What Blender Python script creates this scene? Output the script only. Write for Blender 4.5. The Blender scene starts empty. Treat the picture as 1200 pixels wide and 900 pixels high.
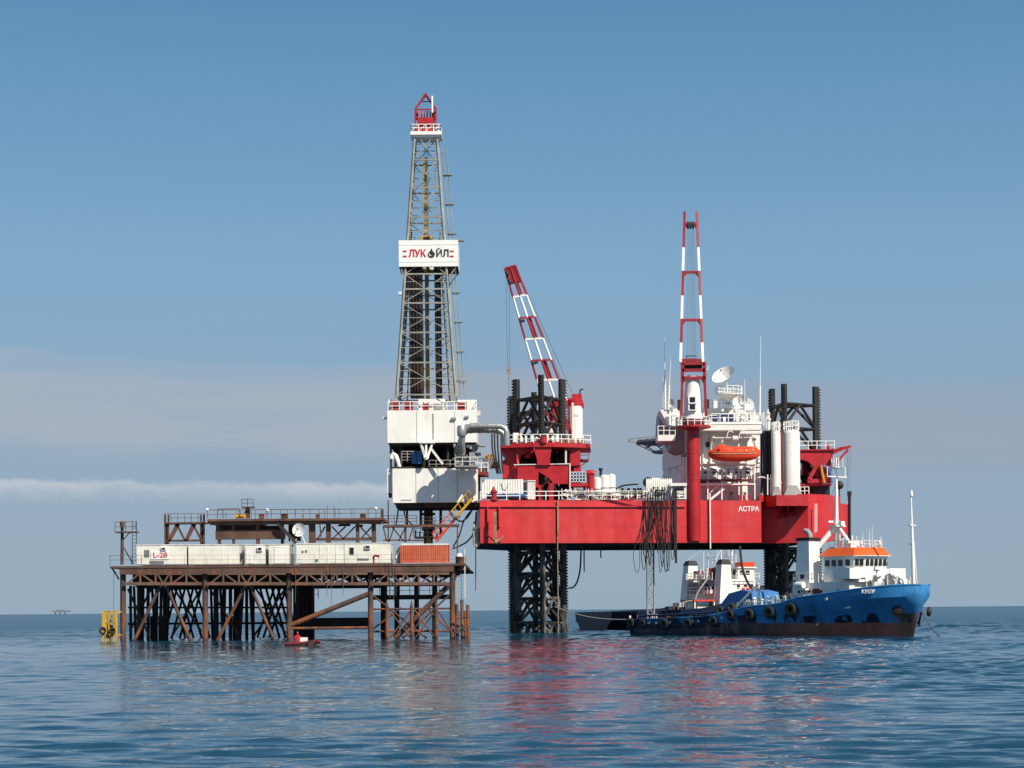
import bpy, math, random
import numpy as np
from mathutils import Vector, Matrix
random.seed(7); np.random.seed(7)
SC = bpy.context.scene
COL = SC.collection
R = math.radians

# ------------------------------------------------------------------ camera
F = 2400.0            # focal length in pixels of a 1200 px wide picture
EYE = 3.3             # eye height above the water
TH = R(0.48)          # the camera was held slightly tilted
cam_d = bpy.data.cameras.new('camera'); cam = bpy.data.objects.new('camera', cam_d); COL.objects.link(cam)
cam_d.sensor_width = 36.0; cam_d.lens = F / 1200 * 36
cam_d.shift_x = -2.2 / 1200; cam_d.shift_y = 265 / 1200
cam_d.clip_start = 1.0; cam_d.clip_end = 90000
cam.matrix_world = Matrix.Translation((0, 0, EYE)) @ Matrix.Rotation(R(90), 4, 'X') @ Matrix.Rotation(-TH, 4, 'Z')
SC.camera = cam

# ------------------------------------------------------------------ light
SUN_EL, SUN_AZ = R(43), R(140)       # azimuth clockwise from +Y (the view direction): behind the camera, to the right
to_sun = Vector((math.sin(SUN_AZ) * math.cos(SUN_EL), math.cos(SUN_AZ) * math.cos(SUN_EL), math.sin(SUN_EL)))
sl = bpy.data.lights.new('sun', 'SUN'); so = bpy.data.objects.new('sun', sl); COL.objects.link(so)
sl.energy = 5.0; sl.angle = R(0.5); sl.color = (1.0, 0.92, 0.79)
so.rotation_euler = to_sun.to_track_quat('Z', 'Y').to_euler(); so.location = (60, -60, 120)

world = bpy.data.worlds.new('World'); SC.world = world; world.use_nodes = True
nt = world.node_tree; nt.nodes.clear()
def wn(t, **k):
    n = nt.nodes.new(t)
    for a, b in k.items(): setattr(n, a, b)
    return n
def wl(a, b): nt.links.new(a, b)
w_out = wn('ShaderNodeOutputWorld'); w_bg = wn('ShaderNodeBackground'); w_bg.inputs['Strength'].default_value = 0.09
sky = wn('ShaderNodeTexSky', sky_type='NISHITA', sun_disc=False, sun_elevation=SUN_EL, sun_rotation=SUN_AZ, altitude=0.0,
         air_density=1.0, dust_density=0.6, ozone_density=2.0)
tc = wn('ShaderNodeTexCoord'); sep = wn('ShaderNodeSeparateXYZ'); wl(tc.outputs['Generated'], sep.inputs[0])
def math_(op, a, b=None, c=None, clamp=False):
    n = wn('ShaderNodeMath', operation=op, use_clamp=clamp)
    for i, v in enumerate((a, b, c)):
        if v is None: continue
        if isinstance(v, (int, float)): n.inputs[i].default_value = v
        else: wl(v, n.inputs[i])
    return n.outputs[0]
def ramp(src, pts, interp='EASE'):
    n = wn('ShaderNodeValToRGB'); n.color_ramp.interpolation = interp
    e = n.color_ramp.elements
    while len(e) < len(pts): e.new(0.5)
    for q, (p, c) in zip(e, pts):
        q.position = p; q.color = (c, c, c, 1) if isinstance(c, (int, float)) else (*c, 1)
    wl(src, n.inputs[0]); return n.outputs[0]
def mixc(fac, a, b):
    n = wn('ShaderNodeMix', data_type='RGBA')
    if isinstance(fac, (int, float)): n.inputs[0].default_value = fac
    else: wl(fac, n.inputs[0])
    for s, v in ((6, a), (7, b)):
        if isinstance(v, tuple): n.inputs[s].default_value = (*v, 1)
        else: wl(v, n.inputs[s])
    return n.outputs[2]
elev = math_('MULTIPLY', sep.outputs['Z'], 3.0)             # 0..1 covers 0..19.5 degrees
# clear air: the blue above, dulled by marine haze near the horizon
clear = mixc(ramp(elev, [(0.0, 0.93), (0.30, 0.86), (0.55, 0.74), (0.86, 0.72), (1.0, 0.5)], 'LINEAR'), sky.outputs[0],
             ramp(elev, [(0.0, (2.95, 4.03, 5.15)), (0.22, (2.62, 3.72, 5.05)), (0.50, (1.92, 3.78, 5.70)), (0.86, (0.80, 2.55, 4.65)), (1.0, (0.7, 2.3, 4.4))], 'LINEAR'))
# layered thin grey cloud 2.5 to 7 degrees up
mp = wn('ShaderNodeMapping'); mp.inputs['Scale'].default_value = (3.0, 3.0, 26.0); wl(tc.outputs['Generated'], mp.inputs[0])
nz = wn('ShaderNodeTexNoise'); nz.inputs['Scale'].default_value = 1.6; nz.inputs['Detail'].default_value = 6; nz.inputs['Roughness'].default_value = 0.55
wl(mp.outputs[0], nz.inputs['Vector'])
mp2 = wn('ShaderNodeMapping'); mp2.inputs['Scale'].default_value = (5.0, 5.0, 5.0); wl(tc.outputs['Generated'], mp2.inputs[0])
nw = wn('ShaderNodeTexNoise'); nw.inputs['Scale'].default_value = 2.2; nw.inputs['Detail'].default_value = 3; wl(mp2.outputs[0], nw.inputs['Vector'])
e2 = math_('ADD', math_('MULTIPLY_ADD', sep.outputs['X'], 0.11, elev), math_('MULTIPLY', math_('SUBTRACT', nw.outputs[0], 0.5), 0.07))
band = ramp(e2, [(0.185, 0.0), (0.245, 1.0), (0.31, 0.85), (0.335, 0.72), (0.358, 0.0)], 'EASE')
cl = math_('MULTIPLY', band, ramp(nz.outputs[0], [(0.34, 0.45), (0.62, 1.0)]), clamp=True)
bankcol = mixc(ramp(math_('MULTIPLY_ADD', sep.outputs['X'], 2.0, 0.5), [(0.2, 0.0), (0.75, 1.0)]), (4.05, 4.5, 5.2), (3.3, 3.85, 4.7))
cloudy = mixc(math_('MULTIPLY', cl, 0.88), clear, bankcol)
# one low white streak towards the left, 3.6 degrees up
mp3 = wn('ShaderNodeMapping'); mp3.inputs['Scale'].default_value = (48, 48, 60); wl(tc.outputs['Generated'], mp3.inputs[0])
nf = wn('ShaderNodeTexNoise'); nf.inputs['Scale'].default_value = 1.0; nf.inputs['Detail'].default_value = 9; nf.inputs['Roughness'].default_value = 0.62; wl(mp3.outputs[0], nf.inputs['Vector'])
e3 = math_('SUBTRACT', elev, math_('MULTIPLY', math_('SUBTRACT', nf.outputs[0], 0.5), 0.040))
streak = ramp(e3, [(0.158, 0.0), (0.172, 0.45), (0.186, 1.0), (0.1895, 0.0)], 'LINEAR')
side = ramp(sep.outputs['X'], [(0.0, 1.0), (0.02, 0.35), (0.05, 0.0)], 'EASE')
cloud2 = mixc(math_('MULTIPLY', math_('MULTIPLY', streak, side), math_('MULTIPLY', ramp(nw.outputs[0], [(0.3, 0.6), (0.6, 1.0)]), 0.8)), cloudy, (6.0, 6.2, 6.6))
wl(cloud2, w_bg.inputs['Color']); wl(w_bg.outputs[0], w_out.inputs[0])
world.cycles.sampling_method = 'AUTOMATIC'

vs = SC.view_settings
vs.view_transform = 'Standard'; vs.look = 'None'; vs.gamma = 1.0; vs.use_curve_mapping = False; vs.exposure = 0.15
SC.cycles.max_bounces = 6; SC.cycles.diffuse_bounces = 2; SC.cycles.glossy_bounces = 3
SC.cycles.use_denoising = True

# ------------------------------------------------------------------ helpers
def w(px, py, Y):
    """photo pixel -> point at distance Y (metres) in front of the camera"""
    dx, dy = px - 600.0, 450.0 - py
    x = dx * math.cos(TH) + dy * math.sin(TH); y = -dx * math.sin(TH) + dy * math.cos(TH)
    return Vector((x * Y / F, Y, EYE + (y + 265) * Y / F))
def rc(x0, y0, x1, y1, Y):
    ym, xm = (y0 + y1) / 2, (x0 + x1) / 2
    return w(x0, ym, Y).x, w(x1, ym, Y).x, w(xm, y1, Y).z, w(xm, y0, Y).z
def wz(z, Y, px=600):
    """pixel row of height z at distance Y"""
    y = (z - EYE) * F / Y - 265
    return 450 - (y + (px - 600) * math.sin(TH)) / math.cos(TH)

def world_loc(o):
    v = Vector((0, 0, 0))
    while o is not None: v += o.location; o = o.parent
    return v

class MB:
    def __init__(s, xf=None): s.v = []; s.f = []; s.m = []; s.mi = 0; s.xf = xf
    def add(s, vs_, fs):
        b = len(s.v); s.v.extend([tuple(p) for p in vs_])
        for f in fs: s.f.append(tuple(i + b for i in f)); s.m.append(s.mi)
    def bx(s, x0, x1, y0, y1, z0, z1):
        s.add([(x0,y0,z0),(x1,y0,z0),(x1,y1,z0),(x0,y1,z0),(x0,y0,z1),(x1,y0,z1),(x1,y1,z1),(x0,y1,z1)],
              [(3,2,1,0),(4,5,6,7),(0,1,5,4),(1,2,6,5),(2,3,7,6),(3,0,4,7)])
    def pb(s, x0, y0, x1, y1, Y, dep):
        a = rc(x0, y0, x1, y1, Y); s.bx(a[0], a[1], Y, Y + dep, a[2], a[3])
    def beam(s, p, q, wd, h=None):
        p, q = Vector(p), Vector(q); h = h or wd; d = q - p
        if d.length < 1e-6: return
        d.normalize(); u = d.cross(Vector((0, 0, 1)))
        if u.length < 1e-3: u = Vector((1, 0, 0))
        u.normalize(); n = u.cross(d); u *= wd / 2; n *= h / 2
        s.add([p-u-n, p+u-n, p+u+n, p-u+n, q-u-n, q+u-n, q+u+n, q-u+n],
              [(0,1,2,3),(7,6,5,4),(0,4,5,1),(1,5,6,2),(2,6,7,3),(3,7,4,0)])
    def tube(s, p, q, r, n=8, r2=None):
        p, q = Vector(p), Vector(q); r2 = r if r2 is None else r2; d = q - p
        if d.length < 1e-6: return
        d.normalize(); u = d.orthogonal().normalized(); v = d.cross(u)
        A = [p + (u*math.cos(2*math.pi*i/n) + v*math.sin(2*math.pi*i/n))*r for i in range(n)]
        B = [q + (u*math.cos(2*math.pi*i/n) + v*math.sin(2*math.pi*i/n))*r2 for i in range(n)]
        s.add(A + B, [tuple(range(n))[::-1], tuple(range(n, 2*n))] + [(i, (i+1) % n, n+(i+1) % n, n+i) for i in range(n)])
    def path(s, pts, r, n=6):
        pts = [Vector(p) for p in pts]; rings = []; u = None
        for i, p in enumerate(pts):
            d = (pts[min(i+1, len(pts)-1)] - pts[max(i-1, 0)])
            if d.length < 1e-6: d = Vector((0, 0, 1))
            d.normalize()
            if u is None: u = d.orthogonal().normalized()
            else:
                u = u - d * u.dot(d)
                u = u.normalized() if u.length > 1e-4 else d.orthogonal().normalized()
            v = d.cross(u)
            rings.append([p + (u*math.cos(2*math.pi*k/n) + v*math.sin(2*math.pi*k/n))*r for k in range(n)])
        V = [q for g in rings for q in g]; Fs = [tuple(range(n))[::-1], tuple(range(len(V)-n, len(V)))]
        for i in range(len(pts)-1):
            for k in range(n): Fs.append((i*n+k, i*n+(k+1) % n, (i+1)*n+(k+1) % n, (i+1)*n+k))
        s.add(V, Fs)
    def lathe(s, prof, c=(0,0,0), axis=(0,0,1), n=20, cap=True):
        """prof: list of (radius, height along the axis)"""
        d = Vector(axis).normalized(); u = d.orthogonal().normalized(); v = d.cross(u); c = Vector(c)
        V = [c + d*h + (u*math.cos(2*math.pi*k/n) + v*math.sin(2*math.pi*k/n))*max(r, 1e-3) for r, h in prof for k in range(n)]
        Fs = []
        for i in range(len(prof)-1):
            for k in range(n): Fs.append((i*n+k, i*n+(k+1) % n, (i+1)*n+(k+1) % n, (i+1)*n+k))
        if cap: Fs += [tuple(range(n))[::-1], tuple(range(len(V)-n, len(V)))]
        s.add(V, Fs)
    def prism(s, poly, a, b, plane='xy', top=None):
        """poly in the xy plane from z=a to z=b ('xz': from y=a to y=b; 'yz': from x=a to x=b); top: other outline at b"""
        n = len(poly); top = top or poly
        def P(p, h): return (p[0], p[1], h) if plane == 'xy' else ((p[0], h, p[1]) if plane == 'xz' else (h, p[0], p[1]))
        s.add([P(p, a) for p in poly] + [P(p, b) for p in top],
              [tuple(range(n))[::-1], tuple(range(n, 2*n))] + [(i, (i+1) % n, n+(i+1) % n, n+i) for i in range(n)])
    def ppoly(s, pts, Y, dep):
        """outline in photo pixels at distance Y, given real thickness"""
        q = [w(x, y, Y) for x, y in pts]; s.prism([(p.x, p.z) for p in q], Y, Y + dep, 'xz')
    def rail(s, pts, h=1.1, sp=1.6, r=0.045, bars=2):
        pts = [Vector(p) for p in pts]; Z = Vector((0, 0, 1))
        for a, b in zip(pts, pts[1:]):
            L = (b - a).length; k = max(1, int(round(L / sp)))
            for i in range(0 if a is pts[0] else 1, k + 1):
                if i == k and b is pts[-1] and (b - pts[0]).length < 1e-4: continue
                p = a.lerp(b, i / k); s.beam(p, p + Z*h, r*1.8)
            for j in range(bars): s.beam(a + Z*h*(1 - j/bars), b + Z*h*(1 - j/bars), r*1.6)
    def ladder(s, p, q, wd=0.5, step=0.4, r=0.05, side=(1,0,0)):
        p, q = Vector(p), Vector(q); u = Vector(side)*wd/2
        s.beam(p-u, q-u, r*1.6); s.beam(p+u, q+u, r*1.6)
        n = max(2, int((q-p).length/step))
        for i in range(1, n): c = p.lerp(q, i/n); s.beam(c-u, c+u, r)
    def build(s, name, mat, parent=None, at=None, local=False, smooth=True, rz=0.0):
        me = bpy.data.meshes.new(name)
        o = bpy.data.objects.new(name, me); COL.objects.link(o)
        mats = mat if isinstance(mat, (list, tuple)) else [mat]
        base = Vector((0, 0, 0))
        if parent is not None:
            o.parent = parent
            if not local: base = world_loc(parent)
        elif at is not None:
            base = Vector(at); o.location = base; o.rotation_euler.z = rz
        if local: base = Vector((0, 0, 0))
        V = [(p[0]-base.x, p[1]-base.y, p[2]-base.z) for p in s.v]
        me.from_pydata(V, [], s.f)
        for m in mats: me.materials.append(m)
        if len(mats) > 1: me.polygons.foreach_set('material_index', s.m)
        me.update()
        if smooth and len(V):
            me.shade_smooth(); me.set_sharp_from_angle(angle=R(38))
        return o

def tag(o, label, cat, group=None, kind=None):
    o['label'] = label; o['category'] = cat
    if group: o['group'] = group
    if kind: o['kind'] = kind
    return o
def T(name, label, cat, loc, group=None, rz=0.0):
    o = bpy.data.objects.new(name, None); COL.objects.link(o); o.empty_display_size = 0.5
    o.location = loc; o.rotation_euler.z = rz
    return tag(o, label, cat, group)
def children(o): return [c for c in bpy.data.objects if c.parent == o]
def dup(o, loc=None, rz=None, label=None, parent=None, cat=None):
    """a thing (or part) with copies of its parts and their sub-parts"""
    c = o.copy(); COL.objects.link(c)
    if parent is not None: c.parent = parent
    for ch in children(o): dup(ch, parent=c)
    if loc is not None: c.location = loc
    if rz is not None: c.rotation_euler.z = rz
    if label: c['label'] = label
    return c
def letters(name, body, size, mat, parent, c, extrude=0.02, bold=0.012, rot=None, stretch=1.0):
    """writing as a mesh, centred on c (world), facing -Y unless rot (a matrix) is given"""
    cu = bpy.data.curves.new('lettering', 'FONT'); cu.body = body; cu.size = size; cu.extrude = extrude; cu.offset = bold
    cu.align_x = 'CENTER'; cu.align_y = 'CENTER'; cu.resolution_u = 3
    t = bpy.data.objects.new('lettering', cu); COL.objects.link(t)
    dg = bpy.context.evaluated_depsgraph_get(); me = bpy.data.meshes.new_from_object(t.evaluated_get(dg))
    bpy.data.objects.remove(t); bpy.data.curves.remove(cu)
    me.name = name
    rot = rot or Matrix.Rotation(R(90), 4, 'X')
    me.transform(rot @ Matrix.Diagonal((stretch, 1, 1, 1)))
    o = bpy.data.objects.new(name, me); COL.objects.link(o); o.parent = parent
    me.materials.clear(); me.materials.append(mat)
    o.location = Vector(c) - world_loc(parent)
    return o

# ------------------------------------------------------------------ materials
M = {}
def nodes_of(name):
    m = bpy.data.materials.new(name); m.use_nodes = True; t = m.node_tree; t.nodes.clear()
    out = t.nodes.new('ShaderNodeOutputMaterial'); b = t.nodes.new('ShaderNodeBsdfPrincipled'); t.links.new(b.outputs[0], out.inputs[0])
    return m, t, b
class G:
    """tiny node-graph writer"""
    def __init__(s, t): s.t = t; s.tc = t.nodes.new('ShaderNodeTexCoord')
    def mapped(s, scale):
        n = s.t.nodes.new('ShaderNodeMapping'); n.inputs['Scale'].default_value = scale; s.t.links.new(s.tc.outputs['Object'], n.inputs[0]); return n.outputs[0]
    def noise(s, scale, sc=1.0, detail=5, rough=0.6):
        n = s.t.nodes.new('ShaderNodeTexNoise'); n.inputs['Scale'].default_value = sc; n.inputs['Detail'].default_value = detail; n.inputs['Roughness'].default_value = rough
        s.t.links.new(s.mapped(scale if isinstance(scale, tuple) else (scale,)*3), n.inputs['Vector']); return n.outputs[0]
    def ramp(s, src, a, b, va=0.0, vb=1.0):
        n = s.t.nodes.new('ShaderNodeMapRange'); n.clamp = True
        for i, v in enumerate((a, b, va, vb)): n.inputs[i+1].default_value = v
        s.t.links.new(src, n.inputs[0]); return n.outputs[0]
    def mul(s, a, b, op='MULTIPLY'):
        n = s.t.nodes.new('ShaderNodeMath'); n.operation = op
        for i, v in enumerate((a, b)):
            if isinstance(v, (int, float)): n.inputs[i].default_value = v
            else: s.t.links.new(v, n.inputs[i])
        return n.outputs[0]
    def mix(s, f, a, b):
        n = s.t.nodes.new('ShaderNodeMix'); n.data_type = 'RGBA'
        if isinstance(f, (int, float)): n.inputs[0].default_value = f
        else: s.t.links.new(f, n.inputs[0])
        for i, v in ((6, a), (7, b)):
            if isinstance(v, tuple): n.inputs[i].default_value = (*v, 1)
            else: s.t.links.new(v, n.inputs[i])
        return n.outputs[2]
    def z(s):
        n = s.t.nodes.new('ShaderNodeSeparateXYZ'); s.t.links.new(s.tc.outputs['Object'], n.inputs[0]); return n.outputs[2]
    def bump(s, h, b, strength=0.3, dist=0.05):
        n = s.t.nodes.new('ShaderNodeBump'); n.inputs['Strength'].default_value = strength; n.inputs['Distance'].default_value = dist
        s.t.links.new(h, n.inputs['Height']); s.t.links.new(n.outputs[0], b.inputs['Normal'])
RUST = (0.115, 0.042, 0.018)
def paint(key, col, rough=0.45, var=0.25, rust=0.15, streak=0.25, metal=0.0, fade=None, rustcol=RUST, patch=1.0, plates=None):
    """weathered paint: uneven tone, runs of dirt down the plates, rust in patches"""
    m, t, b = nodes_of(key); g = G(t)
    dark = tuple(c*(1-var) for c in col); lite = tuple(min(1, c*(1+var*0.6)) for c in col)
    c = g.mix(g.ramp(g.noise(0.45*patch), 0.35, 0.66), dark, lite)
    if fade: c = g.mix(g.mul(g.ramp(g.noise((0.5, 0.5, 0.07), detail=4), 0.45, 0.72), 0.55), c, fade)
    dirt = tuple(x*0.45+0.02*0.5 for x in col)
    c = g.mix(g.mul(g.ramp(g.noise((1.7, 1.7, 0.1), detail=6, rough=0.7), 0.5, 0.8), streak), c, dirt)
    if rust: c = g.mix(g.mul(g.ramp(g.mul(g.noise(1.1*patch, detail=8, rough=0.7), g.noise((1.2, 1.2, 0.25), detail=3), 'ADD'), 1.04, 1.22), min(1.0, rust*3)), c, rustcol)
    if plates:          # weld seams between hull plates, slightly different plates
        mpn = t.nodes.new('ShaderNodeMapping'); mpn.inputs['Rotation'].default_value = (R(90), 0, 0); t.links.new(g.tc.outputs['Object'], mpn.inputs[0])
        bk = t.nodes.new('ShaderNodeTexBrick'); t.links.new(mpn.outputs[0], bk.inputs['Vector']); bk.inputs['Scale'].default_value = 1.0
        for k_, v_ in (('Brick Width', plates[0]), ('Row Height', plates[1]), ('Mortar Size', 0.035), ('Mortar Smooth', 0.3)): bk.inputs[k_].default_value = v_
        bk.inputs['Color1'].default_value = (1, 1, 1, 1); bk.inputs['Color2'].default_value = (0.94, 0.94, 0.94, 1); bk.inputs['Mortar'].default_value = (0.76, 0.76, 0.76, 1)
        mm = t.nodes.new('ShaderNodeMix'); mm.data_type = 'RGBA'; mm.blend_type = 'MULTIPLY'; mm.inputs[0].default_value = 1.0
        t.links.new(c, mm.inputs[6]); t.links.new(bk.outputs['Color'], mm.inputs[7]); c = mm.outputs[2]
    t.links.new(c, b.inputs['Base Color'])
    b.inputs['Metallic'].default_value = metal
    t.links.new(g.ramp(g.noise(0.8), 0.3, 0.7, max(0.05, rough-0.1), rough+0.15), b.inputs['Roughness'])
    g.bump(g.noise((0.6, 0.6, 0.45), detail=3), b, 0.25, 0.08)
    M[key] = m; return m
def flat(key, col, rough=0.5, metal=0.0, var=0.12):
    m, t, b = nodes_of(key); g = G(t)
    c = g.mix(g.ramp(g.noise(1.3), 0.3, 0.7), tuple(x*(1-var) for x in col), tuple(min(1, x*(1+var)) for x in col))
    t.links.new(c, b.inputs['Base Color']); b.inputs['Roughness'].default_value = rough; b.inputs['Metallic'].default_value = metal
    M[key] = m; return m
paint('hull_red', (0.60, 0.024, 0.027), 0.42, 0.10, 0.05, 0.24, fade=(0.64, 0.075, 0.075), plates=(5.2, 1.83))
paint('deck_red', (0.47, 0.014, 0.021), 0.42, 0.18, 0.06, 0.35, plates=(2.6, 2.1))
paint('crane_red', (0.33, 0.014, 0.022), 0.45, 0.2, 0.05, 0.2)
paint('dark_red', (0.22, 0.022, 0.025), 0.5, 0.25, 0.1, 0.3)
paint('white', (0.85, 0.825, 0.765), 0.42, 0.05, 0.03, 0.14)
paint('white_worn', (0.76, 0.74, 0.68), 0.45, 0.1, 0.10, 0.28)
paint('cabin_white', (0.78, 0.76, 0.66), 0.5, 0.08, 0.05, 0.25)
paint('grey_paint', (0.30, 0.31, 0.31), 0.5, 0.2, 0.08, 0.3)
paint('rail_tan', (0.52, 0.37, 0.16), 0.5, 0.25, 0.1, 0.2)
paint('galv', (0.33, 0.32, 0.275), 0.5, 0.3, 0.10, 0.2)
paint('duct_grey', (0.42, 0.43, 0.42), 0.32, 0.2, 0.03, 0.2, metal=0.5)
paint('brown_steel', (0.105, 0.055, 0.038), 0.7, 0.4, 0.3, 0.4, rustcol=(0.2, 0.07, 0.03))
paint('truss_steel', (0.15, 0.085, 0.06), 0.7, 0.3, 0.25, 0.35, rustcol=(0.25, 0.09, 0.035))
paint('dark_steel', (0.030, 0.022, 0.020), 0.7, 0.4, 0.15, 0.3)
paint('pipe_brown', (0.022, 0.014, 0.012), 0.6, 0.35, 0.15, 0.3)
paint('orange_box', (0.60, 0.125, 0.055), 0.5, 0.14, 0.06, 0.3, fade=(0.62, 0.2, 0.11))
paint('lifeboat_orange', (0.74, 0.065, 0.018), 0.3, 0.08, 0.0, 0.1)
paint('roof_orange', (0.78, 0.115, 0.012), 0.4, 0.08, 0.0, 0.1)
paint('yellow', (0.62, 0.36, 0.02), 0.5, 0.15, 0.12, 0.25)
paint('tan_pipe', (0.30, 0.21, 0.12), 0.6, 0.3, 0.15, 0.3)
paint('blue_paint', (0.025, 0.13, 0.33), 0.4, 0.15, 0.05, 0.2)
paint('navy', (0.012, 0.03, 0.085), 0.5, 0.25, 0.08, 0.3)
flat('black', (0.012, 0.012, 0.014), 0.6)
flat('rubber', (0.018, 0.018, 0.018), 0.8)
flat('hose', (0.028, 0.026, 0.025), 0.6)
flat('rope', (0.55, 0.50, 0.40), 0.8)
flat('wire', (0.10, 0.10, 0.10), 0.6)
flat('sign_white', (0.84, 0.82, 0.77), 0.4, var=0.03)
flat('sign_red', (0.52, 0.02, 0.03), 0.5)
flat('sign_dark', (0.02, 0.02, 0.02), 0.5)
flat('dish_white', (0.78, 0.77, 0.72), 0.45, var=0.05)
flat('tarp_blue', (0.05, 0.20, 0.48), 0.55)
flat('red_cloth', (0.45, 0.012, 0.02), 0.7)
flat('boat_red', (0.16, 0.010, 0.016), 0.5)
flat('hazed_grey', (0.16, 0.19, 0.22), 0.7)  # grey with the distance haze mixed into the colour
flat('skin', (0.42, 0.24, 0.16), 0.5)
flat('panel_blue', (0.02, 0.12, 0.34), 0.35)
flat('panel_navy', (0.01, 0.04, 0.16), 0.35)
flat('orange_light', (0.62, 0.28, 0.06), 0.5)
m, t, b = nodes_of('glass'); b.inputs['Base Color'].default_value = (0.012, 0.016, 0.02, 1); b.inputs['Roughness'].default_value = 0.08; M['glass'] = m
# leg steel: black paint above, pale growth and rust towards the water
m, t, b = nodes_of('leg_steel'); g = G(t)
low = g.mul(g.ramp(g.z(), 9.0, 3.0), g.ramp(g.noise((0.7, 0.7, 0.35), detail=6), 0.46, 0.62))
c = g.mix(g.ramp(g.noise(0.8), 0.35, 0.7), (0.008, 0.008, 0.008), (0.022, 0.020, 0.018))
c = g.mix(low, c, (0.16, 0.14, 0.115)); t.links.new(c, b.inputs['Base Color']); b.inputs['Roughness'].default_value = 0.65; M['leg_steel'] = m
# platform legs: brown, bright rust in the splash zone, dark wet foot
m, t, b = nodes_of('pile_rust'); g = G(t)
c = g.mix(g.ramp(g.noise((1.5, 1.5, 0.35), detail=6), 0.35, 0.7), (0.052, 0.031, 0.024), (0.115, 0.066, 0.048))
c = g.mix(g.mul(g.ramp(g.z(), 5.2, 2.0), g.ramp(g.noise((1.2, 1.2, 0.5), detail=6), 0.42, 0.58)), c, (0.27, 0.075, 0.018))
c = g.mix(g.ramp(g.mul(g.z(), g.mul(g.noise(1.4), 1.2), 'ADD'), 1.5, 0.9), c, (0.022, 0.02, 0.016))
t.links.new(c, b.inputs['Base Color']); b.inputs['Roughness'].default_value = 0.75; g.bump(g.noise(2.0), b, 0.4, 0.05); M['pile_rust'] = m
# ship's side: blue above, brown bottom paint below, navy scuffs between, rust runs
def ship_side(key, blue, blue2, low_col, line, dirty):
    m, t, b = nodes_of(key); g = G(t)
    sx = t.nodes.new('ShaderNodeSeparateXYZ'); t.links.new(g.tc.outputs['Object'], sx.inputs[0])
    c = g.mix(g.ramp(g.noise(0.35), 0.35, 0.65), blue, blue2)
    c = g.mix(g.mul(g.ramp(g.noise((1.4, 1.4, 0.12), detail=6, rough=0.7), 0.53, 0.74), 0.45), c, (0.012, 0.03, 0.07))
    c = g.mix(g.mul(g.ramp(g.noise((0.9, 0.9, 0.16), 1.7, detail=5), 0.62, 0.72), dirty), c, (0.07, 0.04, 0.025))
    zz = g.mul(g.z(), g.mul(g.noise((0.9, 0.9, 0.05), detail=2), 1.6), 'ADD')
    c = g.mix(g.mul(g.ramp(zz, line + 1.85, line + 1.70), g.ramp(g.noise((0.45, 0.45, 0.02), detail=2), 0.49, 0.52)), c, (0.008, 0.014, 0.03))
    low = g.mix(g.ramp(g.noise((0.8, 0.8, 0.3), detail=6), 0.35, 0.7), low_col, tuple(x*0.6 for x in low_col))
    low = g.mix(g.mul(g.ramp(sx.outputs[0], 33.0, 24.0), g.ramp(g.noise((0.6, 0.6, 0.4), detail=5), 0.3, 0.5)), low, (0.02, 0.022, 0.028))     # bottom paint darker towards the stern
    c = g.mix(g.ramp(g.mul(g.z(), g.mul(g.noise(0.5), 0.12), 'ADD'), line + 0.08, line + 0.04), c, low)
    if key == 'ship_blue':      # rust washed down from the hawse pipe, an old soot run further aft
        xx = sx.outputs[0]
        near = g.mul(g.ramp(xx, 43.0, 43.9), g.ramp(g.z(), 3.0, 2.5)); near = g.mul(near, g.ramp(g.noise((2.2, 2.2, 0.3), detail=5), 0.36, 0.56))
        c = g.mix(near, c, (0.17, 0.095, 0.05))
        run = g.mul(g.mul(g.ramp(xx, 33.3, 33.9), g.ramp(xx, 35.2, 34.5)), g.ramp(g.noise((1.6, 1.6, 0.15), detail=5), 0.40, 0.60)); run = g.mul(run, 0.75)
        c = g.mix(run, c, (0.03, 0.04, 0.035))
        aft_shade_wear = g.mul(g.ramp(xx, 24.0, 8.0), g.ramp(g.noise((0.7, 0.7, 0.5), detail=6), 0.34, 0.55)); aft_shade_wear = g.mul(aft_shade_wear, 0.8)
        c = g.mix(aft_shade_wear, c, (0.012, 0.035, 0.075))          # after side's grazing shade put into the colour, along with berthing dirt
    t.links.new(c, b.inputs['Base Color']); b.inputs['Roughness'].default_value = 0.38
    g.bump(g.noise((0.5, 0.5, 0.5), detail=2), b, 0.35, 0.12); M[key] = m
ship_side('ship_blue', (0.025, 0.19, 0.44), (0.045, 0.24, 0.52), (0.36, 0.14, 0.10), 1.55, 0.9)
ship_side('ship_navy', (0.007, 0.014, 0.035), (0.010, 0.020, 0.05), (0.02, 0.014, 0.014), 0.6, 0.4)
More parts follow.
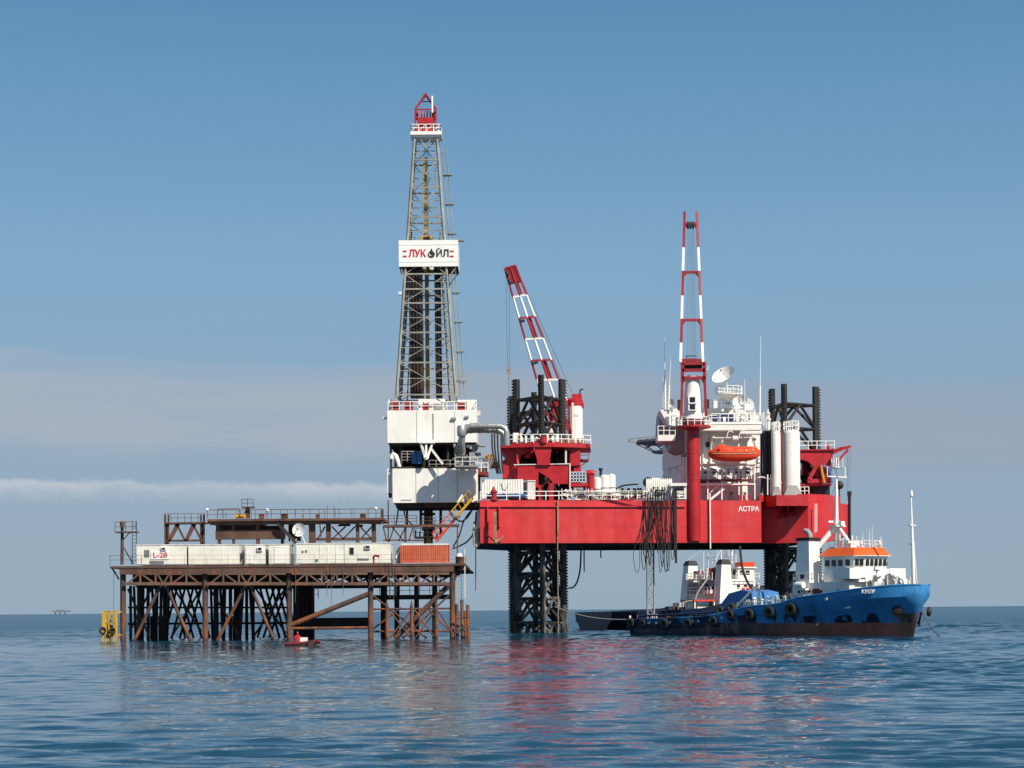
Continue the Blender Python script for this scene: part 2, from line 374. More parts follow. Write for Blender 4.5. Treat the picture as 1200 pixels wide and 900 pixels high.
# ------------------------------------------------------------------ the sea: one sheet out to the horizon
def build_sea():
    ys = [-120.0, -60.0, -20.0, 5.0, 20.0]
    y = 26.0
    while y < 2600: ys.append(y); y += max(0.10, y*0.0030)
    while y < 60000: ys.append(y); y *= 1.12
    ys = np.array(ys); nx = 860
    u = np.linspace(-1, 1, nx)
    half = np.maximum(60.0, 0.31*ys + 42.0) * np.where(ys > 2600, 1 + (ys-2600)/4000, 1)
    X = half[:, None]*u[None, :]; Y = np.repeat(ys[:, None], nx, 1)
    rng = np.random.RandomState(3); Z = np.zeros_like(X)
    fade = np.clip((2600 - Y)/1500, 0, 1)
    cell = np.maximum(half/nx*2, np.gradient(ys))[:, None]
    for i in range(120):
        L = 0.34 * (4.2/0.34)**rng.rand(); k = 2*math.pi/L
        a = R(262) + rng.randn()*0.42
        amp = 0.0072*L**0.82*(0.5 + rng.rand())*0.62
        keep = np.clip(L/(2.2*cell) - 0.6, 0, 1)
        Z += keep*amp*np.sin(k*(X*math.cos(a) + Y*math.sin(a)) + rng.rand()*6.283)
    sm = lambda a, b, v: (lambda t: t*t*(3-2*t))(np.clip((v-a)/(b-a), 0, 1))
    ruff = 0.42 + 0.62*sm(-9, 20, X + 0.06*Y - 13) + 0.95*sm(185, 320, Y)      # calmer water near the left, ruffled further out
    rng2 = np.random.RandomState(9)          # slicks and cat's paws: the chop comes and goes in long patches
    pat = sum(np.sin(2*math.pi*(X*math.cos(a_)/l_*0.5 + Y*math.sin(a_)/l_) + p_) for a_, l_, p_ in zip(R(90)+rng2.randn(9)*0.5, 14*(70/14)**rng2.rand(9), rng2.rand(9)*6.28))/3.0
    ruff = ruff*np.clip(1.0 + 0.30*pat, 0.45, 1.6)
    Z *= ruff*fade*np.clip((Y+20)/40, 0, 1)
    V = np.stack([X, Y, Z], -1).reshape(-1, 3); nr = len(ys)
    i = (np.arange(nr-1)[:, None]*nx + np.arange(nx-1)[None, :]).reshape(-1)
    Q = np.stack([i, i+1, i+nx+1, i+nx], -1)
    me = bpy.data.meshes.new('sea'); me.vertices.add(len(V)); me.vertices.foreach_set('co', V.ravel())
    me.loops.add(Q.size); me.loops.foreach_set('vertex_index', Q.ravel().astype(np.int32))
    me.polygons.add(len(Q)); me.polygons.foreach_set('loop_start', (np.arange(len(Q))*4).astype(np.int32))
    me.update(calc_edges=True); me.shade_smooth()
    o = bpy.data.objects.new('sea', me); COL.objects.link(o); o['kind'] = 'structure'
    m, t, b = nodes_of('sea_water'); g = G(t)
    b.inputs['Base Color'].default_value = (0.007, 0.045, 0.080, 1); b.inputs['IOR'].default_value = 1.333
    b.inputs['Specular IOR Level'].default_value = 0.5
    patch = g.noise((0.012, 0.03, 1), detail=4)          # cat's paws: ruffled and smoother water
    sy = t.nodes.new('ShaderNodeSeparateXYZ'); t.links.new(g.tc.outputs['Object'], sy.inputs[0])
    out = g.ramp(sy.outputs[1], 200, 480)                 # open water beyond the rigs carries a fresher breeze
    t.links.new(g.mul(g.ramp(patch, 0.35, 0.7, 0.015, 0.05), g.mul(out, 0.22), 'ADD'), b.inputs['Roughness'])
    n1 = g.noise((0.7, 1.9, 1), detail=4, rough=0.55); n2 = g.noise((2.4, 6.0, 1), detail=3, rough=0.5)
    h = g.mul(g.mul(n1, 0.5), g.mul(n2, 0.12), 'ADD')
    bp = t.nodes.new('ShaderNodeBump'); bp.inputs['Distance'].default_value = 0.30
    t.links.new(g.mul(g.ramp(patch, 0.3, 0.7, 0.16, 0.34), g.mul(out, 0.5), 'ADD'), bp.inputs['Strength'])
    t.links.new(h, bp.inputs['Height']); t.links.new(bp.outputs[0], b.inputs['Normal'])
    me.materials.append(m)
build_sea()
# ------------------------------------------------------------------ fixed wellhead platform, front row 240 m away
YP = 240.0; YB = 268.0
plat = T('fixed_platform', 'rusty brown fixed steel platform on many legs, carrying white cabins', 'platform', w(340, 752, YP+10))
wl_ = lambda px, Y: w(px, wz(-2.5, Y, px), Y)        # a point under water below a pixel column
def deckz(py, px=340, Y=YP): return w(px, py, Y).z
# deck: plating with a girder edge (left part 28 m deep, the right part runs further back under the derrick)
m = MB(); m.pb(129, 661.8, 545, 664.4, YP-0.6, 28.6); a = rc(340, 661.8, 545, 664.3, YP)
m.bx(a[0], a[1], YB, 292, a[2]+.02, a[3]-.02); m.build('deck_plating', M['brown_steel'], plat)
m = MB()
m.pb(140, 664.5, 532, 671.5, YP-.52, 0.5)
for Y in (YP+9, YP+18, YB-0.5): m.bx(rc(140,664,532,671,YP)[0], rc(140,664,532,671,YP)[1], Y, Y+.5, deckz(671.5), deckz(664.4))
for px in range(150, 532, 24):
    p = w(px, 668, YP); m.bx(p.x-.15, p.x+.15, YP+.5, YB-.5, deckz(670.5), deckz(664.5))
m.build('deck_beam', M['brown_steel'], plat)
# trusses under the deck edge
bays = [(143, 240), (240, 338.5), (338.5, 434), (434, 530)]
def truss(x0, x1, Y, name='truss_girder'):
    m = MB(); zt, zb = 672.2, 684.0; X = lambda f: x0+(x1-x0)*f
    m.beam(w(x0, zb, Y), w(x1, zb, Y), .28, .36); m.beam(w(x0, zt, Y), w(x1, zt, Y), .26, .26)
    for f in (.2, .4, .6, .8): m.beam(w(X(f), zb, Y), w(X(f), zt, Y), .2)
    for f0, f1, up in ((.03, .19, 1), (.21, .39, 0), (.42, .5, 0), (.5, .58, 1), (.61, .79, 1), (.81, .97, 0)):
        m.beam(w(X(f0), zb if up else zt, Y-.02), w(X(f1), zt if up else zb, Y-.02), .17)
    m.pb(X(.5)-3.5, 682.6, X(.5)+3.5, 686, Y-.2, .3)
    m.build(name, M['truss_steel'], plat)
for x0, x1 in bays: truss(x0+3.4, x1-3.4, YP-.38)
k = 0
for Y in (YP+9.3, YP+18.3, YB-.3):
    s_ = Y/YP
    for x0, x1 in bays[:3] if k else bays:
        m = MB(); q = [w(x0, 671.5, YP), w(x1, 671.5, YP)]; z0, z1 = deckz(685), deckz(671)
        for i in range(4):
            u0 = q[0].x+(q[1].x-q[0].x)*i/4; u1 = q[0].x+(q[1].x-q[0].x)*(i+1)/4
            A, B = ((z0, z1) if i % 2 else (z1, z0))
            m.beam((u0, Y, A), (u1, Y, B), .25); m.beam((u0, Y, z0), (u0, Y, z1), .22)
        m.beam((q[0].x, Y, z0), (q[1].x, Y, z0), .4); m.build('truss_girder', M['dark_steel'], plat)
    k += 1
for Y in (YP+5, YP+13.5, YP+23):            # plate girders inside the deck
    m = MB(); m.bx(rc(146,672,338,683,YP)[0], rc(146,672,338,683,YP)[1], Y, Y+.3, deckz(684), deckz(664.5)); m.build('girder', M['dark_steel'], plat)
    m = MB(); m.bx(rc(338.5,672,529,683,YP)[0], rc(338,672,529,683,YP)[1], Y, Y+.3, deckz(674.5), deckz(664.5)); m.build('girder', M['dark_steel'], plat)
# front legs
def leg(px, Y, r, top=664, mat='pile_rust', pxb=None, name='leg'):
    m = MB(); ax = w(px, top, Y if name != 'leg' else YP).x; bx_ = w(pxb or px, 748, Y if name != 'leg' else YP).x
    m.tube((bx_, Y, -3), (ax, Y, w(px, top, YP).z), r, 12); m.build(name, M[mat], plat)
for px in (143.5, 240, 338.5, 434, 530): leg(px, YP+.35, .34 if px < 400 else .33)
for Y in (YP+9, YB-.4):
    for px in (147, 240, 338.5): leg(px, Y, .32, mat='dark_steel')
for px in (441, 504, 526): leg(px, YP+14, .42 if px < 500 else .34, mat='dark_steel')
leg(471, YB+8, .34, mat='dark_steel'); leg(441, YB+14, .36, mat='dark_steel')
# inclined front braces
def brace(p, q, r, Y=YP+.35, mat='pile_rust', Y2=None, name='brace'):
    m = MB(); a = w(p[0], p[1], Y); b2 = w(q[0], q[1], Y)
    if Y2: b2 = Vector((b2.x, Y2, b2.z))
    m.tube(a, b2, r, 10); m.build(name, M[mat], plat)
brace((189, 684), (155, 756), .2); brace((193, 684), (226, 756), .2)
brace((289, 684), (252, 756), .2); brace((292, 684), (324, 756), .2)
brace((341, 732.5), (432, 696), .30); brace((341, 736.5), (432, 735.5), .17); brace((463, 748), (528, 684), .30)
brace((434, 714), (530, 713), .12); brace((434, 740), (530, 739.5), .12)
brace((436, 697), (500, 748), .10); brace((472, 748), (528, 696), .10); brace((436, 738), (470, 712), .1); brace((500, 712), (530, 742), .1)
# the forest of piles under the left half, the well conductors, raked both ways
for px, pxb in ((153, 153), (157, 160), (163, 164), (167.5, 166), (173.5, 173.5), (178, 184), (184, 181), (189, 187), (193, 193), (198, 194)):
    leg(px, YP+random.uniform(12, 27), random.uniform(.17, .27), 684, 'dark_steel', pxb, 'pile')
for i in range(4):
    leg(208+i*9.5, YP+22+i*.6, .15, 684, 'dark_steel', 208+i*9.5-24, 'pile'); leg(200+i*9.5, YP+25+i*.5, .15, 684, 'dark_steel', 200+i*9.5+25, 'pile')
for px, pxb in ((247, 250), (254, 254), (258, 263), (263, 261), (270, 270), (276, 274), (281, 280), (285, 279), (289, 289), (293, 299), (297, 296)):
    leg(px, YP+random.uniform(10, 26), random.uniform(.17, .27), 684, 'dark_steel', pxb, 'pile')
for i in range(5):
    leg(304+i*7.0, YP+20+i*.8, .16, 684, 'dark_steel', 304+i*7.0+24, 'pile')
for i in range(3): leg(322+i*7, YP+26, .15, 684, 'dark_steel', 322+i*7-30, 'pile')
for i in range(7): leg(347+(i % 4)*5.3, YB-14+i*2.2, .40, 672, 'dark_steel', 347+(i % 4)*5.3+random.uniform(-1, 1), 'conductor')
brace((150, 731), (338, 730), .14, YP+18, 'dark_steel'); brace((150, 712), (338, 712), .12, YB-.4, 'dark_steel')
for px, wd in ((180, 8), (190, 9), (276, 7)): m = MB(); m.pb(px-wd/2, 722, px+wd/2, 752, YP+13, .6); m.build('fender_panel', M['dark_steel'], plat)
for a, b2, yy in (((150, 690), (176, 748), 6), ((238, 686), (200, 748), 9), ((203, 688), (236, 740), 12), ((246, 690), (282, 748), 8), ((334, 690), (296, 748), 10), ((300, 690), (335, 742), 13), ((178, 688), (152, 740), 14)): brace(a, b2, .13, YP+yy)
# low boat beam and mid walkway at the right half
m = MB(); m.pb(345, 724, 436, 734.5, YP+12, 1.6); m.build('fender_beam', M['dark_steel'], plat)
m = MB(); m.pb(437, 697, 527, 702.5, YP+14, 1.2); m.build('walkway', M['dark_steel'], plat)
m = MB(); m.rail([w(445, 697, YP+14), w(527, 696.5, YP+14)], 1.05, 1.3, .04); m.build('walkway_railing', M['wire'], plat)
for px in (454, 483, 511.5): 
    m = MB(); a = w(px, 710, YP); m.tube((a.x, YP-1.2, -3), (a.x, YP-1.2, a.z), .20, 10); m.lathe([(.20, 0), (.02, .7)], (a.x, YP-1.2, a.z-.01), n=10); m.build('fender_pile', M['pile_rust'], plat)
for px, t_ in ((535, 708), (541, 703), (548, 709), (545, 716)):
    m = MB(); a = w(px, t_, YP); m.tube((a.x+.1, YP-.5, -3), (a.x, YP+1, a.z), .2, 10); m.build('fender_pile', M['pile_rust'], plat)
brace((533, 724), (549, 723), .1, YP-.6); brace((535, 730), (548, 742), .09, YP-.6); brace((548, 730), (535, 742), .09, YP-.6)
for a, b2 in (((457, 748), (482, 715)), ((456, 715), (481, 747)), ((486, 715), (509, 747)), ((487, 747), (510, 716)), ((514, 716), (530, 742))): brace(a, b2, .09, YP-1.1)
m = MB(); m.ladder(w(537.5, 672, YP+1.2), w(537.5, 710, YP+1.2), .75, .42, .06); m.build('ladder', M['galv'], plat)
m = MB(); m.rail([w(129, 661.8, YP-.5), w(166, 661.6, YP-.5)], 1.1, 1.2, .03); m.rail([w(166, 661.6, YP-.45), w(545, 660.9, YP-.45)], 1.1, 2.6, .016); m.build('deck_railing', M['brown_steel'], plat)
m = MB()
for px, b0 in ((346, 706), (383, 700), (388, 712), (402, 698), (457, 700), (461, 705), (464, 698), (133, 714)):
    m.path([w(px, 664, YP-.7), w(px+.5, (664+b0)/2, YP-.7), w(px, b0, YP-.7)], .03, 5)
m.build('hanging_rope', M['wire'], plat)
m = MB(); m.beam(w(130, 664, YP), w(139.5, 679, YP), .16); m.beam(w(131, 664, YP+6), w(139.5, 679, YP+6), .16); m.pb(128.5, 664.3, 141, 665.5, YP-.5, 8); m.build('bracket', M['brown_steel'], plat)
m = MB()
for dx in (0, 22): m.path([w(338+i*.5+dx*.2, 686+i*2.0, YB+dx*.3) for i in range(3)], .05, 5)
m.ladder(w(370, 672, YP+5), w(370, 701, YP+5), .6, .45, .05); m.build('ladder', M['wire'], plat)

# lookout mast at the left end
lm = T('lookout_mast', 'brown steel post with a small railed lookout at the left platform edge', 'mast', w(143, 661.5, YP+4))
m = MB(); m.tube(w(143, 661.7, YP+4), w(143.3, 612, YP+4), .19, 10); m.lathe([(.26, 0), (.26, .3), (.3, .32), (.3, .6), (.12, .75)], w(143.3, 618, YP+4), n=12); m.build('post', M['brown_steel'], lm)
m = MB(); m.pb(134.5, 622.8, 160, 624.2, YP+3.2, 1.7); m.build('platform_floor', M['brown_steel'], lm)
m = MB(); m.rail([w(134.8, 623, YP+3.2), w(159.6, 622.8, YP+3.2), w(159.6, 622.8, YP+4.8), w(134.8, 623, YP+4.8), w(134.8, 623, YP+3.2)], 1.15, 1.2, .04); m.build('railing', M['brown_steel'], lm)
m = MB(); m.beam(w(144, 633, YP+4), w(152, 624, YP+4), .1); m.beam(w(144, 640, YP+4), w(156, 661, YP+4), .13); m.build('brace', M['brown_steel'], lm)
m = MB(); m.ladder(w(157.5, 661.5, YP+3), w(157.5, 610.5, YP+3), .5, .4, .05); m.build('ladder', M['brown_steel'], lm)

# white cabins on the deck edge
GC = 'white cabins in a row along the platform deck'
def cabin(x0, y0, x1, y1, label, dep=5.0, Y=YP+.9, win=(), vent=(), door=(), ac=(), seams=()):
    c = T('cabin', label, 'cabin', w((x0+x1)/2, y1, Y+dep/2), GC)
    m = MB(); m.pb(x0, y0+.6, x1, y1, Y, dep)
    for sx in seams: m.pb(sx-.35, y0+1, sx+.35, y1-.4, Y-.035, .04)
    m.build('wall', M['cabin_white'], c)
    m = MB(); m.pb(x0-.4, y0-.2, x1+.4, y0+.75, Y-.06, dep+.12); m.build('roof', M['white_worn'], c)
    m = MB(); m.pb(x0+.3, y1-.9, x1-.3, y1+.3, Y-.05, .1); m.build('skid', M['grey_paint'], c)
    for a, b2, d, e in win:
        m = MB(); m.pb(a, b2, d, e, Y-.05, .06); f = m.build('window', M['white_worn'], c)
        m = MB(); m.pb(a+.6, b2+.6, d-.6, e-.6, Y-.065, .02); m.build('pane', M['glass'], f)
    for a, b2, d, e in vent:
        m = MB(); m.pb(a, b2, d, e, Y-.06, .07)
        n = max(3, int((e-b2)/1.1))
        for i in range(n): yy = b2+(e-b2)*(i+.5)/n; m.beam(w(a+.3, yy, Y-.09), w(d-.3, yy, Y-.09), .03, .05)
        m.build('vent', M['grey_paint'], c)
    for a, b2, d, e in door:
        m = MB(); m.pb(a, b2, d, e, Y-.05, .06); f = m.build('door', M['white'], c)
        m = MB(); m.pb(d-1.2, (b2+e)/2, d-.7, (b2+e)/2+.9, Y-.09, .05); m.build('handle', M['grey_paint'], f)
        m = MB()
        for q in ((a-.4, b2-.4, a, e), (d, b2-.4, d+.4, e), (a-.4, b2-.5, d+.4, b2-.05)): m.pb(*q, Y-.07, .08)
        m.build('frame', M['white_worn'], f)
    for a, b2, d, e in ac:
        m = MB(); m.pb(a, b2, d, e, Y-.22, .24); q = m.build('air_conditioner', M['white_worn'], c)
        m = MB(); m.pb(a+1, b2+.8, d-1, e-.8, Y-.24, .03); m.build('grille', M['black'], q)
    return c
cA = cabin(160, 638.2, 218.6, 661.7, 'white cabin with the painted L-28 board, at the left end of the deck row', vent=((169, 644.3, 175, 652.5), (175.5, 657, 192, 661)), ac=((188.5, 641.2, 194.5, 645.0),))
m = MB(); m.pb(176.8, 646, 198.2, 655.4, YP+.9-.08, .085); sb = m.build('sign_board', M['sign_white'], cA)
letters('lettering', 'L-28', .86, M['sign_red'], sb, w(187.6, 650.7, YP+.9-.1), .012, .012, None, 1.1)
cabin(220.8, 638, 280, 661.5, 'plain white cabin without openings, second from left in the deck row', seams=(240.3, 260.5))
cabin(287, 638, 310.8, 661.2, 'narrow white cabin with one door and an air conditioner, beside the dark gap', door=((288.8, 642, 298, 661),), ac=((301.3, 641, 307.3, 645.8),))
cabin(315, 637.6, 339.6, 661, 'narrow white cabin with a wide flat door, under the white dish', door=((322, 641.5, 335.5, 660.6),))
cabin(347.4, 636.6, 403, 660.5, 'long white cabin with two small vents, right of the white dish', vent=((353.6, 645, 356, 647.2), (357.6, 644.5, 360, 646.8), (369.5, 654.8, 373, 657.8)), seams=(375, 384, 394))
cabin(403.6, 636.2, 457.6, 660.2, 'long white cabin with a grey window, beside the orange container', win=((409, 641, 415.2, 650.2),), vent=((419, 654.2, 432.5, 655.8),), ac=((427.5, 638.8, 434, 643.2),), seams=(447,))
m = MB(); m.pb(281.2, 641, 286.2, 661, YP+3, .3); m.ppoly([(281, 661.2), (286.4, 648), (286.4, 661.2)], YP+1.4, .4)
tag(m.build('steel_plate', M['grey_paint'], at=w(284, 661, YP+2)), 'grey leaning steel plate in the gap between two white cabins', 'plate')
m = MB(); m.tube(w(340.8, 661, YP+.8), w(340.8, 631, YP+.8), .06, 8); m.tube(w(343.5, 661, YP+1.2), w(343.5, 635, YP+1.2), .05, 8)
m.bx(*[f for f in (w(340.2,0,YP).x, w(341.6,0,YP).x, YP+.6, YP+1.0)], w(341, 634, YP).z, w(341, 631, YP).z)
tag(m.build('vent_pipe', M['galv'], at=w(341, 661, YP+.8)), 'thin grey vent pipes standing below the white satellite dish', 'pipe')

# fire monitor, orange container, drum
fm = T('fire_monitor', 'red fire monitor on the deck edge before the long white cabin', 'fire monitor', w(438, 661, YP-.1))
m = MB(); m.tube(w(438, 661.5, YP-.1), w(438, 655, YP-.1), .09, 10); m.lathe([(.2, 0), (.2, .08)], w(438, 661.2, YP-.1), n=10); m.build('stand', M['deck_red'], fm)
m = MB(); m.path([w(438, 655.5, YP-.1), w(437.6, 652.8, YP-.2), w(439.3, 651, YP-.3), w(442.3, 651.6, YP-.5)], .13, 8); m.lathe([(.13, 0), (.2, .25)], w(442.0, 651.5, YP-.5), (1, 0, -.15), 10); m.build('nozzle', M['deck_red'], fm)
oc = T('shipping_container', 'orange corrugated steel container on the right end of the platform deck', 'container', w(498, 660, YP+2.3))
Y0 = YP+1.2
m = MB(); a = rc(469.5, 638, 527, 659.3, Y0); n = 46
for i in range(n):
    x0 = a[0]+(a[1]-a[0])*i/n; x1 = a[0]+(a[1]-a[0])*(i+1)/n; o_ = .0 if i % 2 else .07
    m.bx(x0, x1, Y0+o_, Y0+.4, a[2]+.1, a[3]-.1)
m.bx(a[0]+.05, a[1]-.05, Y0+.4, Y0+2.35, a[2]+.1, a[3]-.08); m.build('wall', M['orange_box'], oc)
m = MB(); m.bx(a[0], a[1], Y0-.02, Y0+2.42, a[3]-.09, a[3]+.06); m.pb(470.5, 636.7, 496, 637.9, Y0-.01, 2.2); m.pb(498, 636.9, 524, 638, Y0-.01, 2.2); m.build('roof', M['white_worn'], oc)
m = MB()
for x in (a[0]-.02, a[1]-.1): m.bx(x, x+.12, Y0-.03, Y0+.14, a[2], a[3]+.0)
m.bx(a[0], a[1], Y0-.025, Y0+.12, a[2]-.02, a[2]+.12); m.bx(a[0]-.02, a[0]+.1, Y0+2.3, Y0+2.44, a[2], a[3]); m.build('frame', M['orange_box'], oc)
m = MB(); m.pb(462.5, 641, 469, 660, Y0+.6, 1.5); o_ = m.build('end_door', M['grey_paint'], oc)
m = MB(); m.ppoly([(463.5, 653), (469, 640.5), (469, 646), (465, 655)], Y0+.5, .08); m.build('placard', M['white'], o_)
m = MB(); m.lathe([(.05, 0), (.64, .04), (.64, .2), (.61, .25), (.61, 1.45), (.64, 1.5), (.64, 1.62), (.1, 1.66)], w(540, 668.5, YP+1.0), (0, 0, 1), 22)
dr = tag(m.build('storage_drum', M['brown_steel'], at=w(540, 668.5, YP+1.0)), 'rusty round drum overhanging the right end of the platform', 'drum')
m = MB(); m.lathe([(.42, 0), (.40, .22), (.28, .42), (.05, .52)], w(538.5, 653.2, YP+1.0), n=16); m.lathe([(.45, -.08), (.45, 0)], w(538.5, 653.2, YP+1.0), n=16)
tag(m.build('vent_cowl', M['white'], at=w(538.5, 653.2, YP+1.0)), 'small white domed cowl on top of the rusty drum', 'vent cowl')
m = MB(); m.tube(w(544.8, 702, YP+.6), w(544.6, 643, YP+.6), .06, 8)
tag(m.build('pole', M['white_worn'], at=w(544.8, 702, YP+.6)), 'thin white pole at the right edge of the brown platform', 'pole')

# satellite dish
def dish(name, label, px, py, Y, rad, aim, base, mat='dish_white', group=None, depth=.22):
    d = T(name, label, 'satellite dish', base, group); c = w(px, py, Y); ax = Vector(aim).normalized()
    m = MB(); prof = []
    for i in range(9): r_ = rad*i/8; prof.append((r_, depth*rad*(i/8)**2*1.6))
    back = [(r_*.99, h-.05) for r_, h in prof[::-1]]
    m.lathe(prof + back, c - ax*depth*rad, ax, 28, cap=False); m.build('reflector', M[mat], d)
    m = MB(); tip = c + ax*rad*.62
    u = ax.orthogonal().normalized(); v = ax.cross(u)
    for k in range(3): m.beam(c + (u*math.cos(k*2.094)+v*math.sin(k*2.094))*rad*.85, tip, .035)
    m.lathe([(.09, -.12), (.12, .1)], tip, ax, 10); m.build('feed_horn', M['grey_paint'], d)
    m = MB(); m.tube(base, c - ax*depth*rad*1.3, max(.07, rad*.07), 10); m.lathe([(rad*.16, 0), (rad*.16, .1)], base, n=12); m.build('stand', M['white_worn'], d)
    return d
dish('satellite_dish', 'white round satellite dish on a post above the platform cabins', 350.5, 621, YP+2, .80, (-.25, -1, .12), w(357.5, 636.5, YP+2.6))

# truss trestle behind the cabins
tr = T('pipe_trestle', 'dark brown W-braced steel trestle standing behind the white cabins', 'trestle', w(216, 661.5, YP+12))
for Y in (YP+11, YP+13):
    for a, b2 in ((192.6, 198.5), (234.5, 240)):
        m = MB(); m.beam(w(a+1, 661, Y), w(a+1, 603, Y), .2); m.beam(w(b2-1, 661, Y), w(b2-1, 603, Y), .2); m.pb(a, 612, b2, 640, Y+.4, .1); m.build('post', M['brown_steel'], tr)
    m = MB()
    for p, q in (((197, 634), (207, 614)), ((207, 614), (217, 634)), ((217, 634), (226, 614)), ((226, 614), (236, 633)), ((193, 613.5), (240, 612.6)), ((193, 633.8), (240, 633.2)), ((199, 634), (210, 614)), ((219, 634), (229, 614))):
        m.beam(w(*p, Y), w(*q, Y), .24)
    m.build('brace', M['brown_steel'], tr)
m = MB(); m.pb(192.4, 612, 240.4, 613.5, YP+10.6, 2.8); m.build('walkway', M['brown_steel'], tr)
m = MB(); m.rail([w(192.6, 612, YP+10.7), w(240, 611.7, YP+10.7), w(240, 611.7, YP+13.3), w(192.6, 612, YP+13.3), w(192.6, 612, YP+10.7)], 1.05, .8, .035); m.build('railing', M['brown_steel'], tr)

# raised pipe deck
YD = YP+10
rd = T('raised_deck', 'long brown raised steel deck with railings above the white cabins', 'raised deck', w(345, 661.5, YD+5))
m = MB(); m.pb(243, 607.6, 449, 610.2, YD-.4, 10.5); m.pb(246, 610.2, 449, 614.5, YD, .4); m.pb(243, 610.5, 300, 613, YD+.5, 9); m.build('deck_plating', M['brown_steel'], rd)
m = MB(); m.pb(252.5, 621.2, 334, 632, YD+.6, .6); m.pb(253, 616, 331, 621, YD+2, .5); m.pb(338, 613, 352, 634, YD+4, .5); m.build('girder', M['brown_steel'], rd)
for a, b2 in ((255, 258.5), (272, 275), (300, 304), (329, 332.5), (362, 369.5), (382, 387.6), (417, 421), (435.5, 440.5)):
    m = MB(); m.pb(a, 613, b2, 662, YD+.7, .5); m.build('post', M['brown_steel'], rd)
m = MB()
for p, q in (((372, 632), (381, 617)), ((389, 617), (403, 632)), ((402, 632), (416, 617)), ((405, 617), (389, 632)), ((422, 617), (436, 632)), ((436, 617), (424, 630)), ((362, 631.2), (441, 630.6)), ((362, 633), (441, 632.5))):
    m.beam(w(*p, YD+.8), w(*q, YD+.8), .18)
m.build('brace', M['brown_steel'], rd)
m = MB()
A, B = w(325, 613, YD-.2), w(346, 636, YD-.2); m.beam(A, B, .16, .35); m.beam(A+Vector((0, 1, 0)), B+Vector((0, 1, 0)), .16, .35)
for i in range(12): p = A.lerp(B, (i+.5)/12); m.bx(p.x-.12, p.x+.12, p.y, p.y+1, p.z-.03, p.z+.03)
m.build('stairs', M['dark_steel'], rd)
m = MB(); m.rail([w(243, 607.6, YD-.3), w(449, 606.2, YD-.3)], 1.05, 1.9, .035); m.rail([w(243, 607.6, YD+9), w(449, 606.2, YD+9)], 1.05, 1.9, .03); m.rail([w(449, 606.2, YD-.3), w(449, 606.2, YD+9)], 1.05, 1.5, .035)
for px, t_ in ((346.3, 596), (383.5, 592), (391.3, 592.5)): m.beam(w(px, 607, YD+2), w(px, t_, YD+2), .06)
m.pb(446, 597, 449.4, 607, YD-.3, .1); m.build('railing', M['brown_steel'], rd)
m = MB(); m.beam(w(255, 607, YD+1), w(255, 596.5, YD+1), .09); m.beam(w(255, 596.5, YD+1), w(280, 596, YD+1), .09); m.beam(w(280, 596, YD+1), w(283, 604, YD+1), .09); m.beam(w(265, 607, YD+1), w(265, 600, YD+1), .07)
tag(m.build('pipe_gallows', M['brown_steel'], at=w(265, 607, YD+1)), 'thin bent pipe gallows standing on the raised brown deck', 'gallows')
cn = T('crow_nest', 'brown post with a railed basket on top of the raised deck', 'lookout', w(290, 607.3, YD+3))
m = MB(); m.pb(287.6, 594, 292.6, 607.4, YD+3, .5); m.beam(w(283, 607, YD+2.5), w(289, 597, YD+3), .12); m.build('post', M['brown_steel'], cn)
m = MB(); m.pb(283, 593.6, 297, 595, YD+2.4, 1.6); m.build('basket_floor', M['brown_steel'], cn)
m = MB(); m.rail([w(283.4, 594, YD+2.5), w(296.6, 594, YD+2.5), w(296.6, 594, YD+3.9), w(283.4, 594, YD+3.9), w(283.4, 594, YD+2.5)], .95, .75, .045); m.build('railing', M['brown_steel'], cn)
wn_ = T('winch', 'small yellow and orange winch beside the basket post on the raised deck', 'winch', w(281, 607.3, YD+1.5))
m = MB(); m.tube(w(276.5, 605, YD+1.5), w(286, 604.8, YD+1.5), .28, 14); m.build('drum', M['yellow'], wn_)
m = MB(); m.pb(275, 602.6, 276.8, 607.4, YD+1.2, .9); m.pb(285.6, 602.5, 287.2, 607.3, YD+1.2, .9); m.build('side_plate', M['orange_light'], wn_)
rr = random.Random(13)
for k in range(18):                         # pipes and hangers below the raised deck
    m = MB(); px = rr.uniform(250, 445); Y = YD+rr.uniform(1, 8); y0 = rr.uniform(612, 618); L = rr.uniform(6, 26)
    if k % 3: m.tube(w(px, y0, Y), w(min(px+L, 447), y0-.2, Y), rr.uniform(.07, .16), 6)
    else: m.beam(w(px, 612, Y), w(px+rr.uniform(-2, 2), 612+rr.uniform(6, 20), Y), rr.uniform(.1, .2))
    m.build('pipe' if k % 3 else 'hanger', M['brown_steel'], rd)
for px, y0, wd, mt, lab in ((306, 603, 5, 'brown_steel', 'small brown box on the raised deck right of the second globe lamp'), (333, 602.5, 7, 'dark_steel', 'dark box on the raised deck above the stairs'), (372, 603.2, 4, 'brown_steel', 'small brown box on the raised deck behind the railing, left of two thin masts'), (425, 602.6, 6, 'dark_steel', 'dark box on the raised deck near its right end')):
    c_ = T('deck_box', lab, 'box', w(px, 607.5, YD+4), 'boxes on the raised deck'); m = MB(); m.pb(px-wd/2, y0, px+wd/2, 607.6, YD+3.5, 1); m.build('body', M[mt], c_); m = MB(); m.pb(px-wd/2-.3, y0-.5, px+wd/2+.3, y0, YD+3.4, 1.2); m.build('lid', M['brown_steel'], c_)
